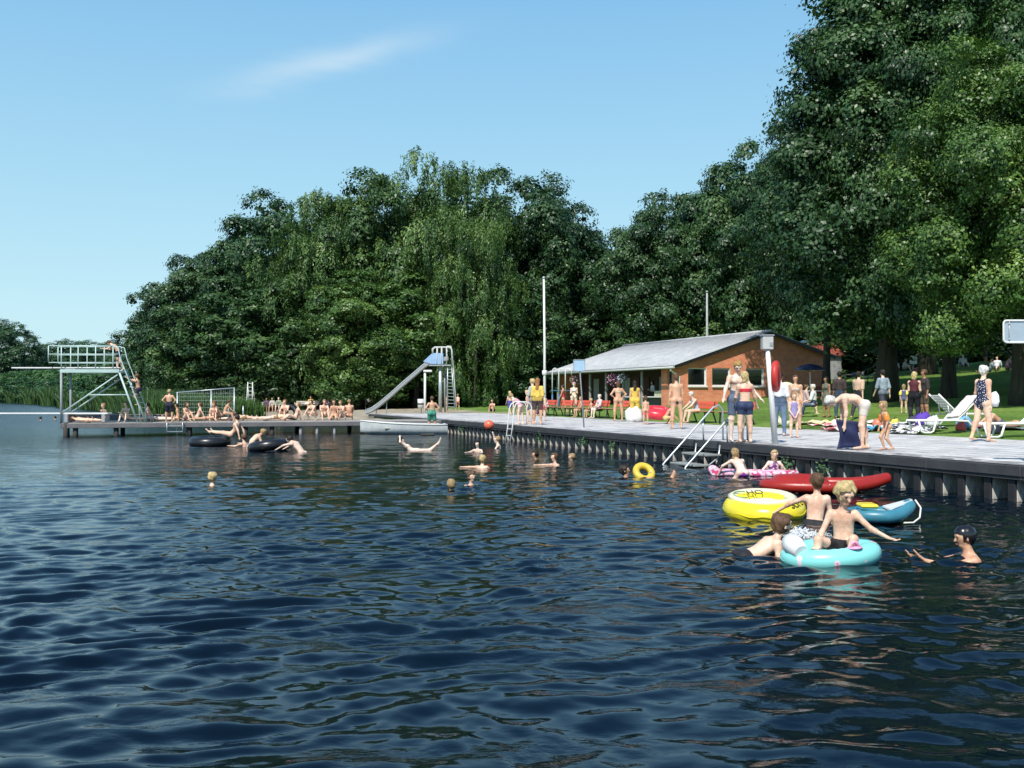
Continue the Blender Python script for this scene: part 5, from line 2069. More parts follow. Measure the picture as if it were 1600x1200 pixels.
def person(x, y, H, pose, yaw, skin, hair, clothes, label, d=None, z=None, hpx=None, ztop=None, ref='foot', kw=None, female=False, child=None, cell=None,
           fingers=False, face=False, hairstyle='short', group=None, fat=1.0, sunk=0.0, gripyaw=None, wpos=None):
    """x, y: photograph column and row (row only used when d is None); clothes: list of (kind, colour)"""
    if child is None:
        child = H < 1.45
    if hpx is not None:
        d = H * FPX / hpx
    if wpos is not None:
        X, d = wpos[0], wpos[1]
    else:
        if d is None:
            d = FPX * (CAMZ - z) / (y - HOR)
        X = (x - 800) / FPX * d
    if z is None:
        z = gz(X, d)
        u_, v_ = to_uv(X, d)
        if -.1 < u_ < 7.3 and v_ < 47.5:
            z = .575
    if cell is None:
        cell = min(max(.0105, d / 1024 * .55), .030)
    Pz = dict(POSE0)
    Pz.update(POSES[pose])
    if kw:
        Pz.update(kw)

    def dr(key, s):
        v = Pz[key]
        if isinstance(v, dict):
            v = v[s]
        return nrm((v[0] * s, v[1], v[2]))
    hs = Pz['hs'] if 'hs' in Pz else 1.24 if H < 1.15 else 1.16 if child else 1.0
    lg = .245 if not child else .232
    torso = .30 if not child else .295
    wd = 1.0 if not female else .93
    if child:
        wd = .92
    ft_ = fat
    sp, chv, nk = nrm(Pz['sp']), nrm(Pz['ch']), nrm(Pz['nk'])
    ra = R(Pz['roll'])
    sax = nrm((math.cos(ra), math.sin(ra), 0))
    hax = np.array([1., 0, 0])
    p0 = np.zeros(3)
    waist = p0 + sp * torso * .42 * H
    nb = waist + chv * torso * .58 * H
    dep = nrm(np.cross(chv, sax))
    dep0 = nrm(np.cross(sp, hax))
    # toes, fingers and head extend the bounds
    hip = {s: p0 + hax * s * .052 * H * (1.08 if female else 1) - sp * .005 * H for s in (1, -1)}
    sho = {s: nb - chv * .030 * H + sax * s * .098 * H * wd for s in (1, -1)}
    knee = {s: hip[s] + dr('th', s) * lg * H for s in (1, -1)}
    ank = {s: knee[s] + dr('sh', s) * lg * H for s in (1, -1)}
    toe = {s: ank[s] + dr('ft', s) * .105 * H - np.array([0, 0, .018 * H]) * (1 if pose not in ('lie', 'float', 'sitl') else 0) for s in (1, -1)}
    elb = {s: sho[s] + dr('ua', s) * .165 * H for s in (1, -1)}
    wri = {s: elb[s] + dr('fa', s) * .140 * H for s in (1, -1)}
    hd = {s: (dr('ha', s) if Pz['ha'] is not None else dr('fa', s)) for s in (1, -1)}
    hc = nb + nk * (.048 + .062 * hs) * H
    fc = nrm(Pz['fc'])
    up = nrm(nk - fc * (nk @ fc)) if abs(nk @ fc) < .95 else nrm(np.array([0, 0, 1.]) - fc * fc[2])
    side = nrm(np.cross(fc, up))
    hh = hs * H
    allp = [p0, nb, hc + up * .09 * hh, hc - up * .05 * hh] + [q for D_ in (hip, sho, knee, ank, toe, elb) for q in D_.values()] + [wri[s] + hd[s] * .10 * H for s in (1, -1)]
    allp = np.array(allp)
    G = Field(allp.min(0) - .10 * H, allp.max(0) + .10 * H, cell)
    tor = G.new()
    k = .020 * H
    mw = .92 if female else 1.0
    G.cap(tor, hip[1], hip[-1], .060 * H * ft_ * (1.08 if female else 1), .060 * H * ft_ * (1.08 if female else 1), k, dep0, 1.05)
    G.cap(tor, p0 + sp * .02 * H, waist, .078 * H * ft_, .070 * H * mw * ft_, k, dep0, 1.30)
    G.cap(tor, waist, nb - chv * .075 * H, .073 * H * mw * ft_, .094 * H * wd, k, dep, 1.42)
    G.cap(tor, sho[1] - sax * .01 * H - chv * .012 * H, sho[-1] + sax * .01 * H - chv * .012 * H, .036 * H, .036 * H, k, dep, 1.1)
    G.cap(tor, nb - chv * .02 * H, nb + nk * .01 * H, .046 * H, .030 * H, k)
    for s in (1, -1):
        G.cap(tor, hip[s] - dep0 * .030 * H - sp * .004 * H, hip[s] - dep0 * .026 * H, .044 * H * ft_, .044 * H * ft_, k)
        if female:
            c_ = nb - chv * .085 * H + dep * .050 * H + sax * s * .040 * H
            G.cap(tor, c_, c_ - chv * .006 * H, .034 * H, .032 * H, k * .8)
        elif not child:
            c_ = nb - chv * .070 * H + dep * .040 * H + sax * s * .036 * H
            G.cap(tor, c_, c_ + sax * s * .02 * H, .030 * H, .026 * H, k)
    if fat > 1.05:
        G.cap(tor, p0 + sp * .07 * H + dep0 * .03 * H, waist + dep0 * .02 * H, .06 * H * ft_, .05 * H * ft_, k * 1.5)
    legs = G.new()
    tk = .90 if child else 1.0
    for s in (1, -1):
        G.cap(legs, hip[s], knee[s], .056 * H * ft_ * tk, .036 * H * tk, k)
        G.cap(legs, knee[s], knee[s], .036 * H * tk, .036 * H * tk, k * .6)
        bk = -nrm(np.cross(dr('sh', s), -hax)) if True else None
        bk = nrm(np.cross(hax, dr('sh', s)))
        if bk @ dr('ft', s) > 0:
            bk = -bk
        G.cap(legs, knee[s], ank[s], .033 * H * tk, .019 * H, k * .8)
        m_ = knee[s] + dr('sh', s) * lg * .30 * H + bk * .012 * H
        G.cap(legs, m_ - dr('sh', s) * .03 * H, m_ + dr('sh', s) * .05 * H, .031 * H * tk, .024 * H * tk, k)
        heel = ank[s] - dr('ft', s) * .022 * H - np.array([0, 0, .012 * H])
        G.cap(legs, heel, ank[s], .019 * H, .021 * H, k * .6)
        G.cap(legs, heel, toe[s], .018 * H, .014 * H, k * .6)
    arms = G.new()
    fr = max(.0060 * H, cell * .80) if fingers else 0
    for s in (1, -1):
        G.cap(arms, sho[s], elb[s], .031 * H * tk, .0225 * H * tk, k * .8)
        G.cap(arms, sho[s], sho[s] + dr('ua', s) * .03 * H, .035 * H * tk, .030 * H * tk, k * .8)
        m_ = elb[s] + dr('fa', s) * .035 * H
        G.cap(arms, elb[s], wri[s], .0215 * H * tk, .0150 * H, k * .6)
        G.cap(arms, elb[s], m_, .022 * H * tk, .0235 * H * tk, k * .6)
        # hand: palm, four fingers, thumb
        t = hd[s]
        w_ = np.cross(t, np.array([0, 0, 1.]))
        if np.linalg.norm(w_) < .3:
            w_ = np.array([0, 1., 0])
        if Pz.get('palm'):
            w_ = np.array(Pz['palm'], float)
        w_ = nrm(w_ - t * (w_ @ t))
        nn_ = nrm(np.cross(w_, t))
        pe = wri[s] + t * .048 * H
        G.cap(arms, wri[s] + t * .008 * H, pe, .017 * H, .021 * H, .010 * H, nn_, 1.7)
        if fingers:
            curl = Pz.get('curl', .25)
            for q in range(4):
                b0 = pe + w_ * (q - 1.5) * .0115 * H * s
                L = (.040, .046, .043, .034)[q] * H
                t1 = nrm(t + nn_ * curl * .5 + w_ * (q - 1.5) * .10 * s)
                t2 = nrm(t + nn_ * curl * 1.6)
                m2 = b0 + t1 * L * .5
                G.cap(arms, b0, m2, fr, fr * .95, .004)
                G.cap(arms, m2, m2 + t2 * L * .55, fr * .95, fr * .8, .004)
            b0 = wri[s] + t * .018 * H - w_ * .016 * H * s
            m2 = b0 + nrm(t - w_ * .9 * s + nn_ * .3) * .026 * H
            G.cap(arms, b0, m2, fr * 1.2, fr * 1.05, .005)
            G.cap(arms, m2, m2 + nrm(t - w_ * .3 * s + nn_ * .3) * .024 * H, fr * 1.05, fr * .9, .004)
        else:
            G.cap(arms, pe, pe + t * .036 * H, .017 * H, .011 * H, .012 * H, nn_, 1.6)
            b0 = wri[s] + t * .015 * H
            G.cap(arms, b0, b0 + nrm(t - w_ * .8 * s) * .035 * H, .010 * H, .008 * H, .008 * H)
    head = G.new()
    G.cap(head, nb - chv * .01 * H, hc - up * .02 * hh, .031 * H * (1 if not child else .95), .029 * H, k * .6)
    G.cap(head, hc + up * .012 * hh - fc * .010 * hh, hc + up * .012 * hh + fc * .004 * hh, .053 * hh, .051 * hh, k, side, 1.20)
    G.cap(head, hc - up * .005 * hh + fc * .012 * hh, hc - up * .042 * hh + fc * .022 * hh, .040 * hh, .021 * hh, k * .7, side, 1.05)
    if cell < .022:
        G.cap(head, hc + up * .006 * hh + fc * .050 * hh, hc - up * .014 * hh + fc * .060 * hh, .006 * hh, .0085 * hh, .006 * hh)
        for s in (1, -1):
            e_ = hc + side * s * .046 * hh - fc * .004 * hh - up * .004 * hh
            G.cap(head, e_ + up * .008 * hh, e_ - up * .008 * hh, .010 * hh, .008 * hh, .004 * hh, side, 1.6)
        G.cap(head, hc + up * .018 * hh + fc * .046 * hh + side * .02 * hh, hc + up * .018 * hh + fc * .046 * hh - side * .02 * hh, .009 * hh, .009 * hh, .010 * hh)
    if face:
        for s in (1, -1):
            c_ = hc + up * .004 * hh + fc * .056 * hh + side * s * .018 * hh
            G.cap(head, c_, c_, .007 * hh, .007 * hh, .010 * hh, sub=True)

    def smin(A, B, kk):
        t = np.clip(.5 + .5 * (B - A) / kk, 0, 1)
        return B + (A - B) * t - kk * t * (1 - t)
    tl = smin(tor, legs, k)
    body = smin(tl, head, k * .6)
    aa = smin(tor, arms, k)
    body = np.minimum(smin(body, arms, k * .35), smin(aa, tl, .001 * H + 1e-4))
    lo = G.lo
    V, F_ = surface_nets(body, lo, cell)
    # ---- placement
    rot = R(yaw)
    cr, sr = math.cos(rot), math.sin(rot)
    zmin = V[:, 2].min()
    if ref == 'foot':
        sel = V[V[:, 2] < zmin + .05 * H]
        rp = sel[:, :2].mean(0)
    elif ref == 'head':
        rp = hc[:2]
    else:
        rp = p0[:2]
    if ztop is not None:
        zt = (hc + up * .068 * hh)[2]
        zoff = ztop - zt
        base = 0.0
        root_z = 0.0
    else:
        zoff = -zmin - sunk
        root_z = z
    off = np.array([-rp[0], -rp[1], zoff])
    root = thing('person', label, 'person', (X, d, root_z), rot, group)

    def put(name, V, F_, mat, col, flat=False):
        me = mesh_np(name, V + off, F_, True)
        me.materials.append(mat)
        o = link(name, me, root)
        o.color = (*col, 1)
        return o
    put('body', V, F_, M_SKIN, skin)
    # ---- hair
    if hair is not None:
        Hd = G.new()
        th = .0045 * hh + (.004 if cell < .02 else .002)
        G.cap(Hd, hc + up * .016 * hh - fc * .013 * hh, hc + up * .018 * hh + fc * .004 * hh, .056 * hh + th, .053 * hh + th, .01, side, 1.17)
        G.cap(Hd, hc + up * .010 * hh - fc * .018 * hh, hc - up * .022 * hh - fc * .020 * hh, .050 * hh, .036 * hh, .01, side, 1.1)
        if hairstyle == 'long':
            G.cap(Hd, hc - fc * .03 * hh, nb - chv * .05 * H - dep * .055 * H, .048 * hh, .040 * H, .02, fc, 1.5)
        elif hairstyle == 'bob':
            G.cap(Hd, hc - fc * .015 * hh, hc - fc * .018 * hh - up * .055 * hh, .056 * hh, .046 * hh, .01)
        elif hairstyle == 'tail':
            G.cap(Hd, hc - fc * .06 * hh + up * .01 * hh, hc - fc * .085 * hh - up * .07 * hh, .018 * hh, .010 * hh, .01)
        elif hairstyle == 'puffy':
            G.cap(Hd, hc + up * .024 * hh - fc * .012 * hh, hc + up * .026 * hh, .062 * hh, .060 * hh, .01)
        xx = G.ax[0][:, None, None] - hc[0]
        yy = G.ax[1][None, :, None] - hc[1]
        zz = G.ax[2][None, None, :] - hc[2]
        af = xx * fc[0] + yy * fc[1] + zz * fc[2]
        au = xx * up[0] + yy * up[1] + zz * up[2]
        line = (.036 if hairstyle != 'cap' else .028) * hh
        cut = np.minimum(af - .022 * hh, line - au + .2 * (af - .022 * hh))
        Hd = np.maximum(Hd, cut)
        if hairstyle != 'cap':
            fq = 70 / hh * .22
            Hd = Hd + .0058 * hh * (np.sin(xx * fq * 4.5 + 2 * np.sin(zz * fq * 2)) * np.sin(yy * fq * 4 + 1.3) + .6 * np.sin(zz * fq * 5 + xx * fq * 3) + .5 * np.sin(xx * fq * 9 + yy * fq * 7 + 2 * np.sin(zz * fq * 3)))
        V2, F2 = surface_nets(Hd.astype(np.float32), lo, cell)
        if len(F2):
            put('hair' if hairstyle != 'cap' else 'swim_cap', V2, F2, M_HAIR if hairstyle != 'cap' else M_SHINY, hair)
    # ---- clothes
    gr = max(.006, cell * .42)
    for cl in clothes:
        kd, col = cl[0], cl[1]
        mat = cl[2] if len(cl) > 2 else M_CLOTH
        Rg = G.new()
        src = tl
        nm = 'swim_trunks'
        if kd == 'trunks':
            G.cap(Rg, hip[1] + sp * .020 * H, hip[-1] + sp * .020 * H, .088 * H * ft_, .088 * H * ft_, .005)
            for s in (1, -1):
                G.cap(Rg, hip[s], hip[s] + dr('th', s) * .06 * H, .085 * H, .080 * H, .005)
            ins = nrm(sp)
            pl = (G.ax[0][:, None, None] * ins[0] + G.ax[1][None, :, None] * ins[1] + G.ax[2][None, None, :] * ins[2]) - .062 * H
            Rg = np.maximum(Rg, pl)
        elif kd == 'shorts':
            G.cap(Rg, hip[1] + sp * .03 * H, hip[-1] + sp * .03 * H, .092 * H * ft_, .092 * H * ft_, .005)
            for s in (1, -1):
                G.cap(Rg, hip[s], hip[s] + dr('th', s) * .13 * H, .088 * H, .080 * H, .005)
            nm = 'shorts'
        elif kd == 'briefs':
            G.cap(Rg, hip[1] * .75 - sp * .012 * H, hip[-1] * .75 - sp * .012 * H, .062 * H * ft_, .062 * H * ft_, .005)
            nm = 'swim_briefs'
        elif kd == 'bikini':
            G.cap(Rg, hip[1] * .8 - sp * .012 * H, hip[-1] * .8 - sp * .012 * H, .060 * H * ft_, .060 * H * ft_, .005)
            nm = 'bikini_bottom'
        elif kd == 'top':
            cc = nb - chv * .088 * H
            q_ = ((G.ax[0][:, None, None] - cc[0]) * chv[0] + (G.ax[1][None, :, None] - cc[1]) * chv[1] + (G.ax[2][None, None, :] - cc[2]) * chv[2])
            Rg = np.abs(q_) - .026 * H
            src = tor
            nm = 'bikini_top'
        elif kd == 'suit':
            G.cap(Rg, p0 - sp * .025 * H, p0 + sp * .05 * H, .082 * H * ft_, .115 * H * ft_, .005)
            G.cap(Rg, p0 + sp * .05 * H, waist, .115 * H * ft_, .13 * H, .005)
            G.cap(Rg, waist, nb - chv * .105 * H, .13 * H, .105 * H, .005)
            for s in (1, -1):
                c_ = nb - chv * .06 * H + sax * s * .05 * H
                G.cap(Rg, c_ - chv * .04 * H, c_ + chv * .06 * H, .022 * H, .018 * H, .004)
                G.cap(Rg, c_ - chv * .04 * H + dep * .05 * H, c_ + chv * .06 * H + dep * .02 * H, .020 * H, .016 * H, .004)
                G.cap(Rg, c_ - chv * .04 * H - dep * .05 * H, c_ + chv * .06 * H - dep * .02 * H, .020 * H, .016 * H, .004)
            nm = 'swimsuit'
        elif kd == 'shirt':
            G.cap(Rg, p0 + sp * .02 * H, nb - chv * .02 * H, .20 * H, .20 * H, .005)
            cc = nb + chv * .012 * H
            q_ = ((G.ax[0][:, None, None] - cc[0]) * chv[0] + (G.ax[1][None, :, None] - cc[1]) * chv[1] + (G.ax[2][None, None, :] - cc[2]) * chv[2])
            lowr = -((G.ax[0][:, None, None]) * sp[0] + (G.ax[1][None, :, None]) * sp[1] + (G.ax[2][None, None, :]) * sp[2]) - .03 * H
            Rg = np.maximum(np.maximum(Rg, q_), lowr)
            A2 = G.new()
            for s in (1, -1):
                G.cap(A2, sho[s], sho[s] + dr('ua', s) * .085 * H, .05 * H, .045 * H, .004)
            Rg = np.minimum(Rg, A2)
            A3 = G.new()
            for s in (1, -1):
                G.cap(A3, sho[s], elb[s], .034 * H, .030 * H, .01)
            src = np.minimum(tl, A3)
            nm = 'shirt'
        elif kd == 'trousers':
            G.cap(Rg, hip[1] + sp * .03 * H, hip[-1] + sp * .03 * H, .10 * H * ft_, .10 * H * ft_, .005)
            for s in (1, -1):
                G.cap(Rg, hip[s], knee[s], .09 * H, .07 * H, .005)
                G.cap(Rg, knee[s], knee[s] + dr('sh', s) * lg * .85 * H, .07 * H, .05 * H, .005)
            nm = 'trousers'
        elif kd == 'dress':
            G.cap(Rg, p0, nb - chv * .05 * H, .16 * H, .12 * H, .005)
            for s in (1, -1):
                G.cap(Rg, hip[s], hip[s] + dr('th', s) * .16 * H, .10 * H, .09 * H, .005)
            nm = 'dress'
        elif kd == 'armbands':
            for s in (1, -1):
                G.cap(Rg, sho[s] + dr('ua', s) * .055 * H, sho[s] + dr('ua', s) * .115 * H, .055 * H, .055 * H, .004)
            V2, F2 = surface_nets(Rg.astype(np.float32), lo, cell)
            put('armbands', V2, F2, M_SHINY, col)
            continue
        g2 = gr * (2.0 if kd in ('shirt', 'dress', 'shorts', 'trousers') else 1.0)
        C_ = np.maximum(src - g2, Rg)
        V2, F2 = surface_nets(C_.astype(np.float32), lo, cell)
        if len(F2):
            put(nm, V2, F2, mat, col)
    if face:
        for s in (1, -1):
            c_ = hc + up * .004 * hh + fc * .0495 * hh + side * s * .018 * hh + off
            MB().lathe([(.0050 * hh * math.sin(a), -.0042 * hh * math.cos(a)) for a in [q * math.pi / 6 for q in range(7)]], tuple(c_), 10).build('eye', M_EYE, root)
        c_ = hc - up * .034 * hh + fc * .052 * hh + off
        MB().tube([tuple(c_ - side * .012 * hh), tuple(c_ + fc * .004 * hh), tuple(c_ + side * .012 * hh)], .0032 * hh, 6).build('mouth', M_LIP, root)
    root['_hand'] = [float(q) for q in (wri[1] + hd[1] * .05 * H + off)] + [float(q) for q in (wri[-1] + hd[-1] * .05 * H + off)]
    return root


FAIR, PALE, TAN, DEEP = (.82, .55, .40), (.88, .68, .55), (.66, .39, .25), (.42, .22, .13)
BLOND, BROWN, DARK, GREY, RED, SAND = (.62, .47, .22), (.13, .070, .035), (.025, .018, .014), (.70, .68, .62), (.38, .16, .06), (.40, .27, .13)
# ------------------------------------------------------------------ floats and inflatables in the water
def in_water(x, y, z=0.0):
    return P(x, y, z)


# yellow dinghy with black lettering
c = P(1187, 803, 0)
t = tube_ring('yellow_dinghy', 'round yellow inflatable dinghy with pale inside and black letters', (c.x, 14.05, .10), .40, .15, simple('yellow_pvc', (.84, .70, .03), .28, var=.07, spec=.6), (R(5), R(-2), R(6)), 'inflatable dinghy', ry=1.12)
inn = MB()
inn.lathe([(0, .0), (.30, -.01), (.40, .05), (.46, .13), (.40, .16), (.30, .06), (0, .03)], (0, .06, .03), 30)
inn.v = [(x, y * 1.12, z) for x, y, z in inn.v]
inn.build('inner_lining', simple('cream_pvc', (.80, .76, .55), .35, var=.08), t)


def lettering(text, parent, loc, rot, size, mat, name='lettering', bend=None):
    cu = bpy.data.curves.new(name, 'FONT')
    cu.body = text
    cu.size = size
    cu.extrude = .002
    cu.align_x = 'CENTER'
    cu.align_y = 'CENTER'
    o = bpy.data.objects.new(name, cu)
    COL.objects.link(o)
    bpy.context.view_layer.update()
    dg = bpy.context.evaluated_depsgraph_get()
    me = bpy.data.meshes.new_from_object(o.evaluated_get(dg))
    bpy.data.objects.remove(o)
    if bend:
        for v in me.vertices:
            v.co = bend(v.co)
    me.materials.append(mat)
    q = link(name, me, parent, loc)
    q.rotation_euler = rot
    return q


def ring_text(R0, r, ry, a0, up_ang):
    """wrap flat letters round the outside of a ring tube, starting at bearing a0"""
    def f(co):
        a = a0 + co.x / (R0 + r * .8)
        ph = up_ang + co.y / r
        rr = R0 + (r + .003 + co.z) * math.cos(ph)
        return Vector((rr * math.cos(a), rr * ry * math.sin(a), (r + .003 + co.z) * math.sin(ph)))
    return f


M_INK = simple('black_print', (.012, .012, .012), .5, var=.1)
lettering('SUPE', t, (0, 0, 0), (0, 0, 0), .15, M_INK, bend=ring_text(.40, .15, 1.12, R(-50), R(58)))
lettering('HO', t, (-.02, .30, .17), (R(18), 0, R(4)), .16, M_INK, 'inner_lettering')
MB().tube([(-.22 + .13 * math.cos(a), .22 + .13 * math.sin(a), .165 + .02 * math.sin(a)) for a in [R(q) for q in range(60, 300, 20)]], .009, 6).build('green_arc', simple('green_print', (.15, .32, .14), .5), t)

# red inflatable canoe-like float
def airboat(name, label, loc, rot, L, W, r, mat, floor_mat, tip=1.0):
    t = thing(name, label, 'inflatable boat', loc, rot)
    pts = []
    for k in range(44):
        a = 2 * math.pi * k / 44
        ca, sa = math.cos(a), math.sin(a)
        x = L / 2 * ca
        y = W / 2 * sa * (1 - min(.9, .55 * tip) * max(0, ca) ** 1.6)
        pts.append((x, y, .12 * max(0, ca) ** 3))
    b = MB()
    b.tube(pts, r, 16, closed=True)
    b.build('tube', mat, t)
    f = MB()
    f.poly([(x * .96, y * .92, z + r * .25) for x, y, z in pts])
    f.build('floor', floor_mat, t)
    return t


m_redp = simple('deep_red_pvc', (.36, .022, .014), .35, var=.15, spec=.5)
t = airboat('red_float', 'long dark red inflatable float with a pointed end and dotted edge', (P(1290, 770, 0).x, 17.4, .13), R(-2), 2.05, .92, .095, m_redp, m_redp, 1.5)
f = MB()
f.lathe([(0, .20), (.30, .17), (.40, .06)], (-.42, 0, 0), 24)
f.v = [(x * 1.3 + .10, y * .95, z) for x, y, z in f.v]
f.build('raised_pillow', m_redp, t)
dt = MB()
for k in range(13):
    a = R(178 + k * 8)
    dt.lathe([(.011 * math.sin(q), .011 * math.cos(q)) for q in (0, .8, 1.6, 2.4, 3.14)], (1.02 * math.cos(a) * 1.03, .46 * math.sin(a) * 1.18, .05), 6)
dt.build('eyelets', M_WHITE, t)

# blue and yellow boat behind the blond boy
t = airboat('striped_boat', 'blue and yellow inflatable boat with white rope behind the blond boy', (P(1328, 800, 0).x, 13.35, .10), R(-6), .74, .50, .085, simple('teal_pvc', (.05, .22, .30), .35, var=.12), simple('white_pvc', (.78, .80, .80), .35, var=.06))
MB().box((-.18, -.10, .13), (.22, .34, .05), bev=.02).build('yellow_panel', simple('yellow_panel_pvc', (.85, .68, .06), .35), t)
MB().prism([(.08, -.19, .075), (.40, -.05, .185), (.40, .07, .185), (.08, .19, .075)], (0, 0, .02)).build('bow_cover', simple('white_pvc', (.78, .80, .80), .35), t)
MB().tube([(.44, -.02, .20), (.50, -.06, .10), (.47, -.12, -.02), (.38, -.16, -.08), (.25, -.20, -.08)], .012, 6).build('rope', M_ROPE, t)

# turquoise dinghy
c = P(1288, 872, 0)
m_tq = NT('turquoise_pvc')
v_ = m_tq.obj()
vo = m_tq.n('TexVoronoi', i_Scale=5.5)
m_tq.l(v_, vo.inputs['Vector'])
m_tq.color(m_tq.ramp(vo.outputs['Distance'], [(.055, (.75, .10, .25)), (.075, (.85, .60, .72)), (.16, (.82, .70, .76)), (.18, (.26, .74, .70))]))
m_tq.set(Roughness=.3)
t = tube_ring('turquoise_dinghy', 'turquoise inflatable ring with pink flowers carrying the blond boy', (c.x, 10.22, .07), .39, .108, m_tq.mat, (R(2), R(-5), R(4)), 'inflatable ring', ry=.72, valve=False)
sd = simple('white_pvc', (.78, .80, .80), .35)
fl = MB()
fl.lathe([(0, 0), (.30, .0), (.30, .02), (0, .02)], (0, 0, -.06), 24)
fl.build('floor', sd, t)
MB().tube([(-.36, -.20, .09), (-.38, -.08, .13), (-.36, .06, .13), (-.32, .18, .10)], .07, 12, rr=[.07, .105, .105, .07]).build('pillow', sd, t)
hn = MB()
hn.lathe([(0, .0), (.075, .002), (.07, .012), (0, .016)], (.14, -.285, .10), 18)
hn.tube([(.10, -.29, .10), (.11, -.295, .15), (.14, -.30, .165), (.17, -.295, .15), (.18, -.29, .10)], .012, 8)
hn.build('pink_handle', simple('pink_pvc', (.85, .38, .58), .4), t)

# pink flowered air mattress
c0, c1 = P(1112, 741, 0), P(1240, 741, 0)
t = thing('air_mattress', 'pink flowered air mattress on which two girls kneel below the steps', 'air mattress', ((c0.x + c1.x) / 2, 21.2, .06), R(-4))
mt = MB()
for k in range(6):
    y = -.28 + k * .112
    mt.tube([(-.80, y, 0), (-.4, y, .012 * math.sin(k)), (.1, y, -.02), (.80, y, 0)], .062, 12)
mt.build('tubes', P_PINK, t)
MB().tube([(-.86, -.28, .03), (-.88, 0, .05), (-.86, .28, .03)], .10, 12).build('pillow', P_PINK, t)

# black inner tubes
t = tube_ring('inner_tube', 'black rubber inner tube with a bather lying across it, the left one of two', (P(340, 694, 0).x, 33.9, .13), .52, .165, M_RUBBER, (R(2), 0, 0), group='black rubber inner tubes')
t2 = tube_ring('inner_tube', 'black rubber inner tube with bathers leaning on both ends, the right one of two', (P(429, 702, 0).x, 30.8, .13), .49, .16, M_RUBBER, (R(-4), R(-7), 0), group='black rubber inner tubes')
t3 = tube_ring('yellow_ring', 'mustard yellow swimming ring tilted up in front of a floating bather', (P(1007, 745, 0).x, 20.9, .08), .165, .072, simple('mustard_pvc', (.72, .52, .06), .4, var=.1), (R(48), R(18), 0), ry=1.0)
t4 = tube_ring('inner_tube', 'dark inner tube leaning against the bather seated on the pier', (Q(449, 0, 47).x, 47.2, PZ + .30), .36, .12, M_RUBBER, (R(62), R(28), 0))

# foam where the boys splash
rng = random.Random(9)
fm = MB()
for k in range(1300):
    a = rng.uniform(0, 6.28)
    rr_ = rng.random() ** 1.1
    q = Vector((P(1248, 832, 0).x + .34 * rr_ * math.cos(a), 12.3 + .60 * rr_ * math.sin(a), max(.0, rng.gauss(.004, .020)) * (1 - rr_ * .5)))
    s = rng.uniform(.003, .010) * (1.9 - 1.2 * rr_)
    fm.lathe([(0, s * .8), (s, 0), (0, -s * .8)], q, 5, smooth=True)
tag(fm.build('water_splash', simple('foam', (.85, .87, .88), .5, var=.05)), 'white splash of foam beside the boy with his back turned', 'splash', kind='stuff')

# ------------------------------------------------------------------ people in the foreground water
GW = 'bathers in the lake'
WN = dict(group=GW)
c_ = .0085
person(1316, 0, 1.27, 'sit', 164, FAIR, BLOND, [('trunks', (.012, .012, .014))], 'blond boy in black trunks sitting on the turquoise ring, arm stretched out', d=10.28, ztop=.77, ref='pelvis', cell=c_, fingers=True, face=True, group=GW, hairstyle='puffy',
       kw=dict(sp=(-.05, .02, 1), ch=(.05, .22, 1), nk=(-.15, .32, 1), fc=(-.48, 1, -.42), ua={1: (.42, .20, -.9), -1: (.72, .18, -.66)}, fa={1: (.28, .55, -.62), -1: (.86, .30, -.42)},
               ha={1: (.2, .9, -.3), -1: (.9, .3, -.25)}, th={1: (.62, .80, .34), -1: (.10, .95, .42)}, sh={1: (.1, .25, -1), -1: (-.25, .3, -1)}, curl=.5, hs=1.32))
person(1222, 0, 1.42, 'swim', -78, FAIR, BROWN, [('trunks', (.015, .015, .02))], 'brown haired boy leaning over the left end of the turquoise ring', d=10.75, ztop=.40, ref='head', cell=c_, fingers=True, face=True, group=GW,
       kw=dict(sp=(0, .85, .34), ch=(0, .82, .50), nk=(0, .45, .9), fc=(0, 1, .12), ua={1: (.25, -.10, -.9), -1: (.2, .9, -.35)}, fa={1: (-.12, 1, .05), -1: (-.2, 1, .1)},
               th=(.10, -.80, -.50), sh=(.05, -1, .44), ft=(.1, -1, .3)))
person(1276, 0, 1.38, 'stand', -14, FAIR, BROWN, [('trunks', (.015, .015, .018))], 'boy seen from behind in black trunks between the yellow dinghy and red float', d=13.2, ztop=.645, ref='head', cell=.0095, group=GW,
       kw=dict(sp=(.10, .18, 1), ch=(.10, .12, 1), ua={1: (.25, .1, -1), -1: (.85, .30, -.35)}, fa={1: (.15, .2, -1), -1: (.80, .35, -.55)}))
person(1506, 0, 1.62, 'swim', 84, TAN, (.012, .012, .014), [], 'dark skinned swimmer with a black bathing cap and both hands held up', d=10.4, ztop=.318, ref='head', cell=c_, fingers=True, face=True, hairstyle='cap', group=GW,
       kw=dict(sp=(0, .1, 1), ch=(0, .05, 1), nk=(0, .25, 1), fc=(0, 1, -.12), ua={1: (.30, .80, -.22), -1: (.10, .85, -.16)}, fa={1: (-.25, 1, .12), -1: (-.05, 1, .26)}, ha={1: (-.05, .9, .55), -1: (0, .9, .62)}, curl=.35))
person(1148, 0, 1.25, 'prone', 8, PALE, SAND, [('bikini', (.34, .05, .42))], 'girl in a purple bikini bottom bending forward on the pink mattress', d=20.9, ztop=.57, ref='head', cell=.0115, hairstyle='bob', group=GW, female=False,
       kw=dict(sp=(-.10, .55, .75), ch=(-.05, .8, .60), nk=(0, .5, .8), th=(.55, .35, -.9), sh=(.1, -1, -.1), ua={1: (.55, .5, -.9), -1: (.8, .35, -.5)}, fa={1: (.35, .4, -.8), -1: (.2, .5, -.8)}))
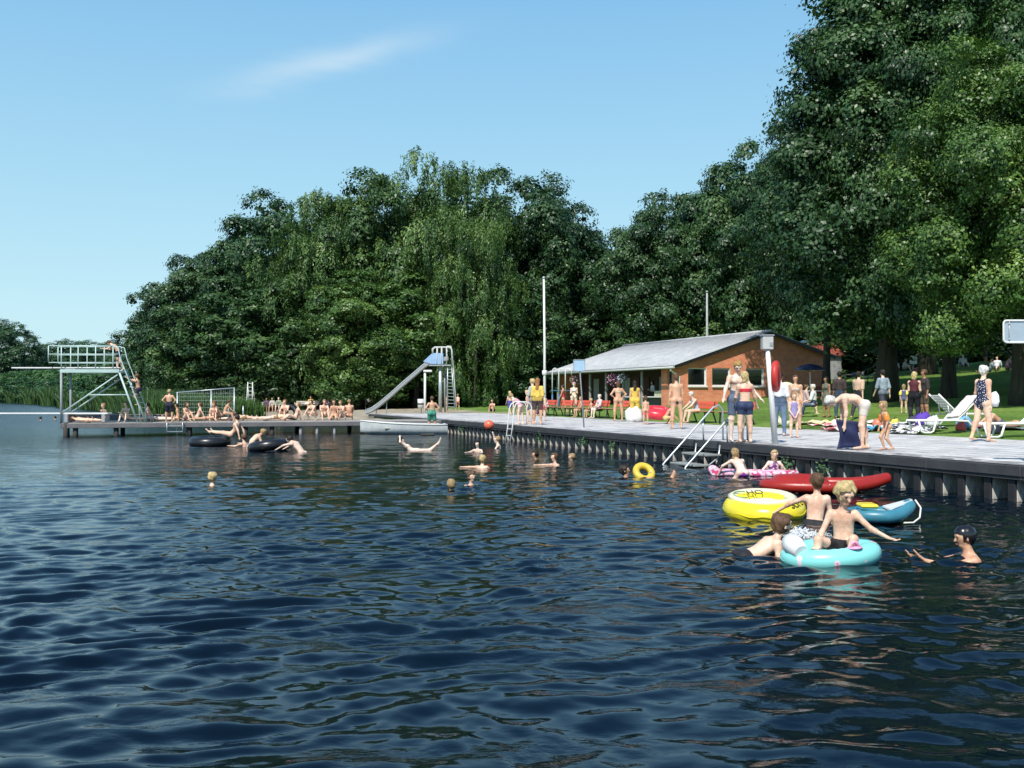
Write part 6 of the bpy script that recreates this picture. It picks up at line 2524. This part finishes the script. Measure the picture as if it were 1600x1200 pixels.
person(1210, 0, 1.18, 'kneel', 172, PALE, BLOND, [('suit', (.7, .6, .7), M_FLOR)], 'blond girl in a flowered swimsuit kneeling on the right end of the mattress', d=21.3, ztop=.51, ref='head', cell=.0115, hairstyle='bob', group=GW, face=True,
       kw=dict(ua=(.65, .15, -.75), fa=(.15, .35, -.95), ch=(0, .2, 1), nk=(0, .4, 1)))
person(1160, 0, 1.3, 'swim', 30, TAN, DARK, [], 'dark haired head of a swimmer just behind the yellow dinghy', d=15.6, ztop=.20, ref='head', cell=.012, group=GW, kw=dict(ua=(.4, .4, -1)))


def swimmer(x, ytop, ywater, yaw, skin, hair, label, H=1.35, pose='swim', style='short', kw=None, **k2):
    if pose == 'swim':
        H *= .90
        style = 'short'
    d = FPX * CAMZ / (ywater - HOR)
    zt = CAMZ - (ytop - HOR) * d / FPX
    return person(x, 0, H, pose, yaw, skin, hair, k2.pop('clothes', []), label, d=d, ztop=zt, ref='head', hairstyle=style, group=GW, kw=kw, **k2)


swimmer(333, 738, 758, -30, FAIR, BLOND, 'lone blond swimmer far out on the left, hair bleached by the sun', H=1.35, style='bob')
swimmer(705, 749, 766, 15, TAN, SAND, 'sandy haired swimmer turned away, lower left of the pair in mid lake', H=1.35, style='bob', face=False)
swimmer(737, 737, 758, -150, FAIR, BROWN, 'brown haired swimmer with the face turned to the viewer, right of the sandy haired head', H=1.35, style='bob')
swimmer(754, 711, 731, -20, FAIR, BLOND, 'fair haired swimmer turned away with an arm stretched to the left', H=1.35, style='bob', kw=dict(ua={1: (.5, .8, -.5), -1: (1, .1, -.02)}, fa={1: (.1, .9, -.2), -1: (1, .1, -.02)}))
swimmer(746, 689, 706, 160, PALE, DARK, 'dark haired swimmer up to the shoulders just left of the ladder swimmers', H=1.35)
swimmer(777, 682, 700, 90, PALE, SAND, 'swimmer holding the orange ball above the water near the ladder', H=1.4, kw=dict(ua={1: (.2, .5, .75), -1: (.3, .5, -.6)}, fa={1: (-.1, .25, 1), -1: (0, .9, 0)}))
swimmer(836, 705, 717, 110, TAN, DARK, 'dark haired swimmer lying low in the water, left of three in a row', H=1.35, kw=dict(ua=(.9, .5, 0), fa=(.6, .8, .02)))
swimmer(866, 708, 727, 120, FAIR, BROWN, 'brown haired swimmer with a raised shoulder, middle of three in a row', H=1.4, style='bob', kw=dict(ua={1: (.3, .8, .0), -1: (.6, .7, -.2)}))
swimmer(893, 709, 719, 100, FAIR, SAND, 'swimmer with only the head showing, right of three in a row', H=1.3)
swimmer(976, 727, 745, -95, TAN, DARK, 'dark haired bather floating on the back behind the mustard yellow ring', H=1.4, pose='float', kw=dict(ua=(.4, .8, .1), fa=(0, 1, .2), sp=(0, -1, .35), ch=(0, -.8, .8), nk=(0, -.1, 1), fc=(0, 1, .2)))
swimmer(627, 684, 703, -90, PALE, DARK, 'pale bather floating on the back with hands behind the head and one leg up', H=1.5, pose='float', clothes=[('briefs', (.03, .03, .05))],
        kw=dict(sp=(0, -1, .10), ch=(0, -.9, .62), nk=(0, -.6, .9), fc=(0, 1, .25), ua=(.6, -.5, .55), fa=(-.75, -.1, .55), th={1: (.1, 1, .08), -1: (.1, 1, -.25)}, sh={1: (.02, .75, .62), -1: (.05, 1, -.1)}))
person(362, 0, 1.5, 'sitback', 78, FAIR, DARK, [('briefs', (.03, .04, .08))], 'bather lying across the left inner tube with legs up on the left', d=33.9, z=.17, ref='pelvis', group=GW,
       kw=dict(th=(.12, 1, .16), sh=(.05, 1, .10), sp=(0, -.75, .7), nk=(0, .2, 1)))
person(381, 0, 1.4, 'swim', 60, FAIR, BROWN, [], 'bather in the water at the right end of the left inner tube', d=32.8, ztop=.42, ref='head', group=GW, kw=dict(ua={1: (.3, 1, .0), -1: (.3, .9, -.3)}, sp=(0, .3, 1)))
person(412, 0, 1.5, 'swim', -60, FAIR, SAND, [], 'fair haired bather bending over the right inner tube from behind', d=31.6, ztop=.60, ref='head', group=GW, kw=dict(sp=(0, .3, 1), ch=(0, .8, .7), nk=(0, .9, .5), fc=(0, 1, -.5), ua=(.2, .3, -1), fa=(0, .3, -1)))
person(452, 0, 1.5, 'swim', 70, PALE, DARK, [], 'pale backed bather leaning on the right end of the right inner tube', d=30.0, ztop=.46, ref='head', group=GW, kw=dict(sp=(0, .6, .8), ch=(0, .75, .7), nk=(0, .9, .5), fc=(0, 1, -.2), ua=(.2, .9, -.2), fa=(0, .8, -.4)))
for x, yt, yw, lab in ((64, 651, 657, 'tiny swimmer beyond the low springboard, nearest the left edge'), (86, 650, 656, 'tiny swimmer under the low springboard beside the end of the pier')):
    swimmer(x, yt, yw, 90 if x > 70 else -60, TAN, DARK, lab, H=1.4)

# ------------------------------------------------------------------ people on the promenade
GP = 'people on the promenade'
m_man = person(1346, 702, 1.66, 'bend', 84, FAIR, GREY, [('trunks', (.70, .64, .56))], 'white haired man bending down at the quay edge over a navy mat', z=.575, group=GP, cell=.0115, fingers=False, hairstyle='puffy')
mp = MB()
n = 12
vs, fs = [], []
for i in range(n):
    for j in range(n):
        a, b = i / (n - 1), j / (n - 1)
        vs.append((-.33 * (1 - .12 * b) + .50 * a * (1 - .15 * math.sin(b * 3)) + .05 * math.sin(b * 4 + a * 2), .05 * math.sin(a * 5 + b * 2) + .02 * math.sin(b * 9), .60 * b * (1 - .10 * a) + .04 * (1 - b) * math.sin(a * 3.1)))
for i in range(n - 1):
    for j in range(n - 1):
        q = i * n + j
        fs.append((q, q + 1, q + n + 1, q + n))
mp._add(vs, fs, True)
q = P(1331, 702, .575)
o = mp.build('beach_mat', simple('navy_mat', (.012, .018, .075), .7, var=.25, scale=5), None, (q.x, q.y - .06, .58), R(4))
sm = o.modifiers.new('thickness', 'SOLIDIFY')
sm.thickness = .03
tag(o, 'navy blue mat held to the ground by the bending white haired man', 'beach mat')
person(1385, 703, 1.0, 'walk', 96, TAN, SAND, [('briefs', (.55, .42, .25)), ('armbands', (.90, .28, .04))], 'toddler with orange armbands walking behind the bending man', z=.575, group=GP, cell=.010, hairstyle='bob',
       kw=dict(sp=(0, .25, 1), ch=(0, .30, 1), th={1: (.03, .55, -1), -1: (.03, .25, -1)}, sh={1: (0, -.35, -1), -1: (0, -.7, -1)}, ua=(.3, -.05, -1), fa=(.0, .3, -1)))
wq = person(1536, 690, 1.75, 'walk', -68, FAIR, GREY, [('suit', (.1, .1, .2), M_DOTS)], 'white haired woman in a navy dotted swimsuit striding right', z=.575, group=GP, cell=.0125, female=True, hairstyle='puffy', fat=1.06, face=True,
            kw=dict(ua={1: (.10, -.05, -1), -1: (.35, .15, -.9)}, fa={1: (.03, .10, -1), -1: (-.3, .7, -.2)}, th={1: (.03, .18, -1), -1: (.03, -.16, -1)}, sh={1: (0, -.02, -1), -1: (0, -.42, -1)}))
q = Q(1553, 624, 24.0)
wb = MB()
wb.lathe([(0, -.17), (.10, -.16), (.13, -.05), (.11, .10), (.05, .17), (0, .18)], (0, 0, 0), 16)
wb.v = [(x * (1 + .15 * math.sin(z * 40 + y * 20)), y * .7, z * (1 + .1 * math.sin(x * 30))) for x, y, z in wb.v]
tag(wb.build('bundled_towel', simple('white_towelling', (.82, .82, .84), .9, var=.1), None, q), 'bundled white towel under the arm of the woman in the dotted swimsuit', 'towel')

person(1163, 692, 1.60, 'stand', 8, FAIR, BLOND, [('trunks', (.03, .05, .12)), ('top', (.70, .03, .05))], 'blond woman in red top and navy bottom with her back turned at the steps', z=.575, group=GP, cell=.0125, female=True, hairstyle='bob',
       kw=dict(ua={1: (.40, .2, -.9), -1: (.15, .3, -1)}, fa={1: (.35, .35, -.8), -1: (-.2, .8, -.3)}))
person(1152, 690.5, 1.86, 'stand', -170, PALE, (.42, .26, .08), [('shorts', (.10, .14, .22))], 'tall pale ginger haired man resting both hands on the steps rails', z=.575, group=GP, cell=.0125, hairstyle='short', face=True,
       kw=dict(ch=(0, .18, 1), nk=(.1, .45, 1), fc=(.2, 1, -.5), ua={1: (.42, .25, -.85), -1: (.45, .2, -.8)}, fa={1: (.35, .5, -.65), -1: (.5, .4, -.7)}))
person(1241, 684, 1.15, 'hold', 176, FAIR, SAND, [('suit', (.30, .27, .50))], 'small girl in a lilac swimsuit standing with hands clasped facing the lake', z=.575, group=GP, cell=.0125, hairstyle='bob', face=True,
       kw=dict(ua=(.12, .15, -1), fa=(-.42, .4, -.7)))
person(1243, 0, 1.70, 'stand', 160, TAN, BROWN, [('bikini', (.5, .4, .3)), ('top', (.55, .45, .35))], 'suntanned woman in a beige bikini behind the small girl', hpx=84, group=GP, female=True, hairstyle='bob')
person(1219, 0, 1.68, 'stand', -30, FAIR, DARK, [('shirt', (.72, .72, .74)), ('trousers', (.14, .20, .30))], 'dark haired person in white shirt and jeans beside the rescue post', hpx=98, group=GP)
person(1057, 670, 1.74, 'stand', 4, TAN, BROWN, [('briefs', (.035, .045, .06))], 'tanned man in dark grey briefs standing with his back to the lake', z=.575, group=GP, kw=dict(th={1: (.16, .1, -1), -1: (.10, -.05, -1)}))
person(1090, 0, 1.62, 'sit_lean', 110, FAIR, GREY, [('suit', (.05, .05, .08), M_STRIPE)], 'grey haired woman in a patterned swimsuit seated on the red bench', wpos=(UV(7.85, 23.3).x, UV(7.85, 23.3).y), z=.585, ref='pelvis', group=GP, female=True, hairstyle='puffy')
person(1009, 0, 1.05, 'stand', 10, TAN, BROWN, [('briefs', (.4, .1, .1))], 'child half hidden behind the big red swimming tube', d=37.9, z=.575, group=GP)
person(1046, 0, 1.25, 'crouch', -90, TAN, SAND, [('trunks', (.6, .5, .2))], 'child crouching at the right end of the red swimming tube', d=38.6, z=.575, group=GP)
# around the counter
person(966, 0, 1.66, 'hips', 5, TAN, BROWN, [('bikini', (.12, .13, .07)), ('top', (.6, .5, .35))], 'woman in olive bikini seen from behind queuing at the counter', hpx=62, group=GP, female=True, hairstyle='bob')
person(992, 0, 1.66, 'stand', -5, TAN, DARK, [('dress', (.70, .48, .08))], 'woman in a mustard yellow dress seen from behind at the counter', hpx=64, group=GP, female=True, hairstyle='long')
cp = bk(1.2, 5.4, .0)
person(1030, 0, 1.65, 'hold', 105, FAIR, DARK, [('shirt', (.68, .70, .74)), ('trousers', (.03, .03, .05))], 'attendant in a white blouse leaning out behind the counter', wpos=(cp.x, cp.y), z=BZ + .09, group=GP, female=True, hairstyle='bob', kw=dict(sp=(0, .3, 1), ch=(0, .4, 1)))
person(897, 0, 1.68, 'hold', 175, PALE, (.70, .45, .50), [('bikini', (.78, .74, .74)), ('top', (.80, .76, .76))], 'pale woman in a white bikini standing below the hanging flowers', hpx=47, group=GP, female=True, hairstyle='puffy')
person(880, 0, 1.60, 'walk', 70, TAN, DARK, [('suit', (.42, .03, .04))], 'woman in a dark red swimsuit walking left past the pavilion', hpx=44, group=GP, female=True)


def bench_sitter(v, x_lab, skin, hair, clothes, label, H=1.5, u=7.9, pose='sit', **k):
    q = UV(u, v)
    person(0, 0, H, pose, 110 + k.pop('turn', 0), skin, hair, clothes, label, wpos=(q.x, q.y), z=.585, ref='pelvis', group='people sitting on the promenade benches', **k)


bench_sitter(33.4, 0, TAN, BLOND, [('trunks', (.1, .15, .2))], 'fair child sitting on the bench right of the thin sign pole', 1.2)
bench_sitter(32.4, 0, PALE, GREY, [('shirt', (.75, .55, .55)), ('shorts', (.05, .05, .06))], 'person in a pink shirt and dark shorts on the bench right of the sign pole', 1.45)
bench_sitter(34.6, 0, TAN, SAND, [('trunks', (.6, .55, .3))], 'tanned boy with knees wide on the bench beside the sign pole', 1.3)
bench_sitter(39.2, 0, PALE, BROWN, [('shirt', (.80, .78, .80)), ('trousers', (.12, .03, .12))], 'person in a white shirt sitting at the left end of the red benches', 1.6, pose='sit_lean')
person(840, 0, 1.70, 'stand', -8, TAN, RED, [('shirt', (.82, .58, .12)), ('shorts', (.08, .05, .05))], 'tall woman in a mustard top standing with her back turned left of the benches', d=37.8, z=.575, group=GP, female=True, hairstyle='long')
person(831, 0, 1.70, 'stand', 60, FAIR, BLOND, [('shorts', (.20, .20, .22)), ('shirt', (.50, .52, .52))], 'blond man in grey top beside the woman in mustard', d=39.2, z=.575, group=GP, kw=dict(ua=(.1, .3, -1)))
person(812, 0, 1.35, 'bend', 60, PALE, SAND, [('suit', (.65, .35, .42))], 'girl bending at the top of the white bathing ladder', d=38.4, z=.575, group=GP, kw=dict(sp=(0, .5, .8), ch=(0, .8, .5), nk=(0, .7, .6)))
person(823, 0, 1.30, 'stand', 100, FAIR, BLOND, [('trunks', (.1, .12, .12))], 'fair haired child in dark trunks behind the bathing ladder', hpx=50, group=GP)
person(849, 0, 1.2, 'stand', -40, FAIR, BROWN, [('trunks', (.5, .1, .1))], 'child standing between the flagpole and the white shirted sitter', hpx=44, group=GP)
person(797, 0, 1.35, 'walk', 30, FAIR, BLOND, [('shorts', (.06, .07, .28))], 'blond boy in blue shorts walking alone on the paving left of the crowd', hpx=38, group=GP)
person(766, 0, 1.4, 'sitg', 165, TAN, BROWN, [('trunks', (.03, .03, .04))], 'bather sitting cross legged alone on the paving left of the boy in blue', d=62, group=GP)
person(715, 0, 1.25, 'walk', -20, FAIR, SAND, [('trunks', (.35, .08, .06))], 'child in red trunks just right of the slide ladder', hpx=26, group=GP)
person(697, 0, 1.25, 'stand', 100, TAN, BROWN, [('briefs', (.3, .2, .1))], 'child standing at the foot of the slide ladder on the left', hpx=27, group=GP)
person(675, 0, 1.55, 'hips', 25, TAN, BROWN, [('shorts', (.06, .30, .20))], 'boy in green shorts stepping on the floating block by the boat', d=44.0, z=.075, group=GP,
       kw=dict(sp=(.12, .1, 1), th={1: (.25, .1, -1), -1: (.0, .3, -1)}, ua=(.62, -.22, -.75)))
# terrace and lawn
GL = 'people on the lawn'
person(1271, 0, 1.65, 'sit', 70, FAIR, GREY, [('shirt', (.78, .77, .76)), ('trousers', (.07, .10, .17))], 'grey haired person in a white shirt sitting in front of the navy parasol', d=41, group=GL, ref='pelvis')
person(1259, 0, 1.6, 'sit', -100, FAIR, BROWN, [('shirt', (.60, .42, .40))], 'person in a pinkish top sitting opposite the white shirt under the parasol', d=43, group=GL, ref='pelvis')
person(1290, 0, 1.55, 'stand', 120, DEEP, DARK, [('dress', (.14, .14, .10))], 'dark haired girl in an olive dress at the corner of the pavilion', hpx=62, group=GL, female=True, hairstyle='bob')
person(1312, 0, 1.75, 'stand', -20, DEEP, DARK, [('shirt', (.05, .03, .03)), ('trousers', (.06, .09, .14))], 'dark man in a black top walking away in front of the lawn railing', hpx=72, group=GL)
person(1342, 0, 1.75, 'walk', -50, FAIR, DARK, [('shirt', (.60, .40, .28)), ('trousers', (.03, .03, .04))], 'dark haired person in tan top beside the lawn railing', hpx=74, group=GL)
person(1380, 0, 1.78, 'walk', 20, FAIR, DARK, [('shirt', (.30, .36, .42)), ('shorts', (.05, .05, .08))], 'man in a pale blue shirt and patterned shorts walking up in the shade', hpx=76, group=GL)
person(1429, 0, 1.66, 'hold', -35, FAIR, BLOND, [('dress', (.09, .012, .02)), ('trousers', (.02, .02, .03))], 'blond woman in a dark red top holding someone in the shade', hpx=78, group=GL, female=True, hairstyle='bob')
person(1443, 0, 1.70, 'stand', 100, DEEP, BROWN, [('shirt', (.04, .03, .03)), ('shorts', (.10, .07, .05))], 'person in a black top hugging the blond woman in the shade', hpx=78, group=GL, hairstyle='puffy')
person(1412, 0, 1.15, 'stand', -20, FAIR, SAND, [('suit', (.10, .10, .20)), ('armbands', (.9, .8, .1))], 'little girl with yellow armbands beside the dark dressed couple', hpx=46, group=GL, hairstyle='bob')
person(1566, 0, 1.65, 'lie', 90, TAN, BROWN, [('trunks', (.1, .1, .2))], 'sunbather lying on the grass with knees drawn up behind the striding woman', d=28.8, group=GL, ref='pelvis', kw=dict(th=(.1, .8, .75), sh=(.05, .9, -.7), ft=(.1, 1, -.1)))
sit_px = [(1399, 575, TAN, BROWN, (.80, .76, .74), 'sunbather in white sitting at the crest of the lawn below the big trees', 1.6), (1413, 576, FAIR, SAND, (.75, .6, .5), 'sunbather lounging just left of the white notice on the lawn', 1.5),
          (1440, 577, FAIR, BROWN, (.7, .1, .12), 'sunbather in red lying right of the white notice on the lawn', 1.6), (1336, 577, FAIR, GREY, (.8, .75, .7), 'sunbather lying on the crest of the lawn left of the railing top', 1.6),
          (1506, 570, PALE, GREY, (.78, .74, .68), 'pale bather sitting upright at the top of the lawn right of the thick trunk', 1.7), (1540, 565, DEEP, DARK, (.20, .08, .09), 'dark haired person in maroon standing at the top of the lawn', 1.7),
          (1557, 575, FAIR, DARK, (.75, .77, .80), 'person in a white shirt sitting in the shaded group at the top of the lawn', 1.6), (1575, 576, FAIR, BROWN, (.55, .30, .32), 'person in a rosy shirt sitting at the right of the shaded group', 1.6),
          (1546, 578, DEEP, DARK, (.75, .75, .78), 'dark haired person with a white cloth at the left of the shaded group', 1.5), (1592, 577, FAIR, SAND, (.3, .35, .45), 'person in grey blue sitting at the right edge of the top of the lawn', 1.5)]
for i, (x, y, sk, hr, cl, lab, H) in enumerate(sit_px):
    q = ground_pt(x, y + 5)
    po = 'stand' if 'standing' in lab else ('sitg' if i % 2 else 'sitback')
    if 'lying' in lab:
        po = 'prone'
    person(x, 0, H, po, (150, -120, 100, -80, 170, 90, 140, -100, 60, 120)[i], sk, hr, [('shirt', cl), ('shorts', (cl[0] * .3, cl[1] * .3, cl[2] * .4))], lab, wpos=(q.x, q.y), group='people at the top of the lawn', ref='pelvis')

# ------------------------------------------------------------------ people on the pier and diving tower
GT = 'people on the pier'


def on_pier(x, tt, *a, **k):
    """x column, tt metres from the front edge of the pier"""
    best = None
    for i in range(400):
        s = i * .04
        q = PP(s, tt)
        px = 800 + 1600 * q.x / q.y
        if best is None or abs(px - x) < best[0]:
            best = (abs(px - x), q)
    q = best[1]
    k.setdefault('group', GT)
    return person(x, 0, a[0], a[1], a[2], a[3], a[4], a[5], a[6], wpos=(q.x, q.y), z=PZ, **k)


on_pier(265, .35, 1.38, 'hips', 4, TAN, BLOND, [('shorts', (.012, .012, .03))], 'blond boy in dark shorts standing on the pier with hands on hips', fat=1.08, child=False)
person(185, 0, 1.45, 'bend', 92, FAIR, BROWN, [('trunks', (.02, .02, .03))], 'boy in dark trunks bent over the rail on top of the diving tower', wpos=(Q(185, 0, DT).x, DT), z=zpl + .035, group=GT,
       kw=dict(sp=(0, .35, 1), ch=(0, .8, .65), nk=(0, .8, .5), ua=(.2, .6, -.5), fa=(0, .9, .1), th={1: (.05, .25, -1), -1: (.05, -.25, -1)}, sh={1: (0, .0, -1), -1: (0, -.5, -1)}))
person(216, 0, 1.35, 'climb', 82, TAN, BROWN, [('trunks', (.02, .02, .05))], 'boy in dark trunks climbing the ladder of the diving tower', wpos=(Q(217, 0, DT).x, DT), z=Q(0, 633, DT).z, group=GT, ref='pelvis', kw=dict(ua=(.1, .9, .2), fa=(0, .8, .4)))
on_pier(137, .9, 1.5, 'lie', -88, FAIR, BROWN, [('briefs', (.03, .03, .04))], 'sunbather stretched out on the very end of the pier', ref='pelvis')
on_pier(163, 1.2, 1.35, 'sitl', 150, FAIR, SAND, [('briefs', (.4, .2, .1))], 'bather sitting upright beside the sunbather at the end of the pier', ref='pelvis')
on_pier(197, 2.0, 1.4, 'sitg', 175, PALE, BROWN, [('briefs', (.1, .1, .2))], 'pale bather sitting in front of the tower ladder foot', ref='pelvis')
on_pier(226, 1.9, 1.45, 'sitback', 95, FAIR, DARK, [('briefs', (.08, .1, .3))], 'bather leaning back just right of the tower ladder', ref='pelvis', kw=dict(th=(.1, 1, .05), sh=(0, 1, .0)))
on_pier(246, 2.4, 1.6, 'lie', -92, PALE, BROWN, [('briefs', (.5, .1, .1))], 'bather lying flat behind the blond standing boy', ref='pelvis')
row = [(277, 'sitl', 100, TAN, DARK, (.2, .05, .1), 'seated bather partly hidden by the legs of the blond standing boy'), (290, 'sitg', -120, FAIR, BROWN, (.3, .3, .5), 'bather hugging the knees beneath the left fence post'),
       (307, 'sitback', 110, FAIR, BROWN, (.05, .05, .1), 'bather leaning back on the pier under the left half of the mesh fence'), (320, 'prone', -60, TAN, DARK, (.4, .1, .1), 'bather lying on the belly under the middle of the mesh fence'),
       (334, 'sitg', 190, FAIR, RED, (.5, .10, .12), 'red haired child in red swimwear crouching on the pier'), (344, 'crouch', 120, TAN, BROWN, (.1, .1, .1), 'child squatting on the pier just right of the red haired one'),
       (352, 'sit_lean', -70, TAN, BROWN, (.1, .2, .2), 'slim bather squatting beside the thin post right of the mesh fence'), (363, 'lie', 80, PALE, SAND, (.1, .1, .3), 'pale sunbather lying between the two thin posts'),
       (386, 'prone', 95, FAIR, BROWN, (.2, .2, .2), 'bather lying on the belly in front of the sand below the tall ladder')]
for i, (x, po, yw, sk, hr, cl, lab) in enumerate(row):
    on_pier(x, 2.3 + .35 * (i % 3), 1.30 + .06 * (i % 3), po, yw, sk, hr, [('briefs', cl)], lab, ref='pelvis', hairstyle='bob' if i % 2 else 'short')
row = [(416, 'lie', 60, PALE, SAND, (.2, .2, .5), 'pale sunbather stretched flat on the pier left of the dark tube'), (428, 'prone', -70, FAIR, BROWN, (.6, .6, .6), 'bather propped on the elbows on the pier left of the dark tube'),
       (447, 'sitg', 165, FAIR, RED, (.5, .2, .2), 'red haired child sitting behind the dark inner tube on the pier'), (461, 'sitback', 120, FAIR, SAND, (.1, .1, .1), 'bather leaning back right of the dark inner tube on the pier'),
       (492, 'crouch', 150, FAIR, DARK, (.7, .7, .7), 'bather in black and white crouching on the pier in the middle of the beach'), (506, 'sitg', 200, FAIR, SAND, (.5, .5, .2), 'fair bather hugging the knees left of the tall sitting one'),
       (523, 'kneel', 180, TAN, BROWN, (.1, .3, .1), 'tall brown haired bather kneeling upright on the pier'), (533, 'sitg', 160, FAIR, SAND, (.3, .3, .3), 'small bather curled up between two larger ones on the pier'),
       (546, 'sitg', 10, TAN, SAND, (.3, .2, .1), 'suntanned bather sitting with the back turned, rightmost on the pier')]
for i, (x, po, yw, sk, hr, cl, lab) in enumerate(row):
    on_pier(x, 2.2 + .3 * (i % 3), 1.42 + .07 * (i % 3), po, yw, sk, hr, [('briefs', cl)], lab, ref='pelvis')
# beach
GB2 = 'people on the beach benches'
for i, (x, sk, hr, cl, lab) in enumerate([(417, DEEP, DARK, (.12, .06, .14), 'dark dressed person on the left end of the pale beach bench'), (426, TAN, BROWN, (.5, .45, .4), 'slim person in the middle of the pale beach bench'),
                                          (436, PALE, BLOND, (.25, .30, .2), 'blond person on the right end of the pale beach bench'), (476, PALE, SAND, (.78, .77, .70), 'bather in white lying along the second beach bench'),
                                          (486, TAN, BROWN, (.6, .4, .15), 'tanned bather sitting on the right end of the second beach bench'), (512, FAIR, BROWN, (.65, .35, .50), 'person in pink on the third beach bench'),
                                          (518, PALE, SAND, (.82, .80, .78), 'person pulling on a white shirt beside the third beach bench'), (576, PALE, BROWN, (.75, .70, .68), 'pale person on the bench at the foot of the slide'),
                                          (584, PALE, SAND, (.72, .65, .58), 'second pale person on the bench at the foot of the slide')]):
    d = 87.0
    X = Q(x, 0, d).x
    person(x, 0, 1.58, 'sit' if i != 3 else 'lie', 175 if i != 3 else 80, sk, hr, [('shirt', cl), ('shorts', (cl[0] * .4, cl[1] * .4, cl[2] * .5))], lab, wpos=(X, d - .1), z=gz(X, d) + (.46 if i == 3 else 0), ref='pelvis', group=GB2)
GB3 = 'people standing on the beach'
for i, (x, hpx, H, po, yw, sk, hr, cl, lab) in enumerate([(368, 28, 1.45, 'stand', 160, PALE, BROWN, (.6, .25, .2), 'pale child standing on the sand left of the tall ladder'), (376, 27, 1.40, 'walk', -30, FAIR, SAND, (.2, .2, .3), 'second child walking on the sand left of the tall ladder'),
                                                          (609, 22, 1.5, 'walk', 100, TAN, BROWN, (.55, .55, .1), 'child in yellow running on the sand right of the slide foot'), (633, 25, 1.6, 'stand', 170, DEEP, DARK, (.5, .3, .3), 'dark haired person standing on the beach under the slide'),
                                                          (606, 25, 1.6, 'stand', 150, FAIR, SAND, (.75, .75, .75), 'person in white behind the slide chute')]):
    person(x, 0, H, po, yw, sk, hr, [('shirt' if i > 1 else 'briefs', cl), ('shorts', (.05, .05, .07))], lab, hpx=hpx, group=GB3)
